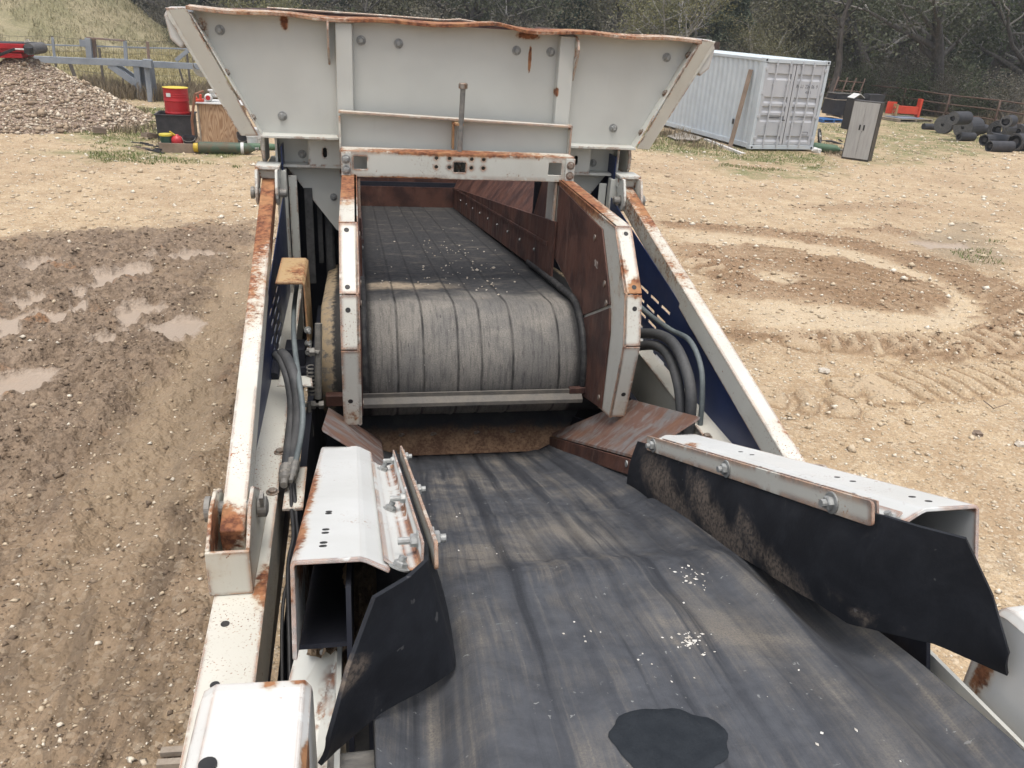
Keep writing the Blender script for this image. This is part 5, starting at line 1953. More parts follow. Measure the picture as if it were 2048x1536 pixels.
# pink plastic cap on the outside of the left rail
pk = MB()
pk.lathe(V(-1.036, 1.70, -1.80), (-1, .1, 0), [(.05, 0), (.052, .012), (.045, .025), (.03, .034), (0, .036)], 24)
pk.box(V(-1.06, 1.70, -1.80), (.02, .03, .11))
build('plastic_cap', pk, plain('faded_pink_plastic', (.30, .09, .13), (.22, .07, .10), 8, .5), ROOT, smooth=False, bevel=.004)

# ------------------------------------------------------------------ feeder drive on the left, hoses, bracket
rbk = MB()
rbk.sweep(None, [V(-1.0, 3.88, -1.235), V(-.875, 3.88, -1.235), V(-.862, 3.88, -1.25), V(-.850, 3.86, -1.62)], [V(-1.0, 4.28, -1.225), V(-.875, 4.28, -1.225), V(-.862, 4.28, -1.24), V(-.855, 4.26, -1.62)], [(0, 0, -.012), (0, 0, -.012), (-.008, 0, -.008), (-.011, 0, 0)])
BRK = build('guard_bracket', rbk, M['rust_paint'], ROOT, bevel=.003)
for z in (-1.48, -1.55, -1.60):
    bolt(NUT_STUD, BRK, V(-.858, 3.87, z), (.3, -1, 0), .8)
mt = MB()
mt.cyl(V(-.99, 3.98, -1.74), V(-.82, 3.98, -1.74), .085, 20)
mt.box(V(-.93, 3.98, -1.66), (.1, .14, .12))
mt.cyl(V(-1.02, 3.9, -1.62), V(-1.02, 3.7, -1.66), .028, 10)
build('hydraulic_motor', mt, M['blue_dark'], ROOT, bevel=.004)
pl2 = MB()
pl2.extrude([V(-.99, 3.72, -1.66), V(-.84, 3.70, -1.655), V(-.83, 3.62, -1.672), V(-1.0, 3.62, -1.668)], (0, 0, -.01))
build('motor_plate', pl2, M['clean'], ROOT, bevel=.003)
tn = MB()
tn.cyl(V(-.80, 3.80, -1.42), V(-.815, 3.74, -1.80), .018, 10)
tn.cyl(V(-.86, 3.78, -1.55), V(-.80, 3.76, -1.56), .012, 8)
tn.cyl(V(-.89, 3.73, -1.83), V(-.79, 3.73, -1.83), .011, 8)
tn.cyl(V(-.86, 3.70, -1.80), V(-.85, 3.68, -1.98), .010, 8)
for q in ((-.835, 3.765, -1.555), (-.80, 3.73, -1.83), (-.84, 3.73, -1.83)):
    tn.lathe(V(*q), (1, 0, 0), [(.022, -.012), (.022, .012)], 6)
build('belt_tensioner', tn, M['grey_steel'], ROOT)
sp_ = MB()
sp_.tube([V(-.845 + .016 * math.cos(k * .9), 3.70 + .016 * math.sin(k * .9), -1.60 - k * .0028) for k in range(60)], .004, 5)
build('tension_spring', sp_, M['grey_steel'], ROOT)


def spline(pts, n=8):
    pts = [Vector(p) for p in pts]
    out = []
    P = [pts[0]] + pts + [pts[-1]]
    for i in range(1, len(P) - 2):
        for k in range(n):
            t = k / n
            a, b, c, d = P[i - 1], P[i], P[i + 1], P[i + 2]
            out.append(.5 * ((2 * b) + (c - a) * t + (2 * a - 5 * b + 4 * c - d) * t * t + (3 * b - a - 3 * c + d) * t ** 3))
    out.append(pts[-1])
    return out


def hose(pts, r, mat, fit=True):
    b = MB()
    pp = spline(pts)
    b.tube(pp, r, 10)
    o = build('hydraulic_hose', b, mat, ROOT, smooth=True)
    if fit:
        f = MB()
        d = (pp[-1] - pp[-4]).normalized()
        f.lathe(pp[-1] - d * .05, d, [(r * 1.25, 0), (r * 1.3, .05), (r * 1.0, .055), (r * 1.15, .06), (r * 1.15, .085), (r * .7, .09), (r * .7, .12)], 12)
        build('hose_fitting', f, M['grey_steel'], o)
    return o


HL = [V(-.955, 3.52, -1.46), V(-.92, 3.40, -1.44), V(-.885, 3.27, -1.46), V(-.868, 3.2, -1.54), V(-.868, 3.12, -1.62), V(-.872, 2.98, -1.64), V(-.876, 2.80, -1.655)]
hose(HL, .024, M['hose'])
hose([p + Vector((-.03, .03, -.02)) for p in HL[:5]] + [V(-.895, 2.92, -1.64), V(-.896, 2.76, -1.65)], .020, M['hose'])
hose([V(-.93, 4.3, -1.38), V(-.925, 3.95, -1.40), V(-.90, 3.55, -1.40), V(-.865, 3.25, -1.46), V(-.842, 3.08, -1.53), V(-.845, 2.95, -1.59), V(-.862, 2.74, -1.62)], .012, M['hose_blue'])
hose([V(-.872, 2.72, -1.66), V(-.865, 2.60, -1.70), V(-.85, 2.45, -1.72), V(-.86, 2.3, -1.75), V(-.84, 2.0, -1.85), V(-.83, 1.7, -2.1)], .007, M['black'], False)
hose([V(-.866, 2.72, -1.66), V(-.852, 2.60, -1.71), V(-.835, 2.45, -1.74), V(-.842, 2.3, -1.76), V(-.82, 2.0, -1.86), V(-.80, 1.7, -2.1)], .007, M['black'], False)
hose([V(-.86, 2.72, -1.67), V(-.845, 2.55, -1.72), V(-.83, 2.36, -1.75), V(-.87, 2.2, -1.80), V(-.86, 1.9, -1.95), V(-.85, 1.6, -2.2)], .006, M['black'], False)
fp = MB()
fp.box(V(-.86, 2.74, -1.70), (.075, .30, .012))
build('hose_plate', fp, M['chassis_paint'], ROOT, bevel=.002)
hose([V(.80, 4.1, -1.60), V(.88, 3.88, -1.52), V(.90, 3.61, -1.425), V(.90, 3.40, -1.40), V(.90, 3.22, -1.46), V(.90, 3.13, -1.56), V(.90, 3.10, -1.72), V(.90, 3.08, -2.0)], .027, M['hose'], False)
hose([V(.80, 4.05, -1.68), V(.87, 3.85, -1.585), V(.885, 3.6, -1.48), V(.885, 3.42, -1.465), V(.885, 3.28, -1.53), V(.885, 3.2, -1.62), V(.885, 3.15, -1.75), V(.885, 3.1, -2.0)], .025, M['hose'], False)
hose([V(.93, 4.4, -1.40), V(.95, 4.03, -1.43), V(.95, 3.62, -1.395), V(.95, 3.36, -1.355), V(.95, 3.19, -1.42), V(.95, 3.12, -1.56), V(.95, 3.09, -1.75), V(.95, 3.08, -2.0)], .013, M['hose_blue'], False)
# far-side drive details inside the dark left bay
dv = MB()
dv.box(V(-.90, 5.20, -1.35), (.05, .02, .62))
dv.box(V(-.84, 5.30, -1.30), (.03, .02, .5))
dv.cyl(V(-.78, 5.3, -1.2), V(-.78, 5.3, -2.0), .03, 10)
build('bay_strip', dv, plain('grimy_grey_paint', (.10, .10, .10), (.05, .05, .05), 9, .7, space='pos'), ROOT, bevel=.002)

# ================================================================== things standing about the yard
M['bin'] = plain('dark_plastic_bin', (.022, .022, .026), (.05, .048, .05), 6, .6)

# ------------------------------------------------------------------ shipping container
M['cont'] = painted('container_paint', (0.50, 0.545, 0.575), (0.40, 0.435, 0.46), edge=0.25, speck=0.25, wash=0.4, rough=.5, edge_r=.02)
M['cont_door'] = painted('container_door_paint', (0.46, 0.47, 0.49), (0.36, 0.37, 0.39), edge=0.3, speck=0.2, wash=0.35, rough=.5, edge_r=.02)
M['cont_roof'] = plain('container_roof_paint', (.60, .68, .70), (.48, .55, .57), 2, .5, space='pos')
M['gasket'] = plain('dark_door_gasket', (.05, .05, .055), (.09, .09, .09), 10, .8)
C0 = Vector((12.25, 24.39, .06))
CE, CL, CZ = Vector((.9876, .157, 0)), Vector((-.157, .9876, 0)), Vector((0, 0, 1))
CW, CH, CLEN = 2.44, 2.68, 12.19


def cp_(u, v, z):
    return C0 + CE * u + CL * v + CZ * z


CONT = empty('shipping_container', C0, 'pale grey corrugated shipping container with double end doors and lock rods, on the grass', 'shipping container')


def corr(u0, sgn):
    b = MB()
    prof = []
    v = .16
    while v < CLEN - .2:
        for dv, d in ((0, 0), (.07, 0), (.139, .036), (.209, .036)):
            prof.append((v + dv, d))
        v += .278
    pa = [cp_(u0 + sgn * d, v, .16) for v, d in prof]
    pb = [cp_(u0 + sgn * d, v, CH - .10) for v, d in prof]
    n = len(pa)
    b.add(pa + pb, [(i, i + 1, n + i + 1, n + i) for i in range(n - 1)])
    return b


build('side_wall', corr(.012, 1), M['cont'], CONT, fix=False)
build('side_wall', corr(CW - .012, -1), M['cont'], CONT, fix=False)
rf = MB()
rf.hexa([cp_(0.02, .02, CH - .035), cp_(CW - .02, .02, CH - .035), cp_(CW - .02, CLEN - .02, CH - .035), cp_(.02, CLEN - .02, CH - .035), cp_(.02, .02, CH - .012), cp_(CW - .02, .02, CH - .012), cp_(CW - .02, CLEN - .02, CH - .012), cp_(.02, CLEN - .02, CH - .012)])
build('roof', rf, M['cont_roof'], CONT)
bk = MB()
bk.hexa([cp_(.05, CLEN - .05, .1), cp_(CW - .05, CLEN - .05, .1), cp_(CW - .05, CLEN, .1), cp_(.05, CLEN, .1), cp_(.05, CLEN - .05, CH - .05), cp_(CW - .05, CLEN - .05, CH - .05), cp_(CW - .05, CLEN, CH - .05), cp_(.05, CLEN, CH - .05)])
build('rear_wall', bk, M['cont'], CONT)


def cbar(b, u0, u1, v0, v1, z0, z1):
    b.hexa([cp_(u0, v0, z0), cp_(u1, v0, z0), cp_(u1, v1, z0), cp_(u0, v1, z0), cp_(u0, v0, z1), cp_(u1, v0, z1), cp_(u1, v1, z1), cp_(u0, v1, z1)])


fr = MB()
for u in (0, CW - .11):
    cbar(fr, u, u + .11, 0.0, .16, .12, CH - .12)
    cbar(fr, u, u + .11, CLEN - .16, CLEN, .12, CH - .12)
cbar(fr, .16, CW - .16, .0, .10, CH - .125, CH - .01)
cbar(fr, .16, CW - .16, .0, .10, .0, .13)
for u in (-.004, CW - .076):
    cbar(fr, u, u + .08, .17, CLEN - .17, CH - .095, CH - .006)
    cbar(fr, u, u + .08, .17, CLEN - .17, .02, .17)
build('frame', fr, M['cont'], CONT, bevel=.008)
for u in (-.006, CW - .156):
    for v in (-.012, CLEN - .166):
        for z in (-.004, CH - .112):
            b = MB()
            cbar(b, u, u + .162, v, v + .178, z, z + .118)
            cc = build('corner_casting', b, M['cont'], CONT, bevel=.012)
            if v < 1:
                h = MB()
                h.lathe(cp_(u + .08, v - .001, z + .06), -CL, [(.032, -.02), (.034, .002)], 12)  # dark disc painting the shaded hole of the casting
                build('casting_hole_disc', h, M['black'], cc)
# doors: pressed horizontal channels
ZR = [(.80, .87), (.515, .585), (.40, .47), (.285, .355), (.035, .10)]
for k in (0, 1):
    u0, u1 = (.125, 1.205) if k == 0 else (1.235, 2.315)
    z0, z1 = .145, CH - .135
    H = z1 - z0
    prof = [(0, z0)]
    for a, b_ in sorted(ZR):
        za, zb = z0 + a * H, z0 + b_ * H
        prof += [(0, za), (.042, za + .06), (.042, zb - .005), (0, zb + .03)]
    prof.append((0, z1))
    d = MB()
    m0, m1 = u0 + .10, u1 - .10
    pa = [cp_(m0, .035 + dd, z) for dd, z in prof]
    pb = [cp_(m1, .035 + dd, z) for dd, z in prof]
    n = len(pa)
    d.add(pa + pb, [(i, n + i, n + i + 1, i + 1) for i in range(n - 1)])
    cbar(d, u0, m0, .022, .07, z0, z1)
    cbar(d, m1, u1, .022, .07, z0, z1)
    cbar(d, m0, m1, .080, .085, z0, z1)
    D = build('door', d, M['cont_door'], CONT)
    gk = MB()
    cbar(gk, u0 - .012, u0, .03, .06, z0, z1)
    cbar(gk, u1, u1 + .012, .03, .06, z0, z1)
    build('door_gasket', gk, M['gasket'], D)
    for uu in ((u0 + .36, u0 + .86) if k == 0 else (u0 + .20, u0 + .62)):
        r = MB()
        r.cyl(cp_(uu, -.012, .07), cp_(uu, -.012, CH - .05), .023, 8)
        for z in (.16, .75, 1.35, 1.95, CH - .16):
            cbar(r, uu - .035, uu + .035, -.022, .022, z - .025, z + .025)
        build('lock_rod', r, M['cont_door'], D)
        h = MB()
        zz = .95 if uu - u0 < .5 else .88
        cbar(h, uu, uu + .40 * (1 if k == 0 and uu - u0 < .5 else (-1 if k == 1 and uu - u0 > .5 else .35)), -.028, -.012, zz, zz + .03)
        build('door_handle', h, M['gasket'] if k == 0 else M['cont_door'], D)
    for z in (.3, .95, 1.65, 2.35):
        h = MB()
        uu = u0 - .05 if k == 0 else u1 - .03
        cbar(h, uu, uu + .09, -.012, .02, z, z + .09)
        build('hinge', h, M['cont_door'], D, bevel=.006)
    if k == 1:
        ink = plain('faded_black_stencil', (.035, .035, .04), (.08, .08, .09), 40, .8)
        text_mesh('container_number', 'INKU  224606  9', .15, frame(cp_(u0 + .11, .0335, z0 + .715 * H), CE, CZ, -CL), ink, D, squeeze=.78)
        text_mesh('size_code', '4301', .135, frame(cp_(u0 + .50, .0335, z0 + .645 * H), CE, CZ, -CL), ink, D, squeeze=.85)
        b = MB()
        for (a0, a1, c0, c1) in ((.66, .90, .30, .312), (.66, .90, .388, .40), (.66, .672, .312, .388), (.888, .90, .312, .388)):
            cbar(b, u0 + a0, u0 + a1, .030, .0345, z0 + c0, z0 + c1)
        build('plate_outline', b, ink, D)
    else:
        b = MB()
        for (a0, a1, c0, c1) in ((.16, .36, .34, .346), (.16, .36, .56, .566), (.16, .166, .346, .56), (.354, .36, .346, .56)):
            cbar(b, u0 + a0, u0 + a1, .030, .0345, z0 + c0, z0 + c1)
        build('plate_outline', b, M['cont'], D)
b = MB()
for (v, z) in ((.75, 1.55), (1.1, .62)):
    b.hexa([cp_(.0, v, z), cp_(.0, v + .09, z), cp_(.02, v + .09, z), cp_(.02, v, z), cp_(.0, v, z + .16), cp_(.0, v + .09, z + .16), cp_(.02, v + .09, z + .16), cp_(.02, v, z + .16)])
build('vent_cover', b, M['gasket'], CONT)

M['oldwood'] = plain('weathered_grey_board', (.24, .185, .14), (.14, .105, .08), 3, .85, bump=.5, stretch=(1, 1, 8))
M['board'] = plain('weathered_plank', (.27, .205, .155), (.18, .135, .10), 2.5, .85, bump=.4, space='pos')
t_ = on_plane(1503, 139, cp_(-.03, 0, 0), CE)
b_ = ground_at(1460, 298)
b_.z = .02
pb = MB()
ax = (t_ - b_)
side = CL * .095
pb.hexa([b_ - side, b_ + side, b_ + side - CE * .04, b_ - side - CE * .04, t_ - side, t_ + side, t_ + side - CE * .04, t_ - side - CE * .04])
tag(build('plank', pb, M['board'], None, loc=b_, bevel=.004), 'long brown plank leaning against the corrugated side of the container', 'plank')

# perforated white strip and a flat sheet on the grass
a, b = ground_at(1410, 281), ground_at(1487, 311)
d = (b - a)
d.z = 0
st = MB()
nrm = Vector((-d.y, d.x, 0)).normalized()
ez = Vector((0, 0, 1))
o = a + ez * (gz(a.x, a.y) + .04)
L = d.length
ex = d.normalized()
st.holed(o, ex, nrm, rect(0, -.07, L, .07), [circle(.15 + .3 * k, 0, .022, 8) for k in range(int((L - .2) / .3))], .012)
st.extrude([o - nrm * .07, o - nrm * .07 + ex * L, o - nrm * .07 + ex * L - ez * .07, o - nrm * .07 - ez * .07], nrm * .012)
tag(build('metal_strip', st, M['fender_paint'], None, loc=o), 'white perforated metal strip lying on the grass by the container', 'metal strip')
sh = MB()
pts = [ground_at(x, y) for x, y in ((1334, 276), (1362, 270), (1405, 279), (1392, 287), (1350, 283))]
sh.extrude([p + Vector((0, 0, gz(p.x, p.y) + .05 + .03 * (i % 2))) for i, p in enumerate(pts)], (0, 0, .02))
tag(build('scrap_sheet', sh, plain('grey_scrap_sheet', (.30, .28, .25), (.2, .18, .15), 5, .8, space='pos'), None, loc=pts[0]), 'dirty grey sheet lying flat on grass beside the container', 'scrap sheet')


def crumple(name, c, r, mat, label, cat, seed, flat=.7):
    rs_ = random.Random(seed)
    bm = bmesh.new()
    bmesh.ops.create_icosphere(bm, subdivisions=2, radius=r)
    for v in bm.verts:
        v.co *= rs_.uniform(.65, 1.25)
        v.co.z *= flat
    me = bpy.data.meshes.new(name)
    bm.to_mesh(me)
    bm.free()
    me.materials.append(mat)
    o = bpy.data.objects.new(name, me)
    COL.objects.link(o)
    o.location = c
    LOC[o.name] = Vector(c)
    return tag(o, label, cat)


M['white'] = plain('dirty_white_plastic', (.62, .62, .60), (.48, .47, .44), 6, .5)
g = ground_at(1632, 305)
crumple('paper_bag', (g.x, g.y, gz(g.x, g.y) + .06), .15, M['white'], 'crumpled white bag on the ground beside green gas cylinder near container', 'bag', 3)
g = ground_at(1272, 288)
crumple('orange_rag', (g.x, g.y, gz(g.x, g.y) + .05), .10, plain('orange_cloth', (.55, .12, .03), (.4, .08, .02), 9, .8), 'small bright orange rag lying on grass behind the hopper', 'rag', 5)

# green gas cylinders
M['gasgreen'] = plain('faded_green_gas_paint', (.055, .12, .065), (.085, .14, .085), 6, .55, bump=.15)
M['gasgreen_old'] = plain('chipped_green_gas_paint', (.035, .09, .06), (.10, .075, .045), 5, .6, bump=.25)


def gas_cylinder(p, axis, r, L, mat, label, cap=None, band=False):
    p = Vector(p)
    axis = Vector(axis).normalized()
    e = empty('gas_cylinder', p, label, 'gas cylinder')
    b = MB()
    b.lathe(p, axis, [(r * .80, 0), (r * .97, .02), (r, .05), (r, L), (r * .96, L + .06), (r * .8, L + .13), (r * .5, L + .19), (r * .36, L + .21), (r * .36, L + .24)], 24)
    build('tank', b, mat, e, smooth=True)
    v = MB()
    v.lathe(p, axis, [(r * .22, L + .24), (r * .25, L + .30), (r * .16, L + .31), (r * .3, L + .315), (r * .3, L + .335)], 12)
    build('valve', v, M['grey_steel'], e)
    if band:
        w = MB()
        w.lathe(p, axis, [(r * 1.012, L - .08), (r * 1.02, L - .06), (r * 1.02, L - .03), (r * 1.012, L - .01)], 24)
        build('white_band', w, M['white'], e)
    if cap is not None:
        c = MB()
        c.lathe(p, axis, [(r * .45, -.12), (r * .75, -.10), (r * .8, -.02), (r * .72, .0)], 14)
        build('valve_guard', c, cap, e)
    return e


g0, g1 = ground_at(1625, 301), ground_at(1664, 306)
dv = (g1 - g0)
gas_cylinder((g0.x, g0.y, gz(g0.x, g0.y) + .13), (dv.x, dv.y, 0), .135, .62 + .0, M['gasgreen'], 'dull green gas cylinder lying by the container doors and the steel cabinet')
g0, g1 = ground_at(398, 306), ground_at(494, 308)
dv = g1 - g0
gas_cylinder((g0.x, g0.y, gz(g0.x, g0.y) + .14), (dv.x, dv.y, .0), .14, dv.length - .05, M['gasgreen_old'], 'chipped green gas cylinder with yellow cap lying before plywood crate', plain('yellow_cap', (.5, .36, .03), (.38, .25, .03), 9, .5), True)
g0 = ground_at(488, 300)
gas_cylinder((g0.x, g0.y, gz(g0.x, g0.y) + .09), (1, .12, 0), .085, .62, M['gasgreen'], 'thin green gas cylinder mostly hidden behind the hopper side box near white buckets')

g = ground_at(1634, 288)
wq = Vector((g.x + .1, g.y + .1, gz(g.x, g.y) + .24))
WH = empty('cart_wheel', wq, 'small spoked wheel leaning at the right corner of the container doors', 'wheel')
wa = Vector((.75, -.6, .25)).normalized()
wu = wa.orthogonal().normalized()
ww = wa.cross(wu)
b = MB()
b.tube([wq + (wu * math.cos(a) + ww * math.sin(a)) * .24 for a in np.linspace(0, 2 * math.pi, 25)], .035, 8, cap=False)
build('tyre', b, M['bin'], WH, smooth=True)
b = MB()
for k in range(6):
    a = k * math.pi / 3
    b.cyl(wq, wq + (wu * math.cos(a) + ww * math.sin(a)) * .21, .012, 6)
b.lathe(wq - wa * .05, wa, [(.045, 0), (.045, .1)], 12)
build('spokes', b, M['white'], WH)
for i, (x, y, l, w, h, a) in enumerate(((1650, 284, .7, .05, .03, .2), (1668, 287, .6, .12, .05, -.3), (1684, 283, .5, .08, .06, .5), (1662, 291, .5, .05, .03, .9))):
    g = ground_at(x, y)
    b = MB()
    zz = gz(g.x, g.y)
    b.tube([Vector((g.x + l * (t - .5) * math.cos(a), g.y + l * (t - .5) * math.sin(a), zz + .03 + h * math.sin(t * 3.1 + i))) for t in np.linspace(0, 1, 8)], [w * .3] * 8, 6)
    tag(build('hose_scrap', b, M['bin'], None, loc=(g.x, g.y, zz)), 'piece of dark hose lying between green gas cylinder and steel cabinet', 'hose', 'hose pieces by the cabinet')

# ------------------------------------------------------------------ steel cabinet
fl_, fr_, br_ = ground_at(1682, 316), ground_at(1736, 323.5), ground_at(1748, 321)
ex = (fr_ - fl_)
W = ex.length
ex.normalize()
ey = Vector((-ex.y, ex.x, 0))
D_ = .46
zc = gz(fl_.x, fl_.y)
o = Vector((fl_.x, fl_.y, zc))
CAB = empty('steel_cabinet', o, 'tall grey two-door steel cabinet with dark sides standing in the yard', 'cabinet')


def cb_(b, u0, u1, v0, v1, z0, z1):
    f = lambda u, v, z: o + ex * u + ey * v + Vector((0, 0, z))
    b.hexa([f(u0, v0, z0), f(u1, v0, z0), f(u1, v1, z0), f(u0, v1, z0), f(u0, v0, z1), f(u1, v0, z1), f(u1, v1, z1), f(u0, v1, z1)])


CHT = 1.74
b = MB()
cb_(b, 0, W, .012, D_, 0, CHT)
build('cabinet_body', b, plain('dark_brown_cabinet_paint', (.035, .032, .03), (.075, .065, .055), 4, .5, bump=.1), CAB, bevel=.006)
gm_ = plain('brushed_grey_cabinet_paint', (.31, .305, .295), (.40, .395, .38), 3, .5, metal=.1, stretch=(6, 6, .6))
for k in (0, 1):
    b = MB()
    cb_(b, .03 + k * (W / 2 - .027), W / 2 - .003 + k * (W / 2 - .027), -.008, .016, .06, CHT - .03)
    dd = build('cabinet_door', b, gm_, CAB, bevel=.003)
    b = MB()
    uc = W / 2 + (-.075 if k == 0 else .045)
    cb_(b, uc - .008, uc + .040, -.016, -.004, .90, 1.06)
    build('door_handle', b, M['black'], dd, bevel=.002)
b = MB()
b.lathe(o + ex * (W / 2 + .03) + ey * -.009 + Vector((0, 0, .86)), -ey, [(.012, 0), (.012, .006)], 10)
build('lock', b, M['black'], CAB)

# ------------------------------------------------------------------ pallets, bins and scrap by the pipe fence
M['bluep'] = plain('blue_pallet_paint', (.03, .11, .30), (.05, .15, .36), 5, .6)
M['palletw'] = plain('grey_pallet_wood', (.36, .31, .25), (.22, .18, .14), 5, .9, bump=.4, space='pos')
M['redp'] = plain('orange_red_paint', (.62, .075, .035), (.50, .055, .03), 4, .45)


def pallet(p, rot, sx, sy, mat, label, z=0.0, cat='pallet'):
    p = Vector(p)
    e = empty('pallet', p + Vector((0, 0, z)), label, cat)
    R_ = Matrix.Rotation(rot, 3, 'Z')
    for k in range(7):
        b = MB()
        b.box(p + R_ @ Vector((0, -sy / 2 + sy * (k + .5) / 7, 0)) + Vector((0, 0, z + .125)), (sx, sy / 7 * .78, .022), R_)
        build('deck_board', b, mat, e)
    for k in range(3):
        b = MB()
        b.box(p + R_ @ Vector((-sx / 2 + .06 + k * (sx - .12) / 2, 0, 0)) + Vector((0, 0, z + .068)), (.09, sy, .09), R_)
        build('stringer_board', b, mat, e)
    b = MB()
    for k in (-1, 1):
        b.box(p + R_ @ Vector((0, k * (sy / 2 - .06), 0)) + Vector((0, 0, z + .011)), (sx, .1, .02), R_)
    build('bottom_board', b, mat, e)
    return e


g = ground_at(1652, 243)
pallet((g.x, g.y, gz(g.x, g.y)), .2, 1.3, 1.0, M['bluep'], 'blue pallet half hidden behind the container under dark bins')
g2 = ground_at(1672, 240)
pallet((g2.x + .3, g2.y - .2, gz(g2.x, g2.y)), .1, 1.3, 1.1, M['palletw'], 'brown wooden pallet under dark bins behind the steel cabinet', .16)


def open_bin(p, rot, sx, sy, sz, mat, label, rim=None, cat='bin', name='plastic_bin'):
    p = Vector(p)
    e = empty(name, p, label, cat)
    R_ = Matrix.Rotation(rot, 3, 'Z')
    b = MB()
    t = .03
    b.box(p + Vector((0, 0, t / 2)), (sx, sy, t), R_)
    for dx, dy, wx, wy in ((0, -sy / 2 + t / 2, sx, t), (0, sy / 2 - t / 2, sx, t), (-sx / 2 + t / 2, 0, t, sy - 2 * t), (sx / 2 - t / 2, 0, t, sy - 2 * t)):
        b.box(p + R_ @ Vector((dx, dy, 0)) + Vector((0, 0, t + (sz - t) / 2 + .001)), (wx, wy, sz - t), R_)
    build('bin_wall', b, mat, e, bevel=.006)
    r = MB()
    for dx, dy, wx, wy in ((0, -sy / 2 - .005, sx + .06, .045), (0, sy / 2 + .005, sx + .06, .045), (-sx / 2 - .005, 0, .045, sy - .05), (sx / 2 + .005, 0, .045, sy - .05)):
        r.box(p + R_ @ Vector((dx, dy, 0)) + Vector((0, 0, sz + .012)), (wx, wy, .03), R_)
    build('bin_rim', r, rim or mat, e, bevel=.004)
    return e


g = ground_at(1668, 242)
open_bin((g.x, g.y, gz(g.x, g.y) + .30), .15, .95, .75, .62, M['bin'], 'dark plastic bin with pale rim on the pallet next to container', M['palletw'])
open_bin((g.x + .05, g.y + .1, gz(g.x, g.y) + .955), .25, .8, .6, .22, M['bin'], 'shallow dark tray stacked on the plastic bin next to container', M['grey_steel'], 'tray', 'plastic_tray')
g = ground_at(1703, 246)
open_bin((g.x + .1, g.y, gz(g.x, g.y) + .02), .1, .7, .6, .50, M['bin'], 'dark bin on the ground close behind the left edge of steel cabinet')
open_bin((g.x + .05, g.y + .1, gz(g.x, g.y) + .56), .2, .7, .5, .30, M['bin'], 'dark slatted basket stacked behind the left edge of steel cabinet', M['palletw'], 'basket', 'plastic_basket')
# black box and folded white sheet seen above the cabinet
g = ground_at(1740, 262)
q0 = on_y(1732, 199, g.y)
q1 = on_y(1764, 189, g.y)
b = MB()
zc_ = gz(g.x, g.y)
b.box(((q0.x + q1.x) / 2, g.y, (zc_ + q1.z) / 2 + .0), (q1.x - q0.x, .5, q1.z - zc_))
for k in range(5):
    b.box(((q0.x + q1.x) / 2, g.y - .305, zc_ + .2 + k * .22), (q1.x - q0.x - .04, .012, .04))
tag(build('black_box', b, M['bin'], None, loc=((q0.x + q1.x) / 2, g.y, zc_), bevel=.015), 'tall black box standing behind the steel cabinet, its top showing above', 'box')
q2 = on_y(1708, 197, g.y)
q3 = on_y(1721, 189, g.y)
q4 = on_y(1730, 197, g.y)
b = MB()
b.extrude([q2, q3, q3 + Vector((0, .5, 0)), q2 + Vector((0, .5, 0))], (.01, 0, .02))
b.extrude([q3 + Vector((.012, 0, 0)), q4, q4 + Vector((0, .5, 0)), q3 + Vector((.012, .5, 0))], (.01, 0, .02))
tag(build('folded_sheet', b, M['white'], None, loc=(q3.x, g.y, zc_)), 'folded white sheet on a crate, peeking above the steel cabinet', 'sheet')

b = MB()
b.box(((q2.x + q4.x) / 2, g.y + .25, (zc_ + q2.z) / 2), (q4.x - q2.x - .06, .6, q2.z - zc_))
for k in range(4):
    b.box(((q2.x + q4.x) / 2, g.y - .06, zc_ + .2 + k * .25), (q4.x - q2.x - .1, .012, .05))
tag(build('sheet_crate', b, M['bin'], None, loc=((q2.x + q4.x) / 2, g.y, zc_), bevel=.012), 'dark crate hidden behind the steel cabinet, carrying a folded white sheet', 'crate')
g = ground_at(1808, 241)
pallet((g.x, g.y, gz(g.x, g.y)), .25, 2.3, 1.4, M['palletw'], 'grey wooden pallet carrying a red steel bracket by the fence')
zc_ = gz(g.x, g.y) + .14
b = MB()
b.box((g.x - .1, g.y - .1, zc_ + .022), (1.5, 1.0, .03), Matrix.Rotation(.25, 3, 'Z'))
tag(build('cover_sheet', b, plain('blue_grey_sheet', (.16, .20, .26), (.24, .28, .33), 4, .6), None, loc=(g.x, g.y, zc_), bevel=.008), 'blue-grey sheet lying on pallet beneath the red steel bracket', 'sheet')
RB = empty('steel_bracket', (g.x, g.y, zc_ + .04), 'orange-red steel bracket with upright plate on a pallet by the fence', 'steel bracket')
R_ = Matrix.Rotation(-.25, 3, 'Z')
base = Vector((g.x, g.y, zc_ + .04))


def rbx(name, c, s, mat=None, rot=R_):
    b = MB()
    b.box(base + R_ @ Vector(c), s, rot)
    return build(name, b, mat or M['redp'], RB, bevel=.008)


rbx('bracket_arm', (.05, .05, .30), (1.15, .22, .34))
rbx('upright_plate', (.58, .1, .42), (.10, .42, .82))
rbx('end_plate', (-.55, -.05, .28), (.07, .52, .52), M['rust_paint'])
rbx('side_cheek', (-.62, .34, .34), (.45, .05, .55))
ringb = MB()
ringb.tube([base + R_ @ Vector((-.60, -.05 + .13 * math.cos(a), .28 + .13 * math.sin(a))) for a in np.linspace(3.4, 9.0, 18)], .022, 6)
build('hook_ring', ringb, M['redp'], RB, smooth=True)

# ------------------------------------------------------------------ rubber belting rolls and pipes
M['roll'] = plain('old_belt_rubber', (.022, .023, .027), (.055, .055, .06), 5, .7, bump=.3)
M['roll_face'] = plain('pale_roll_edge', (.075, .075, .077), (.14, .137, .132), 14, .85, bump=.4)


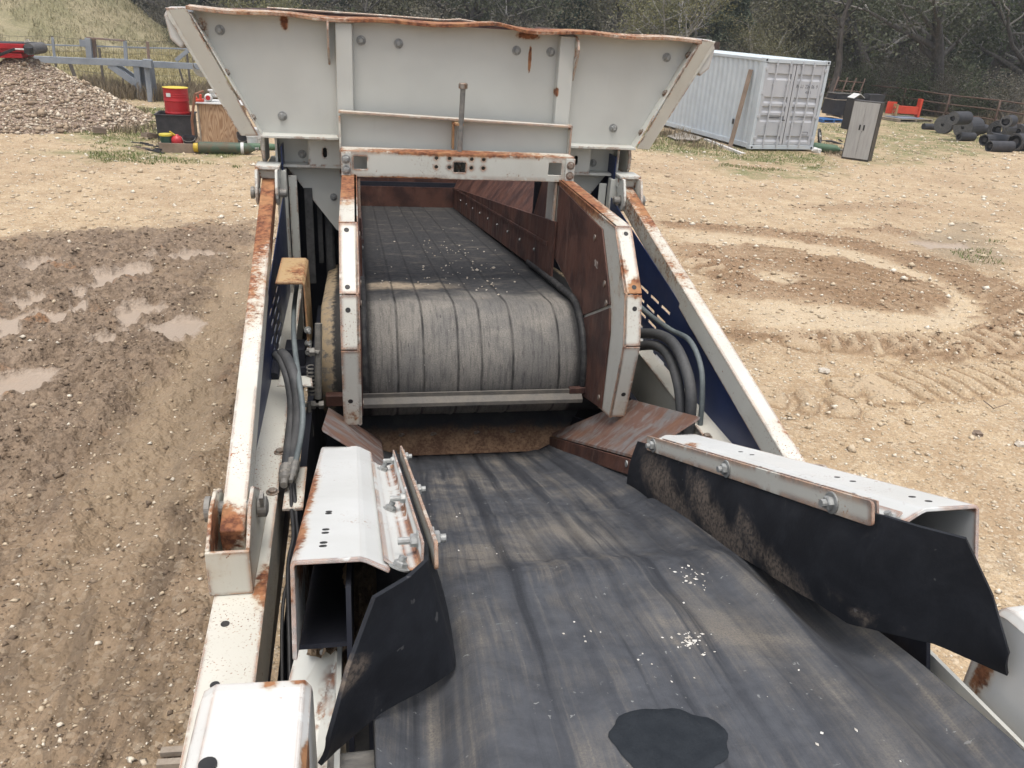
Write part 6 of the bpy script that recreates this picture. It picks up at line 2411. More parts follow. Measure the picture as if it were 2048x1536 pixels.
def roll(x, y, r, L, az, label, inner=.25, turns=5, rest=None, zadd=0.0, loose=False):
    g = ground_at(x, y + 0)
    # centre seen at the pixel: choose the depth where the roll rests on the ground
    d = pix_ray(x, y)
    t = (r + zadd - CAM_H) / d.z
    c = Vector((d.x * t, d.y * t, r + zadd))
    c.z += gz(c.x, c.y)
    a = Vector((math.cos(az), math.sin(az), 0))
    u, w = Vector((-a.y, a.x, 0)), Vector((0, 0, 1))
    e = empty('belt_roll', c - Vector((0, 0, r)), label, 'rubber roll', 'rolls of old conveyor belting by the fence')
    b = MB()
    n = turns * 22
    inn, out = [], []
    gap = (r * (1 - inner)) / turns
    th_ = gap * (.62 if loose else .90)
    for k in range(n + 1):
        ang = 2 * math.pi * k / 22 + .6
        rad = r * inner + gap * k / 22 * (turns * 22) / n
        wob = 1 + (.04 * math.sin(ang * 2 + x) if loose else 0)
        inn.append((rad * wob, ang))
        out.append((min(rad + th_, r) * wob, ang))
    pin = [c + (u * math.cos(an) + w * math.sin(an)) * rd for rd, an in inn]
    pou = [c + (u * math.cos(an) + w * math.sin(an)) * rd for rd, an in out]
    m_ = len(pin)
    vs = pin + pou + [p + a * L for p in pin] + [p + a * L for p in pou]
    fs = []
    for k in range(m_ - 1):
        fs += [(2 * m_ + k, 3 * m_ + k, 3 * m_ + k + 1, 2 * m_ + k + 1), (m_ + k, m_ + k + 1, 3 * m_ + k + 1, 3 * m_ + k), (k, 2 * m_ + k, 2 * m_ + k + 1, k + 1)]
    fs += [(0, m_, 3 * m_, 2 * m_), (m_ - 1, 3 * m_ - 1, 4 * m_ - 1, 2 * m_ - 1)]
    b.add(vs, fs)
    b.mat = 1  # end faces in a paler tone than the sides
    b.add(pin + pou, [(k, k + 1, m_ + k + 1, m_ + k) for k in range(m_ - 1)])
    b.mat = 0
    build('belting', b, [M['roll'], M['roll_face']], e)
    k = MB()
    k.lathe(c + a * .03, a, [(r * inner * .9, 0), (r * inner * .9, L - .06)], 14) if not loose else k.lathe(c + a * .05, a, [(r * inner * .5, 0), (r * inner * .5, .05)], 10)
    build('core', k, M['bin'], e)
    return e


roll(1886, 249, .37, .35, .55, 'thick black belt roll standing on edge, leftmost of the heap', .14, 9)
roll(1926, 255, .40, 1.0, .45, 'fat black belt roll with a pale core in front of the fence', .12, 9)
roll(1906, 236, .25, 1.0, .40, 'smaller black roll laid on top of the two fat rolls', .3, 4, zadd=.62)
roll(1950, 258, .20, .8, .40, 'slim black roll lying between the fat roll and the open coils', .3, 4)
roll(1918, 273, .16, .75, .15, 'small black roll lying in the grass before the fat roll', .5, 3)
roll(1995, 259, .40, .9, .5, 'loosely wound black coil with open turns at right of the heap', .4, 4, loose=True)
roll(2012, 243, .22, .7, .6, 'grey ring coil propped on top of the loosely wound coil', .5, 2, zadd=.72)
roll(2036, 262, .30, .9, .5, 'medium belt coil near the right picture edge, above the tubes', .35, 4, loose=True)
roll(1968, 279, .22, 1.25, .18, 'black rubber tube with squashed open end lying in grass', .78, 1, loose=True)
roll(1978, 292, .19, 1.05, .10, 'lowest black rubber tube of the heap, nearest the yard', .78, 1, loose=True)
roll(2030, 283, .32, 1.1, .25, 'wide open black tube at the right end of heap', .75, 2, loose=True)
b = MB()
pp = [ground_at(x, y) for x, y in ((1986, 287), (2005, 288), (2025, 298), (2048, 303), (2085, 308))]
hh_ = (.34, .32, .10, .06, .05)
pa = [p + Vector((0, 0, h)) for p, h in zip(pp, hh_)]
pb_ = [p + Vector((.25, .6, h)) for p, h in zip(pp, hh_)]
b.sweep(None, pa, pb_, [(0, 0, .02)] * 5)
tag(build('belt_strip', b, M['roll'], None, loc=pp[2]), 'flat strip of black belting trailing from rubber tubes over the grass', 'belt strip')
g = ground_at(1845, 259)
b = MB()
b.lathe((g.x, g.y, gz(g.x, g.y) + .13), (1, .05, 0), [(.10, 0), (.13, 0), (.13, 1.15), (.10, 1.15), (.09, 1.1), (.09, .05)], 16)
tag(build('black_pipe', b, M['roll'], None, loc=(g.x, g.y, 0), smooth=False), 'short black pipe lying in grass left of the belt rolls', 'pipe')

# ------------------------------------------------------------------ rusty pipe fence along the right edge
M['rustpipe'] = plain('rusted_pipe', (.085, .055, .042), (.14, .09, .068), 6, .8, bump=.4, space='pos')
tl, tr_ = None, None
d0, d1 = pix_ray(1840, 182), pix_ray(2048, 208)
t0, t1 = (1.22 - CAM_H) / d0.z, (1.22 - CAM_H) / d1.z
F0, F1 = Vector((d0.x * t0, d0.y * t0, 0)), Vector((d1.x * t1, d1.y * t1, 0))
fd_ = (F0 - F1).normalized()
d2 = pix_ray(2002, 200)
den = d2.x * fd_.y - d2.y * fd_.x
# post seen at x=2002: intersect the view ray with the fence line in plan
tp = (F1.x * fd_.y - F1.y * fd_.x) / den
P2 = Vector((d2.x * tp, d2.y * tp, 0))
d3 = pix_ray(1901, 190)
den = d3.x * fd_.y - d3.y * fd_.x
tp = (F1.x * fd_.y - F1.y * fd_.x) / den
P3 = Vector((d3.x * tp, d3.y * tp, 0))
step = (P3 - P2).length
FEN = empty('pipe_fence', P2, 'rusty three-rail pipe fence running along the wood behind the rubber rolls', 'fence')
ends = (P2 - fd_ * step * 2, P2 + fd_ * step * 4.6)
for h in (1.22, .80, .38):
    b = MB()
    n_ = 24
    b.tube([ends[0].lerp(ends[1], k / n_) + Vector((0, 0, h + .02 * math.sin(k * .9 + h))) for k in range(n_ + 1)], .034, 8)
    build('rail', b, M['rustpipe'], FEN, smooth=True)
for k in range(-2, 5):
    c = P2 + fd_ * step * k
    b = MB()
    b.cyl(c - Vector((0, 0, .1)), c + Vector((0, 0, 1.26)), .052, 10)
    build('fence_post', b, M['rustpipe'], FEN, smooth=True)
# leaning rusty gate panel at the container's far corner
GA = empty('gate_panel', ground_at(1652, 222), 'rusty tubular gate panel leaning behind the right edge of the container', 'gate panel')
gb = LOC[GA.name]
gex, gup = Vector((.9, -.4, 0)).normalized(), Vector((.22, .05, 1)).normalized()
for k in range(4):
    b = MB()
    b.cyl(gb + gex * (k * .42), gb + gex * (k * .42) + gup * 1.7, .035, 8)
    build('upright', b, M['rustpipe'], GA, smooth=True)
for h in (.15, .6, 1.05, 1.5):
    b = MB()
    b.cyl(gb + gup * h, gb + gup * h + gex * 1.26, .028, 8)
    build('crossbar', b, M['rustpipe'], GA, smooth=True)
# rusty bin far behind the container
q0, q1 = on_y(1396, 99, 44), on_y(1440, 84, 44)
b = MB()
b.box(((q0.x + q1.x) / 2, 45, q1.z / 2), (q1.x - q0.x, 2, q1.z))
for k in range(8):
    b.box((q0.x + (q1.x - q0.x) * (k + .5) / 8, 43.97, q1.z / 2), (.05, .06, q1.z - .1))
tag(build('scrap_bin', b, M['rustpipe'], None, loc=((q0.x + q1.x) / 2, 45, 0)), 'rusty brown steel scrap bin showing above container roof', 'scrap bin')

# ------------------------------------------------------------------ left side: gravel pile, red conveyor head, grey steel frame
AP = on_y(38, 113, 25.8)
pcx, pcy, pr_, ph = AP.x, 26.0, 3.15, AP.z + .12
gx2, gy2 = np.meshgrid(np.linspace(pcx - 4.2, pcx + 4.2, 110), np.linspace(pcy - 4.2, pcy + 4.2, 110))


def pile_h(x, y):
    d = np.hypot((x - pcx) / 1.0, (y - pcy) / 1.0)
    d2 = np.hypot((x - pcx + 1.6) / 1.1, (y - pcy - .2) / 1.05)
    h = ph * np.maximum(np.clip(1 - d / pr_, -.2, 1), .97 * np.clip(1 - d2 / pr_, -.2, 1))
    h = np.minimum(h, ph * .985)
    return h + .10 * (fbm(x * 1.6, y * 1.6, 4, 131) - .5)


M['pile'] = stone_material('crushed_stone', [(.20, .145, .098), (.36, .28, .20), (.62, .55, .44)])
pz = pile_h(gx2, gy2)
ii = np.arange(gx2.size).reshape(gx2.shape)
qq = np.stack([ii[:-1, :-1], ii[:-1, 1:], ii[1:, 1:], ii[1:, :-1]], -1).reshape(-1, 4)
pb2 = NT('pile_core')
_n = pb2.noise(pb2.pos(), 22, 4, .7)
pb2.set(Base_Color=pb2.mix(pb2.ramp(_n, .35, .65), (.18, .13, .10), (.38, .29, .22)), Roughness=.95, Normal=pb2.bump(_n, 1.0, .05))
PILE = np_mesh('gravel_pile', np.stack([gx2.ravel(), gy2.ravel(), pz.ravel()], 1), qq, pb2.mat)
tag(PILE, kind='stuff')
th2 = rs.uniform(0, 6.28, 26000)
rd2 = 4.1 * np.sqrt(rs.random_sample(26000))
px2, py2 = pcx - .5 + rd2 * np.cos(th2) * 1.05, pcy + rd2 * np.sin(th2)
z2 = pile_h(px2, py2)
k = (z2 > -.02) & (py2 < pcy + 1.5)
rad = np.clip(rs.lognormal(-3.6, .5, len(px2)), .012, .13)
tag(stones('crushed_stone', px2[k], py2[k], z2[k] + rad[k] * .2, rad[k], M['pile'], .75, 12), kind='stuff')

M['redm'] = plain('red_machine_paint', (.42, .015, .022), (.32, .012, .018), 4, .4)
RM = empty('red_conveyor', on_y(20, 105, 25.9), 'red conveyor head with dark end drum above the gravel pile', 'conveyor')


def rbar(name, p0, p1, w, h, mat, par=RM, Y0=25.9, bev=.01):
    a, b = on_y(*p0, Y0), on_y(*p1, Y0)
    m = MB()
    d = (b - a).normalized()
    up = Vector((0, 1, 0)).cross(d)
    up = up if up.z > 0 else -up
    y = Vector((0, w / 2, 0))
    u = up * (h / 2)
    m.hexa([a - y - u, b - y - u, b + y - u, a + y - u, a - y + u, b - y + u, b + y + u, a + y + u])
    return build(name, m, mat, par, bevel=bev)


rbar('boom', (-60, 88), (62, 92), 1.0, .13, M['redm'])
rbar('lower_chord', (-60, 108), (56, 110), .9, .12, M['redm'])
rbar('side_plate', (-60, 97), (66, 98), .9, .14, M['redm'])
rbar('belt', (-60, 83.5), (64, 86), .8, .03, M['roll'])
dc = on_y(71, 97, 25.9)
b = MB()
b.cyl(dc + Vector((0, -.5, 0)), dc + Vector((0, .5, 0)), .15, 22)
build('end_drum', b, M['roll_face'], RM, smooth=False)
rbar('hydraulic_ram', (-6, 112), (30, 98), .07, .07, M['black'], Y0=25.25)
rbar('ram_rod', (30, 98), (52, 99), .04, .04, M['white'], Y0=25.25)
rbar('motor', (51, 100), (64, 102), .25, .16, M['black'], Y0=25.2)
b = MB()
q = on_y(48, 85, 25.8)
b.extrude([q, q + Vector((.14, 0, .02)), q + Vector((.10, 0, .09)), q + Vector((.03, 0, .06))], (0, .1, 0))
build('stone_on_belt', b, M['pebble'], RM)

M['hbeam'] = plain('grey_blue_beam_paint', (.20, .225, .255), (.27, .295, .32), 3, .6, bump=.15, space='pos')
M['hbeam_shade'] = plain('shaded_grey_blue_beam_paint', (.11, .125, .145), (.16, .175, .195), 3, .65, bump=.15, space='pos')  # same beam paint darkened, shade painted on the rear parts of the posts
M['hbeam_rust'] = plain('rusty_beam_paint', (.22, .20, .19), (.20, .12, .08), 3, .7, bump=.2, space='pos')
SF = empty('steel_gantry', ground_at(283, 198), 'grey steel frame of heavy beams on two thick posts behind gravel pile', 'gantry')
YF = 32.0


def sf(name, p0, p1, w, h, mat=None, Y0=YF):
    return rbar(name, p0, p1, w, h, mat or M['hbeam'], SF, Y0, .006)


sf('long_beam', (62, 118), (287, 127), .22, .21)
sf('long_beam', (287, 127.5), (420, 134), .22, .20)
sf('post', (272, 123), (281, 203), .16, .19)
sf('post', (293, 126), (302, 204), .16, .17, Y0=31.3)
sf('post_flange', (302, 126), (312, 200), .05, .16, M['hbeam_shade'], Y0=31.6)
sf('post_flange', (282, 125), (290, 199), .05, .17, M['hbeam_shade'], Y0=32.2)
sf('post_cap', (287, 126), (304, 128), .3, .26, Y0=31.15)
sf('brace', (219, 129), (274, 168), .18, .22)
sf('brace_back', (233, 129), (272, 156), .12, .16, Y0=32.3)
sf('box_post', (176, 76), (180, 118), .20, .18)
sf('box_post', (186, 77), (189, 115), .20, .14, M['hbeam_rust'], Y0=32.2)
sf('box_post', (250, 82), (252, 119), .10, .11)
sf('top_bar', (173, 75.5), (250, 81.5), .10, .06, M['hbeam_rust'])
sf('foot_bar', (178, 117), (254, 119.5), .14, .05)
sf('hand_rail', (70, 89), (384, 98), .05, .045, Y0=32.4)
sf('end_brace', (352, 121), (381, 97), .12, .13)
sf('light_post', (105, 75), (109, 114), .06, .08)
sf('light_post', (295, 83), (298, 121), .06, .09, M['hbeam_rust'])
sf('gusset', (159, 86), (171, 87), .05, .22)

# old wire fence behind it
WF = empty('wire_fence', on_y(205, 190, 34.2) * 1.0, 'old sagging wire fence with leaning posts in the dry grass', 'fence')
M['oldpost'] = plain('old_post', (.10, .09, .08), (.16, .14, .12), 6, .9, space='pos')
for (p0, p1, r) in (((140, 127), (157, 166), .07), ((198, 96), (211, 184), .045), ((357, 132), (371, 174), .035), ((374, 108), (382, 178), .04), ((104, 72), (112, 128), .04), ((-20, 80), (-8, 150), .05), ((440, 110), (452, 190), .04), ((244, 130), (248, 180), .03)):
    b = MB()
    b.cyl(on_y(p1[0], p1[1] + 6, 34.2), on_y(*p0, 34.2), r, 7)
    build('fence_post', b, M['oldpost'], WF)
for i, y in enumerate((74, 88, 100, 122, 140)):
    b = MB()
    b.tube([on_y(x, y + (x - 100) * .045 + 2 * math.sin(x * .05 + i), 34.25) for x in range(-40, 470, 30)], .008, 4)
    build('wire', b, M['oldpost'], WF)
b = MB()
for x in range(-30, 440, 16):
    b.tube([on_y(x, 74 + (x - 100) * .045, 34.25), on_y(x + 3, 124 + (x - 100) * .045, 34.25)], .005, 3)
build('wire_mesh', b, M['oldpost'], WF)

# ------------------------------------------------------------------ left side: bin, drum, plywood crate and clutter
zc_ = gz(-5.0, 22.9)
c = ground_at(351, 281)
open_bin((c.x, c.y + .4, gz(c.x, c.y)), .05, .88, .8, .62, M['bin'], 'black battered bin under the red drum, left of plywood crate', cat='bin')
M['drum'] = plain('red_drum_paint', (.42, .02, .025), (.34, .016, .02), 4, .4, bump=.08)
dq = Vector((c.x + .05, c.y + .42, gz(c.x, c.y) + .36))
DRM = empty('oil_drum', dq, 'red steel drum with yellow lid and small white label, standing in the black bin', 'drum')
b = MB()
prof = [(.295, 0), (.305, .01)]
for k in range(60):
    h = .02 + .86 * k / 59
    bulge = .012 * math.exp(-((h - .30) / .018) ** 2) + .012 * math.exp(-((h - .60) / .018) ** 2) + .004 * math.sin(h * 110) * (.62 < h < .80)
    prof.append((.30 + bulge, h))
prof += [(.312, .89), (.312, .905), (.298, .91)]
b.lathe(dq, (0, 0, 1), prof, 32)
build('drum_shell', b, M['drum'], DRM, smooth=True)
b = MB()
b.lathe(dq, (0, 0, 1), [(.0, .914), (.30, .914), (.306, .918), (.3135, .916), (.3135, .906)], 32)
build('drum_lid', b, plain('yellow_lid', (.62, .50, .05), (.5, .38, .04), 5, .5), DRM)
b = MB()
lab = []
for k in range(5):
    a = math.radians(-128 + k * 6)
    lab.append(dq + Vector((.3085 * math.cos(a), .3085 * math.sin(a), .70)))
b.add(lab + [p + Vector((0, 0, .09)) for p in lab], [(k, k + 1, 6 + k, 5 + k) for k in range(4)])
build('drum_label', b, M['white'], DRM, fix=False)

c = ground_at(355, 305)
wb = MB()
zz = gz(c.x, c.y)
for dx, dy, sx_, sy_ in ((0, -.25, .82, .04), (0, .25, .82, .04), (-.39, 0, .04, .46), (.39, 0, .04, .46)):
    wb.box((c.x + dx, c.y + .27 + dy, zz + .11), (sx_, sy_, .22))
wb.box((c.x, c.y + .27, zz + .16), (.74, .46, .02))
WBX = build('wooden_box', wb, M['board'], None, loc=(c.x, c.y, zz), bevel=.004)
tag(WBX, 'low rough wooden box holding tub, jug and black pail', 'box')


def pail(name, p, r0, r1, h, mat, label, cat, lid=None, handle=True, n=24):
    p = Vector(p)
    e = empty(name, p, label, cat)
    b = MB()
    b.lathe(p, (0, 0, 1), [(r0, 0), (r1, h), (r1 * 1.06, h), (r1 * 1.06, h - .03), (r1 * 1.01, h - .035)], n) if False else b.lathe(p, (0, 0, 1), [(0, .001), (r0, .001), (r0 + (r1 - r0) * .85, h * .85), (r1 * 1.05, h * .86), (r1 * 1.05, h * .89), (r1 * .98, h * .9), (r1, h), (r1 * .94, h), (r0 * .95, .02), (0, .02)], n)
    build('pail_wall', b, mat, e, smooth=False)
    if lid is not None:
        l = MB()
        l.lathe(p, (0, 0, 1), [(0, h + .012), (r1 * 1.03, h + .012), (r1 * 1.06, h), (r1 * 1.06, h - .03)], n)
        build('pail_lid', l, lid, e)
    if handle:
        hb = MB()
        hb.tube([p + Vector((r1 * 1.06 * math.cos(a), -.05 - r1 * .6 * math.sin(a), h * .85 - h * .45 * math.sin(a))) for a in np.linspace(0, math.pi, 14)], .006, 5)
        build('pail_handle', hb, M['grey_steel'], e)
    return e


zt = zz + .17
pail('tub', (c.x - .27, c.y + .25, zt), .13, .15, .22, plain('dark_green_tub', (.02, .06, .045), (.03, .08, .06), 6, .5), 'dark green tub with yellow lid on the wooden box', 'tub', plain('yellow_tub_lid', (.55, .47, .05), (.45, .36, .05), 6, .5), False)
JG = empty('fuel_jug', (c.x - .02, c.y + .22, zt), 'red plastic fuel jug between green tub and black pail', 'jug')
b = MB()
b.lathe((c.x - .02, c.y + .22, zt), (0, 0, 1), [(0, 0), (.12, 0), (.135, .03), (.135, .13), (.09, .19), (.04, .20), (.04, .23), (0, .23)], 18)
build('jug_body', b, plain('red_plastic', (.45, .03, .035), (.36, .025, .03), 6, .4), JG, smooth=True)
b = MB()
b.cyl((c.x - .05, c.y + .2, zt + .21), (c.x - .16, c.y + .16, zt + .30), .02, 8)
build('jug_spout', b, plain('yellow_spout', (.55, .42, .04), (.5, .36, .04), 6, .5), JG)
pail('pail', (c.x + .25, c.y + .27, zt), .12, .145, .20, M['bin'], 'small black pail on the wooden box beside the red jug', 'pail')
g = ground_at(488, 293)
pail('bucket', (g.x, g.y, gz(g.x, g.y)), .13, .155, .36, M['bin'], 'dark grey bucket with wire handle in front of plywood crate', 'bucket')
g = ground_at(508, 296)
pail('bucket', (g.x - .02, g.y - .05, gz(g.x, g.y)), .12, .14, .34, M['white'], 'shorter white plastic bucket next to the dark grey bucket', 'bucket', None, False)
g = ground_at(514, 291)
pail('bucket', (g.x + .05, g.y + .05, gz(g.x, g.y)), .14, .165, .42, M['white'], 'taller lidded white bucket beside the hopper, behind the shorter one', 'bucket', M['white'])


def ply_material():
    m = NT('plywood_grain')
    p = m.obj()
    q = m.scale(p, (3.0, 3.0, .55))
    n = m.noise(q, 1.3, 2, .4, .3)
    rings = m.math('FRACT', m.math('MULTIPLY', n, 16.0))
    band = m.ramp(m.math('ABSOLUTE', m.math('SUBTRACT', rings, .5)), .05, .4)
    c = m.mix(band, (.30, .175, .095), (.47, .32, .195))
    c = m.mix(m.ramp(m.noise(p, 2.5, 4, .6), .5, .7, 0, .5), c, (.25, .16, .10))
    m.set(Base_Color=c, Roughness=.8)
    return m.mat


pl0, pl1 = ground_at(402, 287), ground_at(489, 289)
W = pl1.x - pl0.x
zz = gz(pl0.x, pl0.y)
PC = empty('plywood_crate', (pl0.x, pl0.y, zz), 'big plywood crate with pale edge strips, white pump parts on top', 'crate')
b = MB()
b.box((pl0.x + W / 2, pl0.y + .45, zz + .06 + .46), (W, .9, .92))
build('plywood_panel', b, ply_material(), PC)
for _x in (pl0.x + .012, pl0.x + W + .012):
    b = MB()
    b.box((_x, pl0.y - .012, zz + .52), (.035, .03, .95))
    build('edge_strip', b, M['palletw'], PC)
b = MB()
b.box((pl0.x + W / 2 + .05, pl0.y + .42, zz + .995), (W + .16, .98, .022))
build('crate_lid', b, M['white'], PC)
b = MB()
b.box((pl0.x + W / 2, pl0.y + .02, zz + .035), (W + .1, .1, .05))
build('base_skid', b, M['board'], PC)
# pump on the crate
zt = zz + 1.007
PU = empty('pump', (pl0.x + .25, pl0.y + .3, zt), 'white plastic pump with pipe and red centre on top of plywood crate', 'pump')
pc = Vector((pl0.x + .25, pl0.y + .25, zt + .10))
b = MB()
b.lathe(pc, (0, -1, 0), [(0, -.10), (.075, -.10), (.10, -.06), (.10, .05), (.085, .08), (.06, .09)], 20)
build('pump_housing', b, M['white'], PU, smooth=True)
b = MB()
b.lathe(pc, (0, -1, 0), [(0, .098), (.055, .098), (.06, .088)], 18)
build('pump_face', b, M['drum'], PU)
b = MB()
b.lathe(pc + Vector((.10, .08, .06)), (0, 0, 1), [(0, 0), (.085, 0), (.085, .09), (.12, .095), (.12, .13), (0, .13)], 18)
build('pump_flange', b, M['white'], PU)
b = MB()
b.tube(spline([pc + Vector((.10, .05, .05)), pc + Vector((.25, .03, .05)), pc + Vector((.45, .0, -.01)), pc + Vector((.72, 0, -.05))]), .045, 12)
build('pump_pipe', b, M['white'], PU, smooth=True)
b = MB()
rp = Vector((pl0.x + .02, pl0.y + .2, zt))
b.box(rp + Vector((0, 0, .03)), (.24, .2, .06))
b.box(rp + Vector((.04, .05, .11)), (.05, .14, .12))
b.box(rp + Vector((-.06, 0, .08)), (.05, .08, .06))
tag(build('red_clamp', b, M['redp'], None, loc=rp, bevel=.01), 'bright red clamp lying on crate corner left of the white pump', 'clamp')
sh_ = MB()
a0, a1, a2 = on_y(384, 240, pl0.y - .15), on_y(390, 189, pl0.y - .15), on_y(406, 183, pl0.y + .1)
sh_.tube([a0 - Vector((0, 0, .42)), a0, a1], .035, 5)
sh_.tube([a1, a2], .035, 5)
tag(build('rusty_stand', sh_, plain('rusty_angle_iron', (.25, .12, .07), (.17, .08, .05), 6, .8), None, loc=a0 - Vector((0, 0, .42))), 'rusty bent angle iron leaning at the left edge of plywood crate', 'angle iron')
# dark scraps on the ground left of the wooden box
for i, (x, y, l, w, h, a) in enumerate(((285, 290, .5, .06, .02, .3), (300, 277, .35, .22, .10, .9), (318, 296, .6, .05, .02, .1), (290, 300, .4, .05, .03, -.2), (333, 303, .5, .10, .04, .5), (275, 296, .35, .05, .02, 1.0), (310, 305, .45, .06, .03, -.3), (200, 268, .3, .25, .14, .4))):
    g = ground_at(x, y)
    b = MB()
    zz = gz(g.x, g.y)
    R3 = Matrix.Rotation(a, 3, 'Z') @ Matrix.Rotation(.15, 3, 'Y')
    b.box((g.x, g.y, zz + h / 2 + .03), (l, w, h), R3)
    b.box(Vector((g.x, g.y, zz + h + .04)) + R3 @ Vector((l * .1, w * .2, 0)), (l * .4, w * .6, .02), R3)
    tag(build('scrap_piece', b, M['bin'] if i % 2 == 0 else M['oldwood'], None, loc=(g.x, g.y, zz)), 'bit of dark scrap lying on the ground left of the wooden box', 'scrap', 'scraps left of the wooden box')
# planks lying at the foot of the chassis
g0, g1 = ground_at(270, 1524), ground_at(395, 1516)
d_ = (g1 - g0).normalized()
n_ = Vector((-d_.y, d_.x, 0))
for k in range(2):
    b = MB()
    o_ = g0 + d_ * .12 + n_ * (-.07 * k) + Vector((0, 0, gz(g0.x, g0.y) + .01))
    b.hexa([o_, o_ + d_ * .9, o_ + d_ * .9 + n_ * .035, o_ + n_ * .035, o_ + Vector((0, 0, .03)), o_ + d_ * .9 + Vector((0, 0, .03)), o_ + d_ * .9 + n_ * .035 + Vector((0, 0, .03)), o_ + n_ * .035 + Vector((0, 0, .03))])
    tag(build('lath', b, M['palletw'], None, loc=o_), ('narrow pale lath on the ground beside the machine rail, ' + ('the farther of two' if k == 0 else 'the nearer of two')), 'lath', 'laths on the ground')
# twig on the yard at right
g = ground_at(1985, 822)
b = MB()
b.tube([ground_at(1965, 808) + Vector((0, 0, .04)), ground_at(1985, 822) + Vector((0, 0, .03)), ground_at(2015, 817) + Vector((0, 0, .06))], [.006, .007, .003], 5)
tag(build('twig', b, M['oldwood'], None, loc=g), 'bent bare twig lying on the open yard at right', 'twig')
for i, (x, y, r, lab) in enumerate(((1955, 868, .05, 'brown stone on the yard, largest of a small row'), (2040, 890, .05, 'white stone at the right picture edge on the yard'), (1648, 742, .06, 'flat grey stone alone on the sandy yard beyond the strut'))):
    g = ground_at(x, y)
    crumple('stone', (g.x, g.y, gz(g.x, g.y) + r * .3), r, M['pebble'] if i else M['oldwood'], lab, 'stone', 20 + i, .6)

# ================================================================== the wood behind the yard
def bark_material(name, a, b):
    m = NT(name)
    p = m.obj()
    n = m.noise(m.scale(p, (4, 4, .7)), 3, 5, .65)
    m.set(Base_Color=m.mix(m.ramp(n, .35, .65), a, b), Roughness=.95)
    return m.mat


def leaf_material(name, cols):
    m = NT(name)
    t = m.attr('tone')
    c = m.mix(m.ramp(t, .05, .5), cols[0], cols[1])
    c = m.mix(m.ramp(t, .6, 1.0), c, cols[2])
    rnd = m.n('ObjectInfo').outputs['Random']
    c = m.mix(m.ramp(rnd, 0, 1, 0, .35), c, (.12, .115, .085))
    m.set(Base_Color=c, Roughness=.6)
    m.bsdf.inputs['Specular IOR Level'].default_value = .25
    tr = m.t.nodes.new('ShaderNodeBsdfTranslucent')
    m.put(tr.inputs['Color'], c)
    mx = m.t.nodes.new('ShaderNodeMixShader')
    mx.inputs[0].default_value = .25
    m.t.links.new(m.bsdf.outputs[0], mx.inputs[1])
    m.t.links.new(tr.outputs[0], mx.inputs[2])
    m.t.links.new(mx.outputs[0], m.out.inputs['Surface'])
    return m.mat


BARK = bark_material('oak_bark', (.065, .06, .055), (.12, .11, .10))
TWIG = bark_material('lichen_twigs', (.21, .20, .185), (.34, .325, .30))
BARK_PALE = bark_material('lichen_bark', (.25, .24, .225), (.38, .365, .345))
BARK_DARK = bark_material('dark_bark', (.035, .03, .027), (.075, .065, .055))
LEAF = {
    'oak': leaf_material('live_oak_leaves', [(.036, .044, .028), (.084, .104, .054), (.195, .205, .135)]),
    'cedar': leaf_material('cedar_leaves', [(.028, .052, .034), (.052, .085, .052), (.09, .122, .075)]),
    'olive': leaf_material('olive_leaves', [(.075, .076, .045), (.125, .122, .072), (.19, .178, .11)]),
    'yellow': leaf_material('yellow_green_leaves', [(.105, .108, .05), (.17, .165, .08), (.25, .225, .115)]),
    'brush': leaf_material('brush_leaves', [(.085, .08, .062), (.145, .132, .10), (.21, .19, .145)]),
}


def tree_data(seed, H, trunk_r, spread, limbs, leaf_n, leaf_s, kind='round', lo=.22, twig=1.0, up=.5, clump=.55, trunk_to=.55):
    r = random.Random(seed)
    B = MB()
    tips = []

    def grow(p, d, L, rad, depth):
        n = 4
        pts, rr = [p], [rad]
        q, dd = p.copy(), d.copy()
        for k in range(n):
            dd = (dd + Vector((r.gauss(0, .16), r.gauss(0, .16), r.gauss(0, .10) + (.05 if depth else .02)))).normalized()
            q = q + dd * (L / n)
            pts.append(q.copy())
            rr.append(rad * (1 - .62 * (k + 1) / n))
        B.mat = 1 if depth >= 2 else 0
        B.tube(pts, rr, 6 if depth < 2 else 4, cap=False)
        if depth >= 3:
            tips.append(pts[-1])
            tips.append(pts[2])
            return
        nc = limbs if depth == 0 else r.choice((3, 4, 4, 5)) if depth == 1 else r.choice((2, 3, 3))
        for c in range(nc):
            t = r.uniform(.35 if depth else trunk_to, 1.0)
            i = min(int(t * n), n - 1)
            pos = pts[i].lerp(pts[i + 1], t * n - i)
            a = r.uniform(0, 6.283)
            el = r.uniform(-.15, .9) if depth == 0 else r.uniform(-.5, .75)
            out = Vector((math.cos(a) * math.cos(el), math.sin(a) * math.cos(el), math.sin(el)))
            nd = (dd * (.25 if depth == 0 else .55) + out * (1.0 if depth else spread)).normalized()
            grow(pos, nd, L * (r.uniform(.55, .85) if depth else r.uniform(.6, .95)) * (.8 if depth else 1), rr[i] * .55, depth + 1)
        tips.append(pts[-1])

    grow(Vector((0, 0, -.2)), Vector((r.gauss(0, .06), r.gauss(0, .06), 1)).normalized(), H * trunk_to, trunk_r, 0)
    zs = max(t.z for t in tips)
    k = H / zs
    B.v = [(x * k, y * k, z * k) for x, y, z in B.v]
    tips = np.array([(t.x * k, t.y * k, t.z * k) for t in tips])
    return B, tips


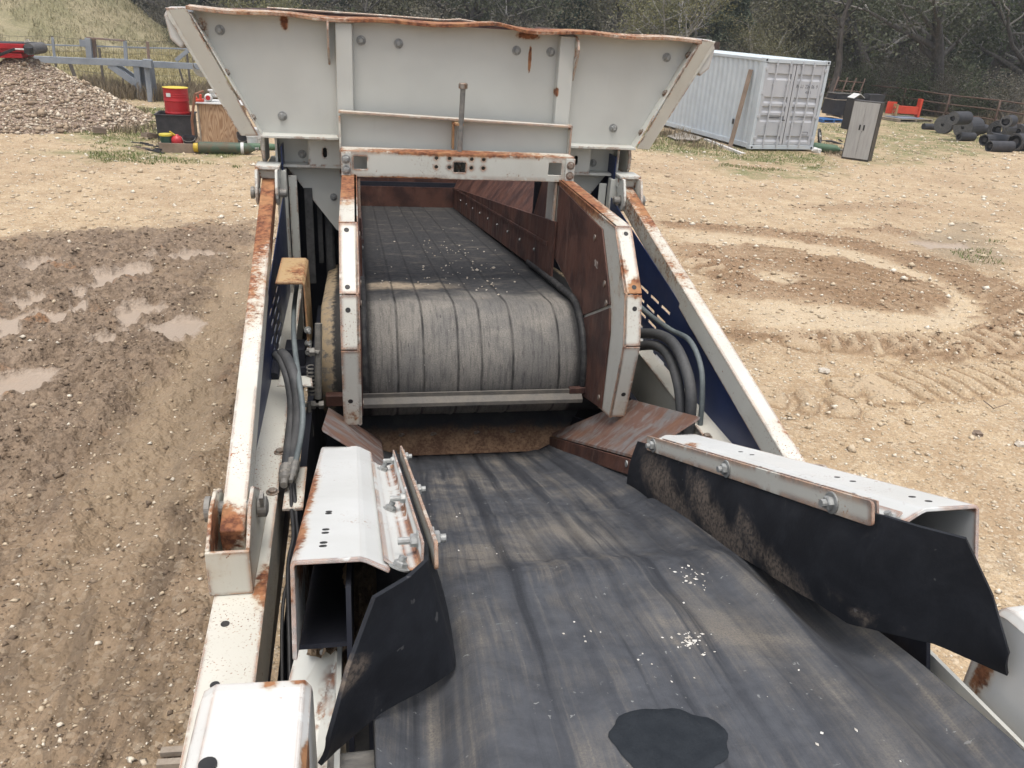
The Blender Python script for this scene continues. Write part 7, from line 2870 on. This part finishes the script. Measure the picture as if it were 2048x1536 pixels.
def leaf_mesh(name, tips, n, size, clump, mat, seed, cone=None):
    rs_ = np.random.RandomState(seed)
    if cone is not None:
        H, R = cone
        z = H * (.04 + .96 * rs_.random_sample(n) ** 1.25)
        lim = R * (1 - z / H) ** .75 * (.8 + .45 * vnoise(z * 1.6, rs_.uniform(0, 1, n) * 0 + 3, seed))
        a = rs_.uniform(0, 6.283, n)
        lobes = 1 + .28 * np.sin(a * 3 + z * 1.3 + seed) + .18 * np.sin(a * 7 - z * 2.1)
        rad = lim * lobes * rs_.uniform(.45, 1.0, n) ** .6
        c = np.stack([rad * np.cos(a), rad * np.sin(a), z], -1)
        own = rs_.random_sample(n)
    else:
        i = rs_.randint(0, len(tips), n)
        dens = rs_.random_sample(len(tips)) ** 1.2
        keep = rs_.random_sample(n) < .35 + .65 * dens[i]
        i = i[keep]
        n = len(i)
        c = tips[i] + rs_.normal(0, clump, (n, 3)) * np.array([1, 1, .7])
        own = rs_.random_sample(len(tips))[i]
    c = c[c[:, 2] > .15]
    n = len(c)
    own = own[:n] if len(own) >= n else np.resize(own, n)
    s = size * rs_.uniform(.6, 1.4, n)
    u = rs_.normal(0, 1, (n, 3))
    u /= np.linalg.norm(u, axis=1, keepdims=True)
    v = np.cross(u, rs_.normal(0, 1, (n, 3)))
    v /= np.linalg.norm(v, axis=1, keepdims=True) + 1e-9
    u, v = u * s[:, None], v * (s * .55)[:, None]
    co = np.stack([c - u, c + v, c + u, c - v], 1).reshape(-1, 3)
    f = np.arange(n * 4).reshape(n, 4)
    tone = np.repeat(np.clip(.55 * own + .45 * rs_.random_sample(n), 0, 1), 4)
    return np_mesh(name, co, f, mat, [('tone', tone)], smooth=False)


PROTO = {}


def make_proto(key, name, bark, leaf, label, cat='tree', **kw):
    ln, ls, cl, seed = kw['leaf_n'], kw['leaf_s'], kw['clump'], kw['seed']
    cone = kw.pop('cone', None)
    B, tips = tree_data(**kw)
    o = empty(name, (0, 0, 0), label, cat)
    build('trunk', B, [bark, TWIG if key in ('oak_a', 'oak_b', 'yellow', 'bare') else bark], o, smooth=True, fix=False)
    if ln:
        l = leaf_mesh('crown', tips, ln, ls, cl, LEAF[leaf], seed + 100, cone)
        l.parent = o
    PROTO[key] = o
    return o


make_proto('oak_a', 'live_oak', BARK, 'oak', 'x', seed=3, H=9.5, trunk_r=.30, spread=1.5, limbs=8, leaf_n=15000, leaf_s=.085, clump=.55, trunk_to=.40)
make_proto('oak_b', 'live_oak', BARK, 'oak', 'x', seed=8, H=11, trunk_r=.34, spread=1.3, limbs=9, leaf_n=18000, leaf_s=.09, clump=.62, trunk_to=.42)
make_proto('bare', 'bare_tree', BARK_PALE, 'brush', 'x', seed=14, H=12, trunk_r=.2, spread=.9, limbs=10, leaf_n=1500, leaf_s=.07, clump=.5, trunk_to=.5)
make_proto('bare_b', 'bare_tree', BARK, 'brush', 'x', seed=17, H=10, trunk_r=.17, spread=1.1, limbs=10, leaf_n=4000, leaf_s=.07, clump=.5, trunk_to=.45)
make_proto('olive', 'olive_tree', BARK, 'olive', 'x', seed=21, H=8.5, trunk_r=.2, spread=1.2, limbs=9, leaf_n=17000, leaf_s=.08, clump=.55, trunk_to=.36)
make_proto('yellow', 'yellow_tree', BARK_PALE, 'yellow', 'x', seed=25, H=8, trunk_r=.13, spread=.75, limbs=11, leaf_n=9000, leaf_s=.075, clump=.5, trunk_to=.4)
make_proto('cedar', 'cedar_tree', BARK_DARK, 'cedar', 'x', seed=29, H=7, trunk_r=.16, spread=.8, limbs=9, leaf_n=26000, leaf_s=.085, clump=.4, trunk_to=.6, cone=(7.2, 2.3))
make_proto('brush', 'brush', BARK_PALE, 'brush', 'x', 'bush', seed=33, H=3.4, trunk_r=.06, spread=1.2, limbs=12, leaf_n=9000, leaf_s=.06, clump=.45, trunk_to=.3)
make_proto('brush_b', 'brush', BARK, 'oak', 'x', 'bush', seed=37, H=2.8, trunk_r=.06, spread=1.4, limbs=12, leaf_n=11000, leaf_s=.06, clump=.42, trunk_to=.28)
remember(None)
USED = set()


def plant(key, x, y, s, label, group, sz=None, rot=None):
    src = PROTO[key]
    o = src if key not in USED else copy_tree(src)
    USED.add(key)
    o.location = (x, y, gz(x, y) if abs(x) < 60 and y < 120 else 0)
    o.rotation_euler = (0, 0, rot if rot is not None else RNG.uniform(0, 6.28))
    o.scale = (s, s, s * (sz or 1))
    tag(o, label, o.get('category'), group)
    return o


def dirx(px_, Y):
    """x position that puts something at distance Y under photo column px_ (near the horizon)"""
    return on_y(px_, 60, Y).x


W_OAK, W_BARE, W_BACK, W_BR = 'oaks along the pipe fence', 'bare grey trees in the wood', 'leafy trees at the back of the yard', 'bushes at the edge of the wood'
# (kind, photo column, distance, scale, label)
TREES = [
    ('oak_a', 1905, 35.5, 1.0, 'wide oak with tangled pale bare limbs right of the leaning trunk', W_OAK),
    ('oak_b', 2060, 33, .95, 'oak at the right picture edge above the rubber rolls', W_OAK),
    ('oak_a', 1780, 41, 1.0, 'dark oak above the red bracket, behind the fence', W_OAK),
    ('oak_b', 1990, 43, 1.1, 'tall oak filling the top right corner of wood', W_OAK),
    ('oak_b', 1690, 47, 1.0, 'oak behind the steel cabinet and the fence corner', W_OAK),
    ('olive', 1590, 50, 1.05, 'olive green tree straight above the container doors', W_BACK),
    ('cedar', 1465, 47, .92, 'dark green cedar standing behind the container roof', W_BACK),
    ('yellow', 1330, 46, .95, 'yellow-green sapling thicket above the right hopper corner', W_BACK),
    ('yellow', 1545, 44, .62, 'short pale bush-like tree between the cedar and the doors', W_BACK),
    ('olive', 1240, 57, 1.0, 'olive tree above the right hopper lug', W_BACK),
    ('cedar', 1150, 56, .85, 'dark cedar peeping over the hopper rim right of centre', W_BACK),
    ('oak_b', 1040, 60, 1.0, 'oak above the middle of the hopper rim', W_BACK),
    ('oak_a', 905, 62, 1.1, 'dark oak trunked tree above the hopper centre', W_BACK),
    ('olive', 790, 64, 1.0, 'grey-green tree above the left half of hopper', W_BACK),
    ('yellow', 545, 44, .60, 'low yellow-leaved shrub tree just over the hopper left rim', W_BACK),
    ('oak_b', 660, 66, 1.05, 'dark oak behind the left hopper rim', W_BACK),
    ('oak_a', 520, 70, 1.1, 'dark oak right of the grassy hill', W_BACK),
    ('cedar', 420, 72, 1.0, 'dark cedar right of the hill beside the hopper corner', W_BACK),
    ('oak_b', 330, 76, 1.0, 'oak at the foot of the grassy hill', W_BACK),
    ('olive', 250, 82, 1.05, 'olive tree showing over the hill flank', W_BACK),
    ('bare', 1760, 52, 1.0, 'bare grey tree behind the dark oaks, left one', W_BARE),
    ('bare_b', 1400, 58, 1.1, 'bare grey tree behind the cedar and yellow thicket', W_BARE),
    ('bare', 1290, 62, 1.0, 'bare grey tree between yellow thicket and olive tree', W_BARE),
    ('bare_b', 1100, 64, 1.15, 'bare grey tree behind the small cedar over the rim', W_BARE),
    ('bare', 960, 66, 1.0, 'bare grey tree over the middle of the hopper rim', W_BARE),
    ('bare_b', 720, 60, .9, 'bare pale tree over the left hopper rib', W_BARE),
    ('bare', 600, 68, 1.0, 'bare grey tree behind the low yellow shrub', W_BARE),
    ('bare_b', 1640, 55, 1.1, 'bare grey tree behind the olive tree at the doors', W_BARE),
    ('bare', 1520, 60, 1.1, 'bare grey tree behind the cedar, above container', W_BARE),
    ('bare_b', 1880, 50, 1.1, 'bare grey tree deep behind the wide oak', W_BARE),
    ('olive', 1720, 62, 1.2, 'olive tree deep in the wood behind leaning trunk', W_BACK),
    ('oak_b', 1430, 68, 1.15, 'dark oak far behind the container roof', W_BACK),
    ('oak_a', 1560, 72, 1.2, 'dark oak far behind the container doors', W_BACK),
    ('oak_b', 1200, 74, 1.15, 'dark oak far behind the right hopper rib', W_BACK),
    ('oak_a', 1000, 78, 1.2, 'dark oak far behind the hopper centre bolts', W_BACK),
    ('oak_b', 840, 78, 1.15, 'dark oak far behind the left hopper panel', W_BACK),
    ('oak_b', 1840, 58, 1.2, 'dark oak far behind the fence middle', W_BACK),
]
for kind, px_, Y, s, lab, grp in TREES:
    Y = Y + (5.5 if px_ > 1660 and Y < 50 else 0)
    plant(kind, dirx(px_, Y), Y, s, lab, grp)
BR = [('brush_b', 1725, 36, 1.0), ('brush', 1790, 37, .9), ('brush_b', 1850, 34, 1.0), ('brush', 1935, 32.5, .8), ('brush_b', 2005, 31, .9), ('brush', 2060, 30, .9), ('brush', 1690, 41, 1.0), ('brush_b', 1620, 44, 1.0), ('brush', 1500, 45, .85), ('brush_b', 1390, 48, 1.0), ('brush', 1300, 47, 1.0),
      ('brush', 1240, 50, 1.1), ('brush_b', 1160, 52, 1.0), ('brush', 1060, 54, 1.0), ('brush_b', 980, 56, 1.0), ('brush', 880, 56, 1.1), ('brush_b', 760, 58, 1.0), ('brush', 650, 58, 1.0), ('brush_b', 560, 62, 1.0), ('brush', 470, 64, 1.0), ('brush_b', 390, 64, .9), ('brush', 320, 70, 1.0),
      ('brush_b', 1775, 43, 1.3), ('brush', 1880, 40, 1.3), ('brush_b', 1960, 38, 1.3)]
BLAB = ['behind the steel cabinet', 'behind the red bracket', 'left of the rubber rolls', 'over the small top roll', 'over the open coils', 'at the right picture edge', 'at the fence corner', 'right of the container doors', 'over the container roof', 'left of the container roof end', 'right of the hopper corner',
        'over the right hopper slope', 'over the right hopper rib', 'over the rim right of centre', 'over the rim at centre', 'over the rim left of centre', 'over the left panel bolts', 'over the left hopper rib', 'by the low yellow shrub tree', 'over the left hopper slope', 'beside the cedar near the hill', 'at the foot of the hill',
        'in the shade under the dark oak', 'in the shade under the wide oak', 'in the shade of the tall oak']
for (kind, px_, Y, s), w in zip(BR, BLAB):
    Y, s = (Y + 6.5, s * .8) if px_ > 1660 else (Y, s)
    plant(kind, dirx(px_, Y), Y, s, ('dark' if kind == 'brush_b' else 'brownish') + ' bush at the wood edge ' + w, W_BR)
# leaning bare trunk right of the container
lt = MB()
A_ = on_y(1655, 190, 40)
A_.z = 0
B_ = on_y(1700, 0, 41)
lt.tube(spline([A_, A_.lerp(B_, .35) + Vector((.25, 0, 0)), A_.lerp(B_, .7) + Vector((-.1, 0, 0)), B_, B_ + Vector((1.0, 0, 5))]), [.20 - .0035 * k for k in range(33)], 9)
LT = empty('leaning_trunk', A_, 'dark leaning bare trunk rising right of the container doors', 'tree')
build('trunk', lt, BARK_DARK, LT, smooth=True)
for k in range(9):
    b = MB()
    p = A_.lerp(B_, .55 + .06 * k)
    b.tube([p, p + Vector((RNG.uniform(-1, 1), RNG.uniform(-.6, .6), RNG.uniform(.2, .8))), p + Vector((RNG.uniform(-1.6, 1.6), RNG.uniform(-1, 1), RNG.uniform(.5, 1.6)))], [.05, .03, .008], 5)
    build('branch', b, BARK_DARK, LT, smooth=True)

# the deep wood beyond: one mass of trunks and leaves nobody could count
rs2 = np.random.RandomState(99)
n = 120000
ang = rs2.uniform(math.radians(-42), math.radians(58), n)
dist = rs2.uniform(86, 104, n)
ht = 15 * rs2.random_sample(n) ** .9
top = 9.5 + 5.5 * fbm(np.degrees(ang) * .22, np.zeros(n), 3, 7)
k = ht < top
ang, dist, ht = ang[k], dist[k], ht[k]
c = np.stack([dist * np.sin(ang), dist * np.cos(ang), ht], -1)
n = len(c)
s = rs2.uniform(.25, .6, n)
u = rs2.normal(0, 1, (n, 3))
u /= np.linalg.norm(u, axis=1, keepdims=True)
v = np.cross(u, rs2.normal(0, 1, (n, 3)))
v /= np.linalg.norm(v, axis=1, keepdims=True)
co = np.stack([c - u * s[:, None], c + v * (s * .6)[:, None], c + u * s[:, None], c - v * (s * .6)[:, None]], 1).reshape(-1, 3)
WOOD = np_mesh('far_wood', co, np.arange(n * 4).reshape(n, 4), LEAF['oak'], [('tone', np.repeat(np.clip(vnoise(np.degrees(ang) * .8, ht * .3, 3) * .6 + rs2.random_sample(n) * .4, 0, 1), 4))], smooth=False)
tag(WOOD, kind='stuff')

# ------------------------------------------------------------------ thin air between here and the wood
hz = MB()
hz.box((0, 0, 14.4), (1900, 1900, 31.2))
HAZE = build('haze', hz, bpy.data.materials.new('thin_haze'))
hm = HAZE.data.materials[0]
hm.use_nodes = True
hm.node_tree.nodes.clear()
pv = hm.node_tree.nodes.new('ShaderNodeVolumePrincipled')
pv.inputs['Color'].default_value = (.86, .90, .95, 1)
pv.inputs['Density'].default_value = .0009
pv.inputs['Anisotropy'].default_value = .3
ho = hm.node_tree.nodes.new('ShaderNodeOutputMaterial')
hm.node_tree.links.new(pv.outputs[0], ho.inputs['Volume'])
tag(HAZE, kind='stuff')
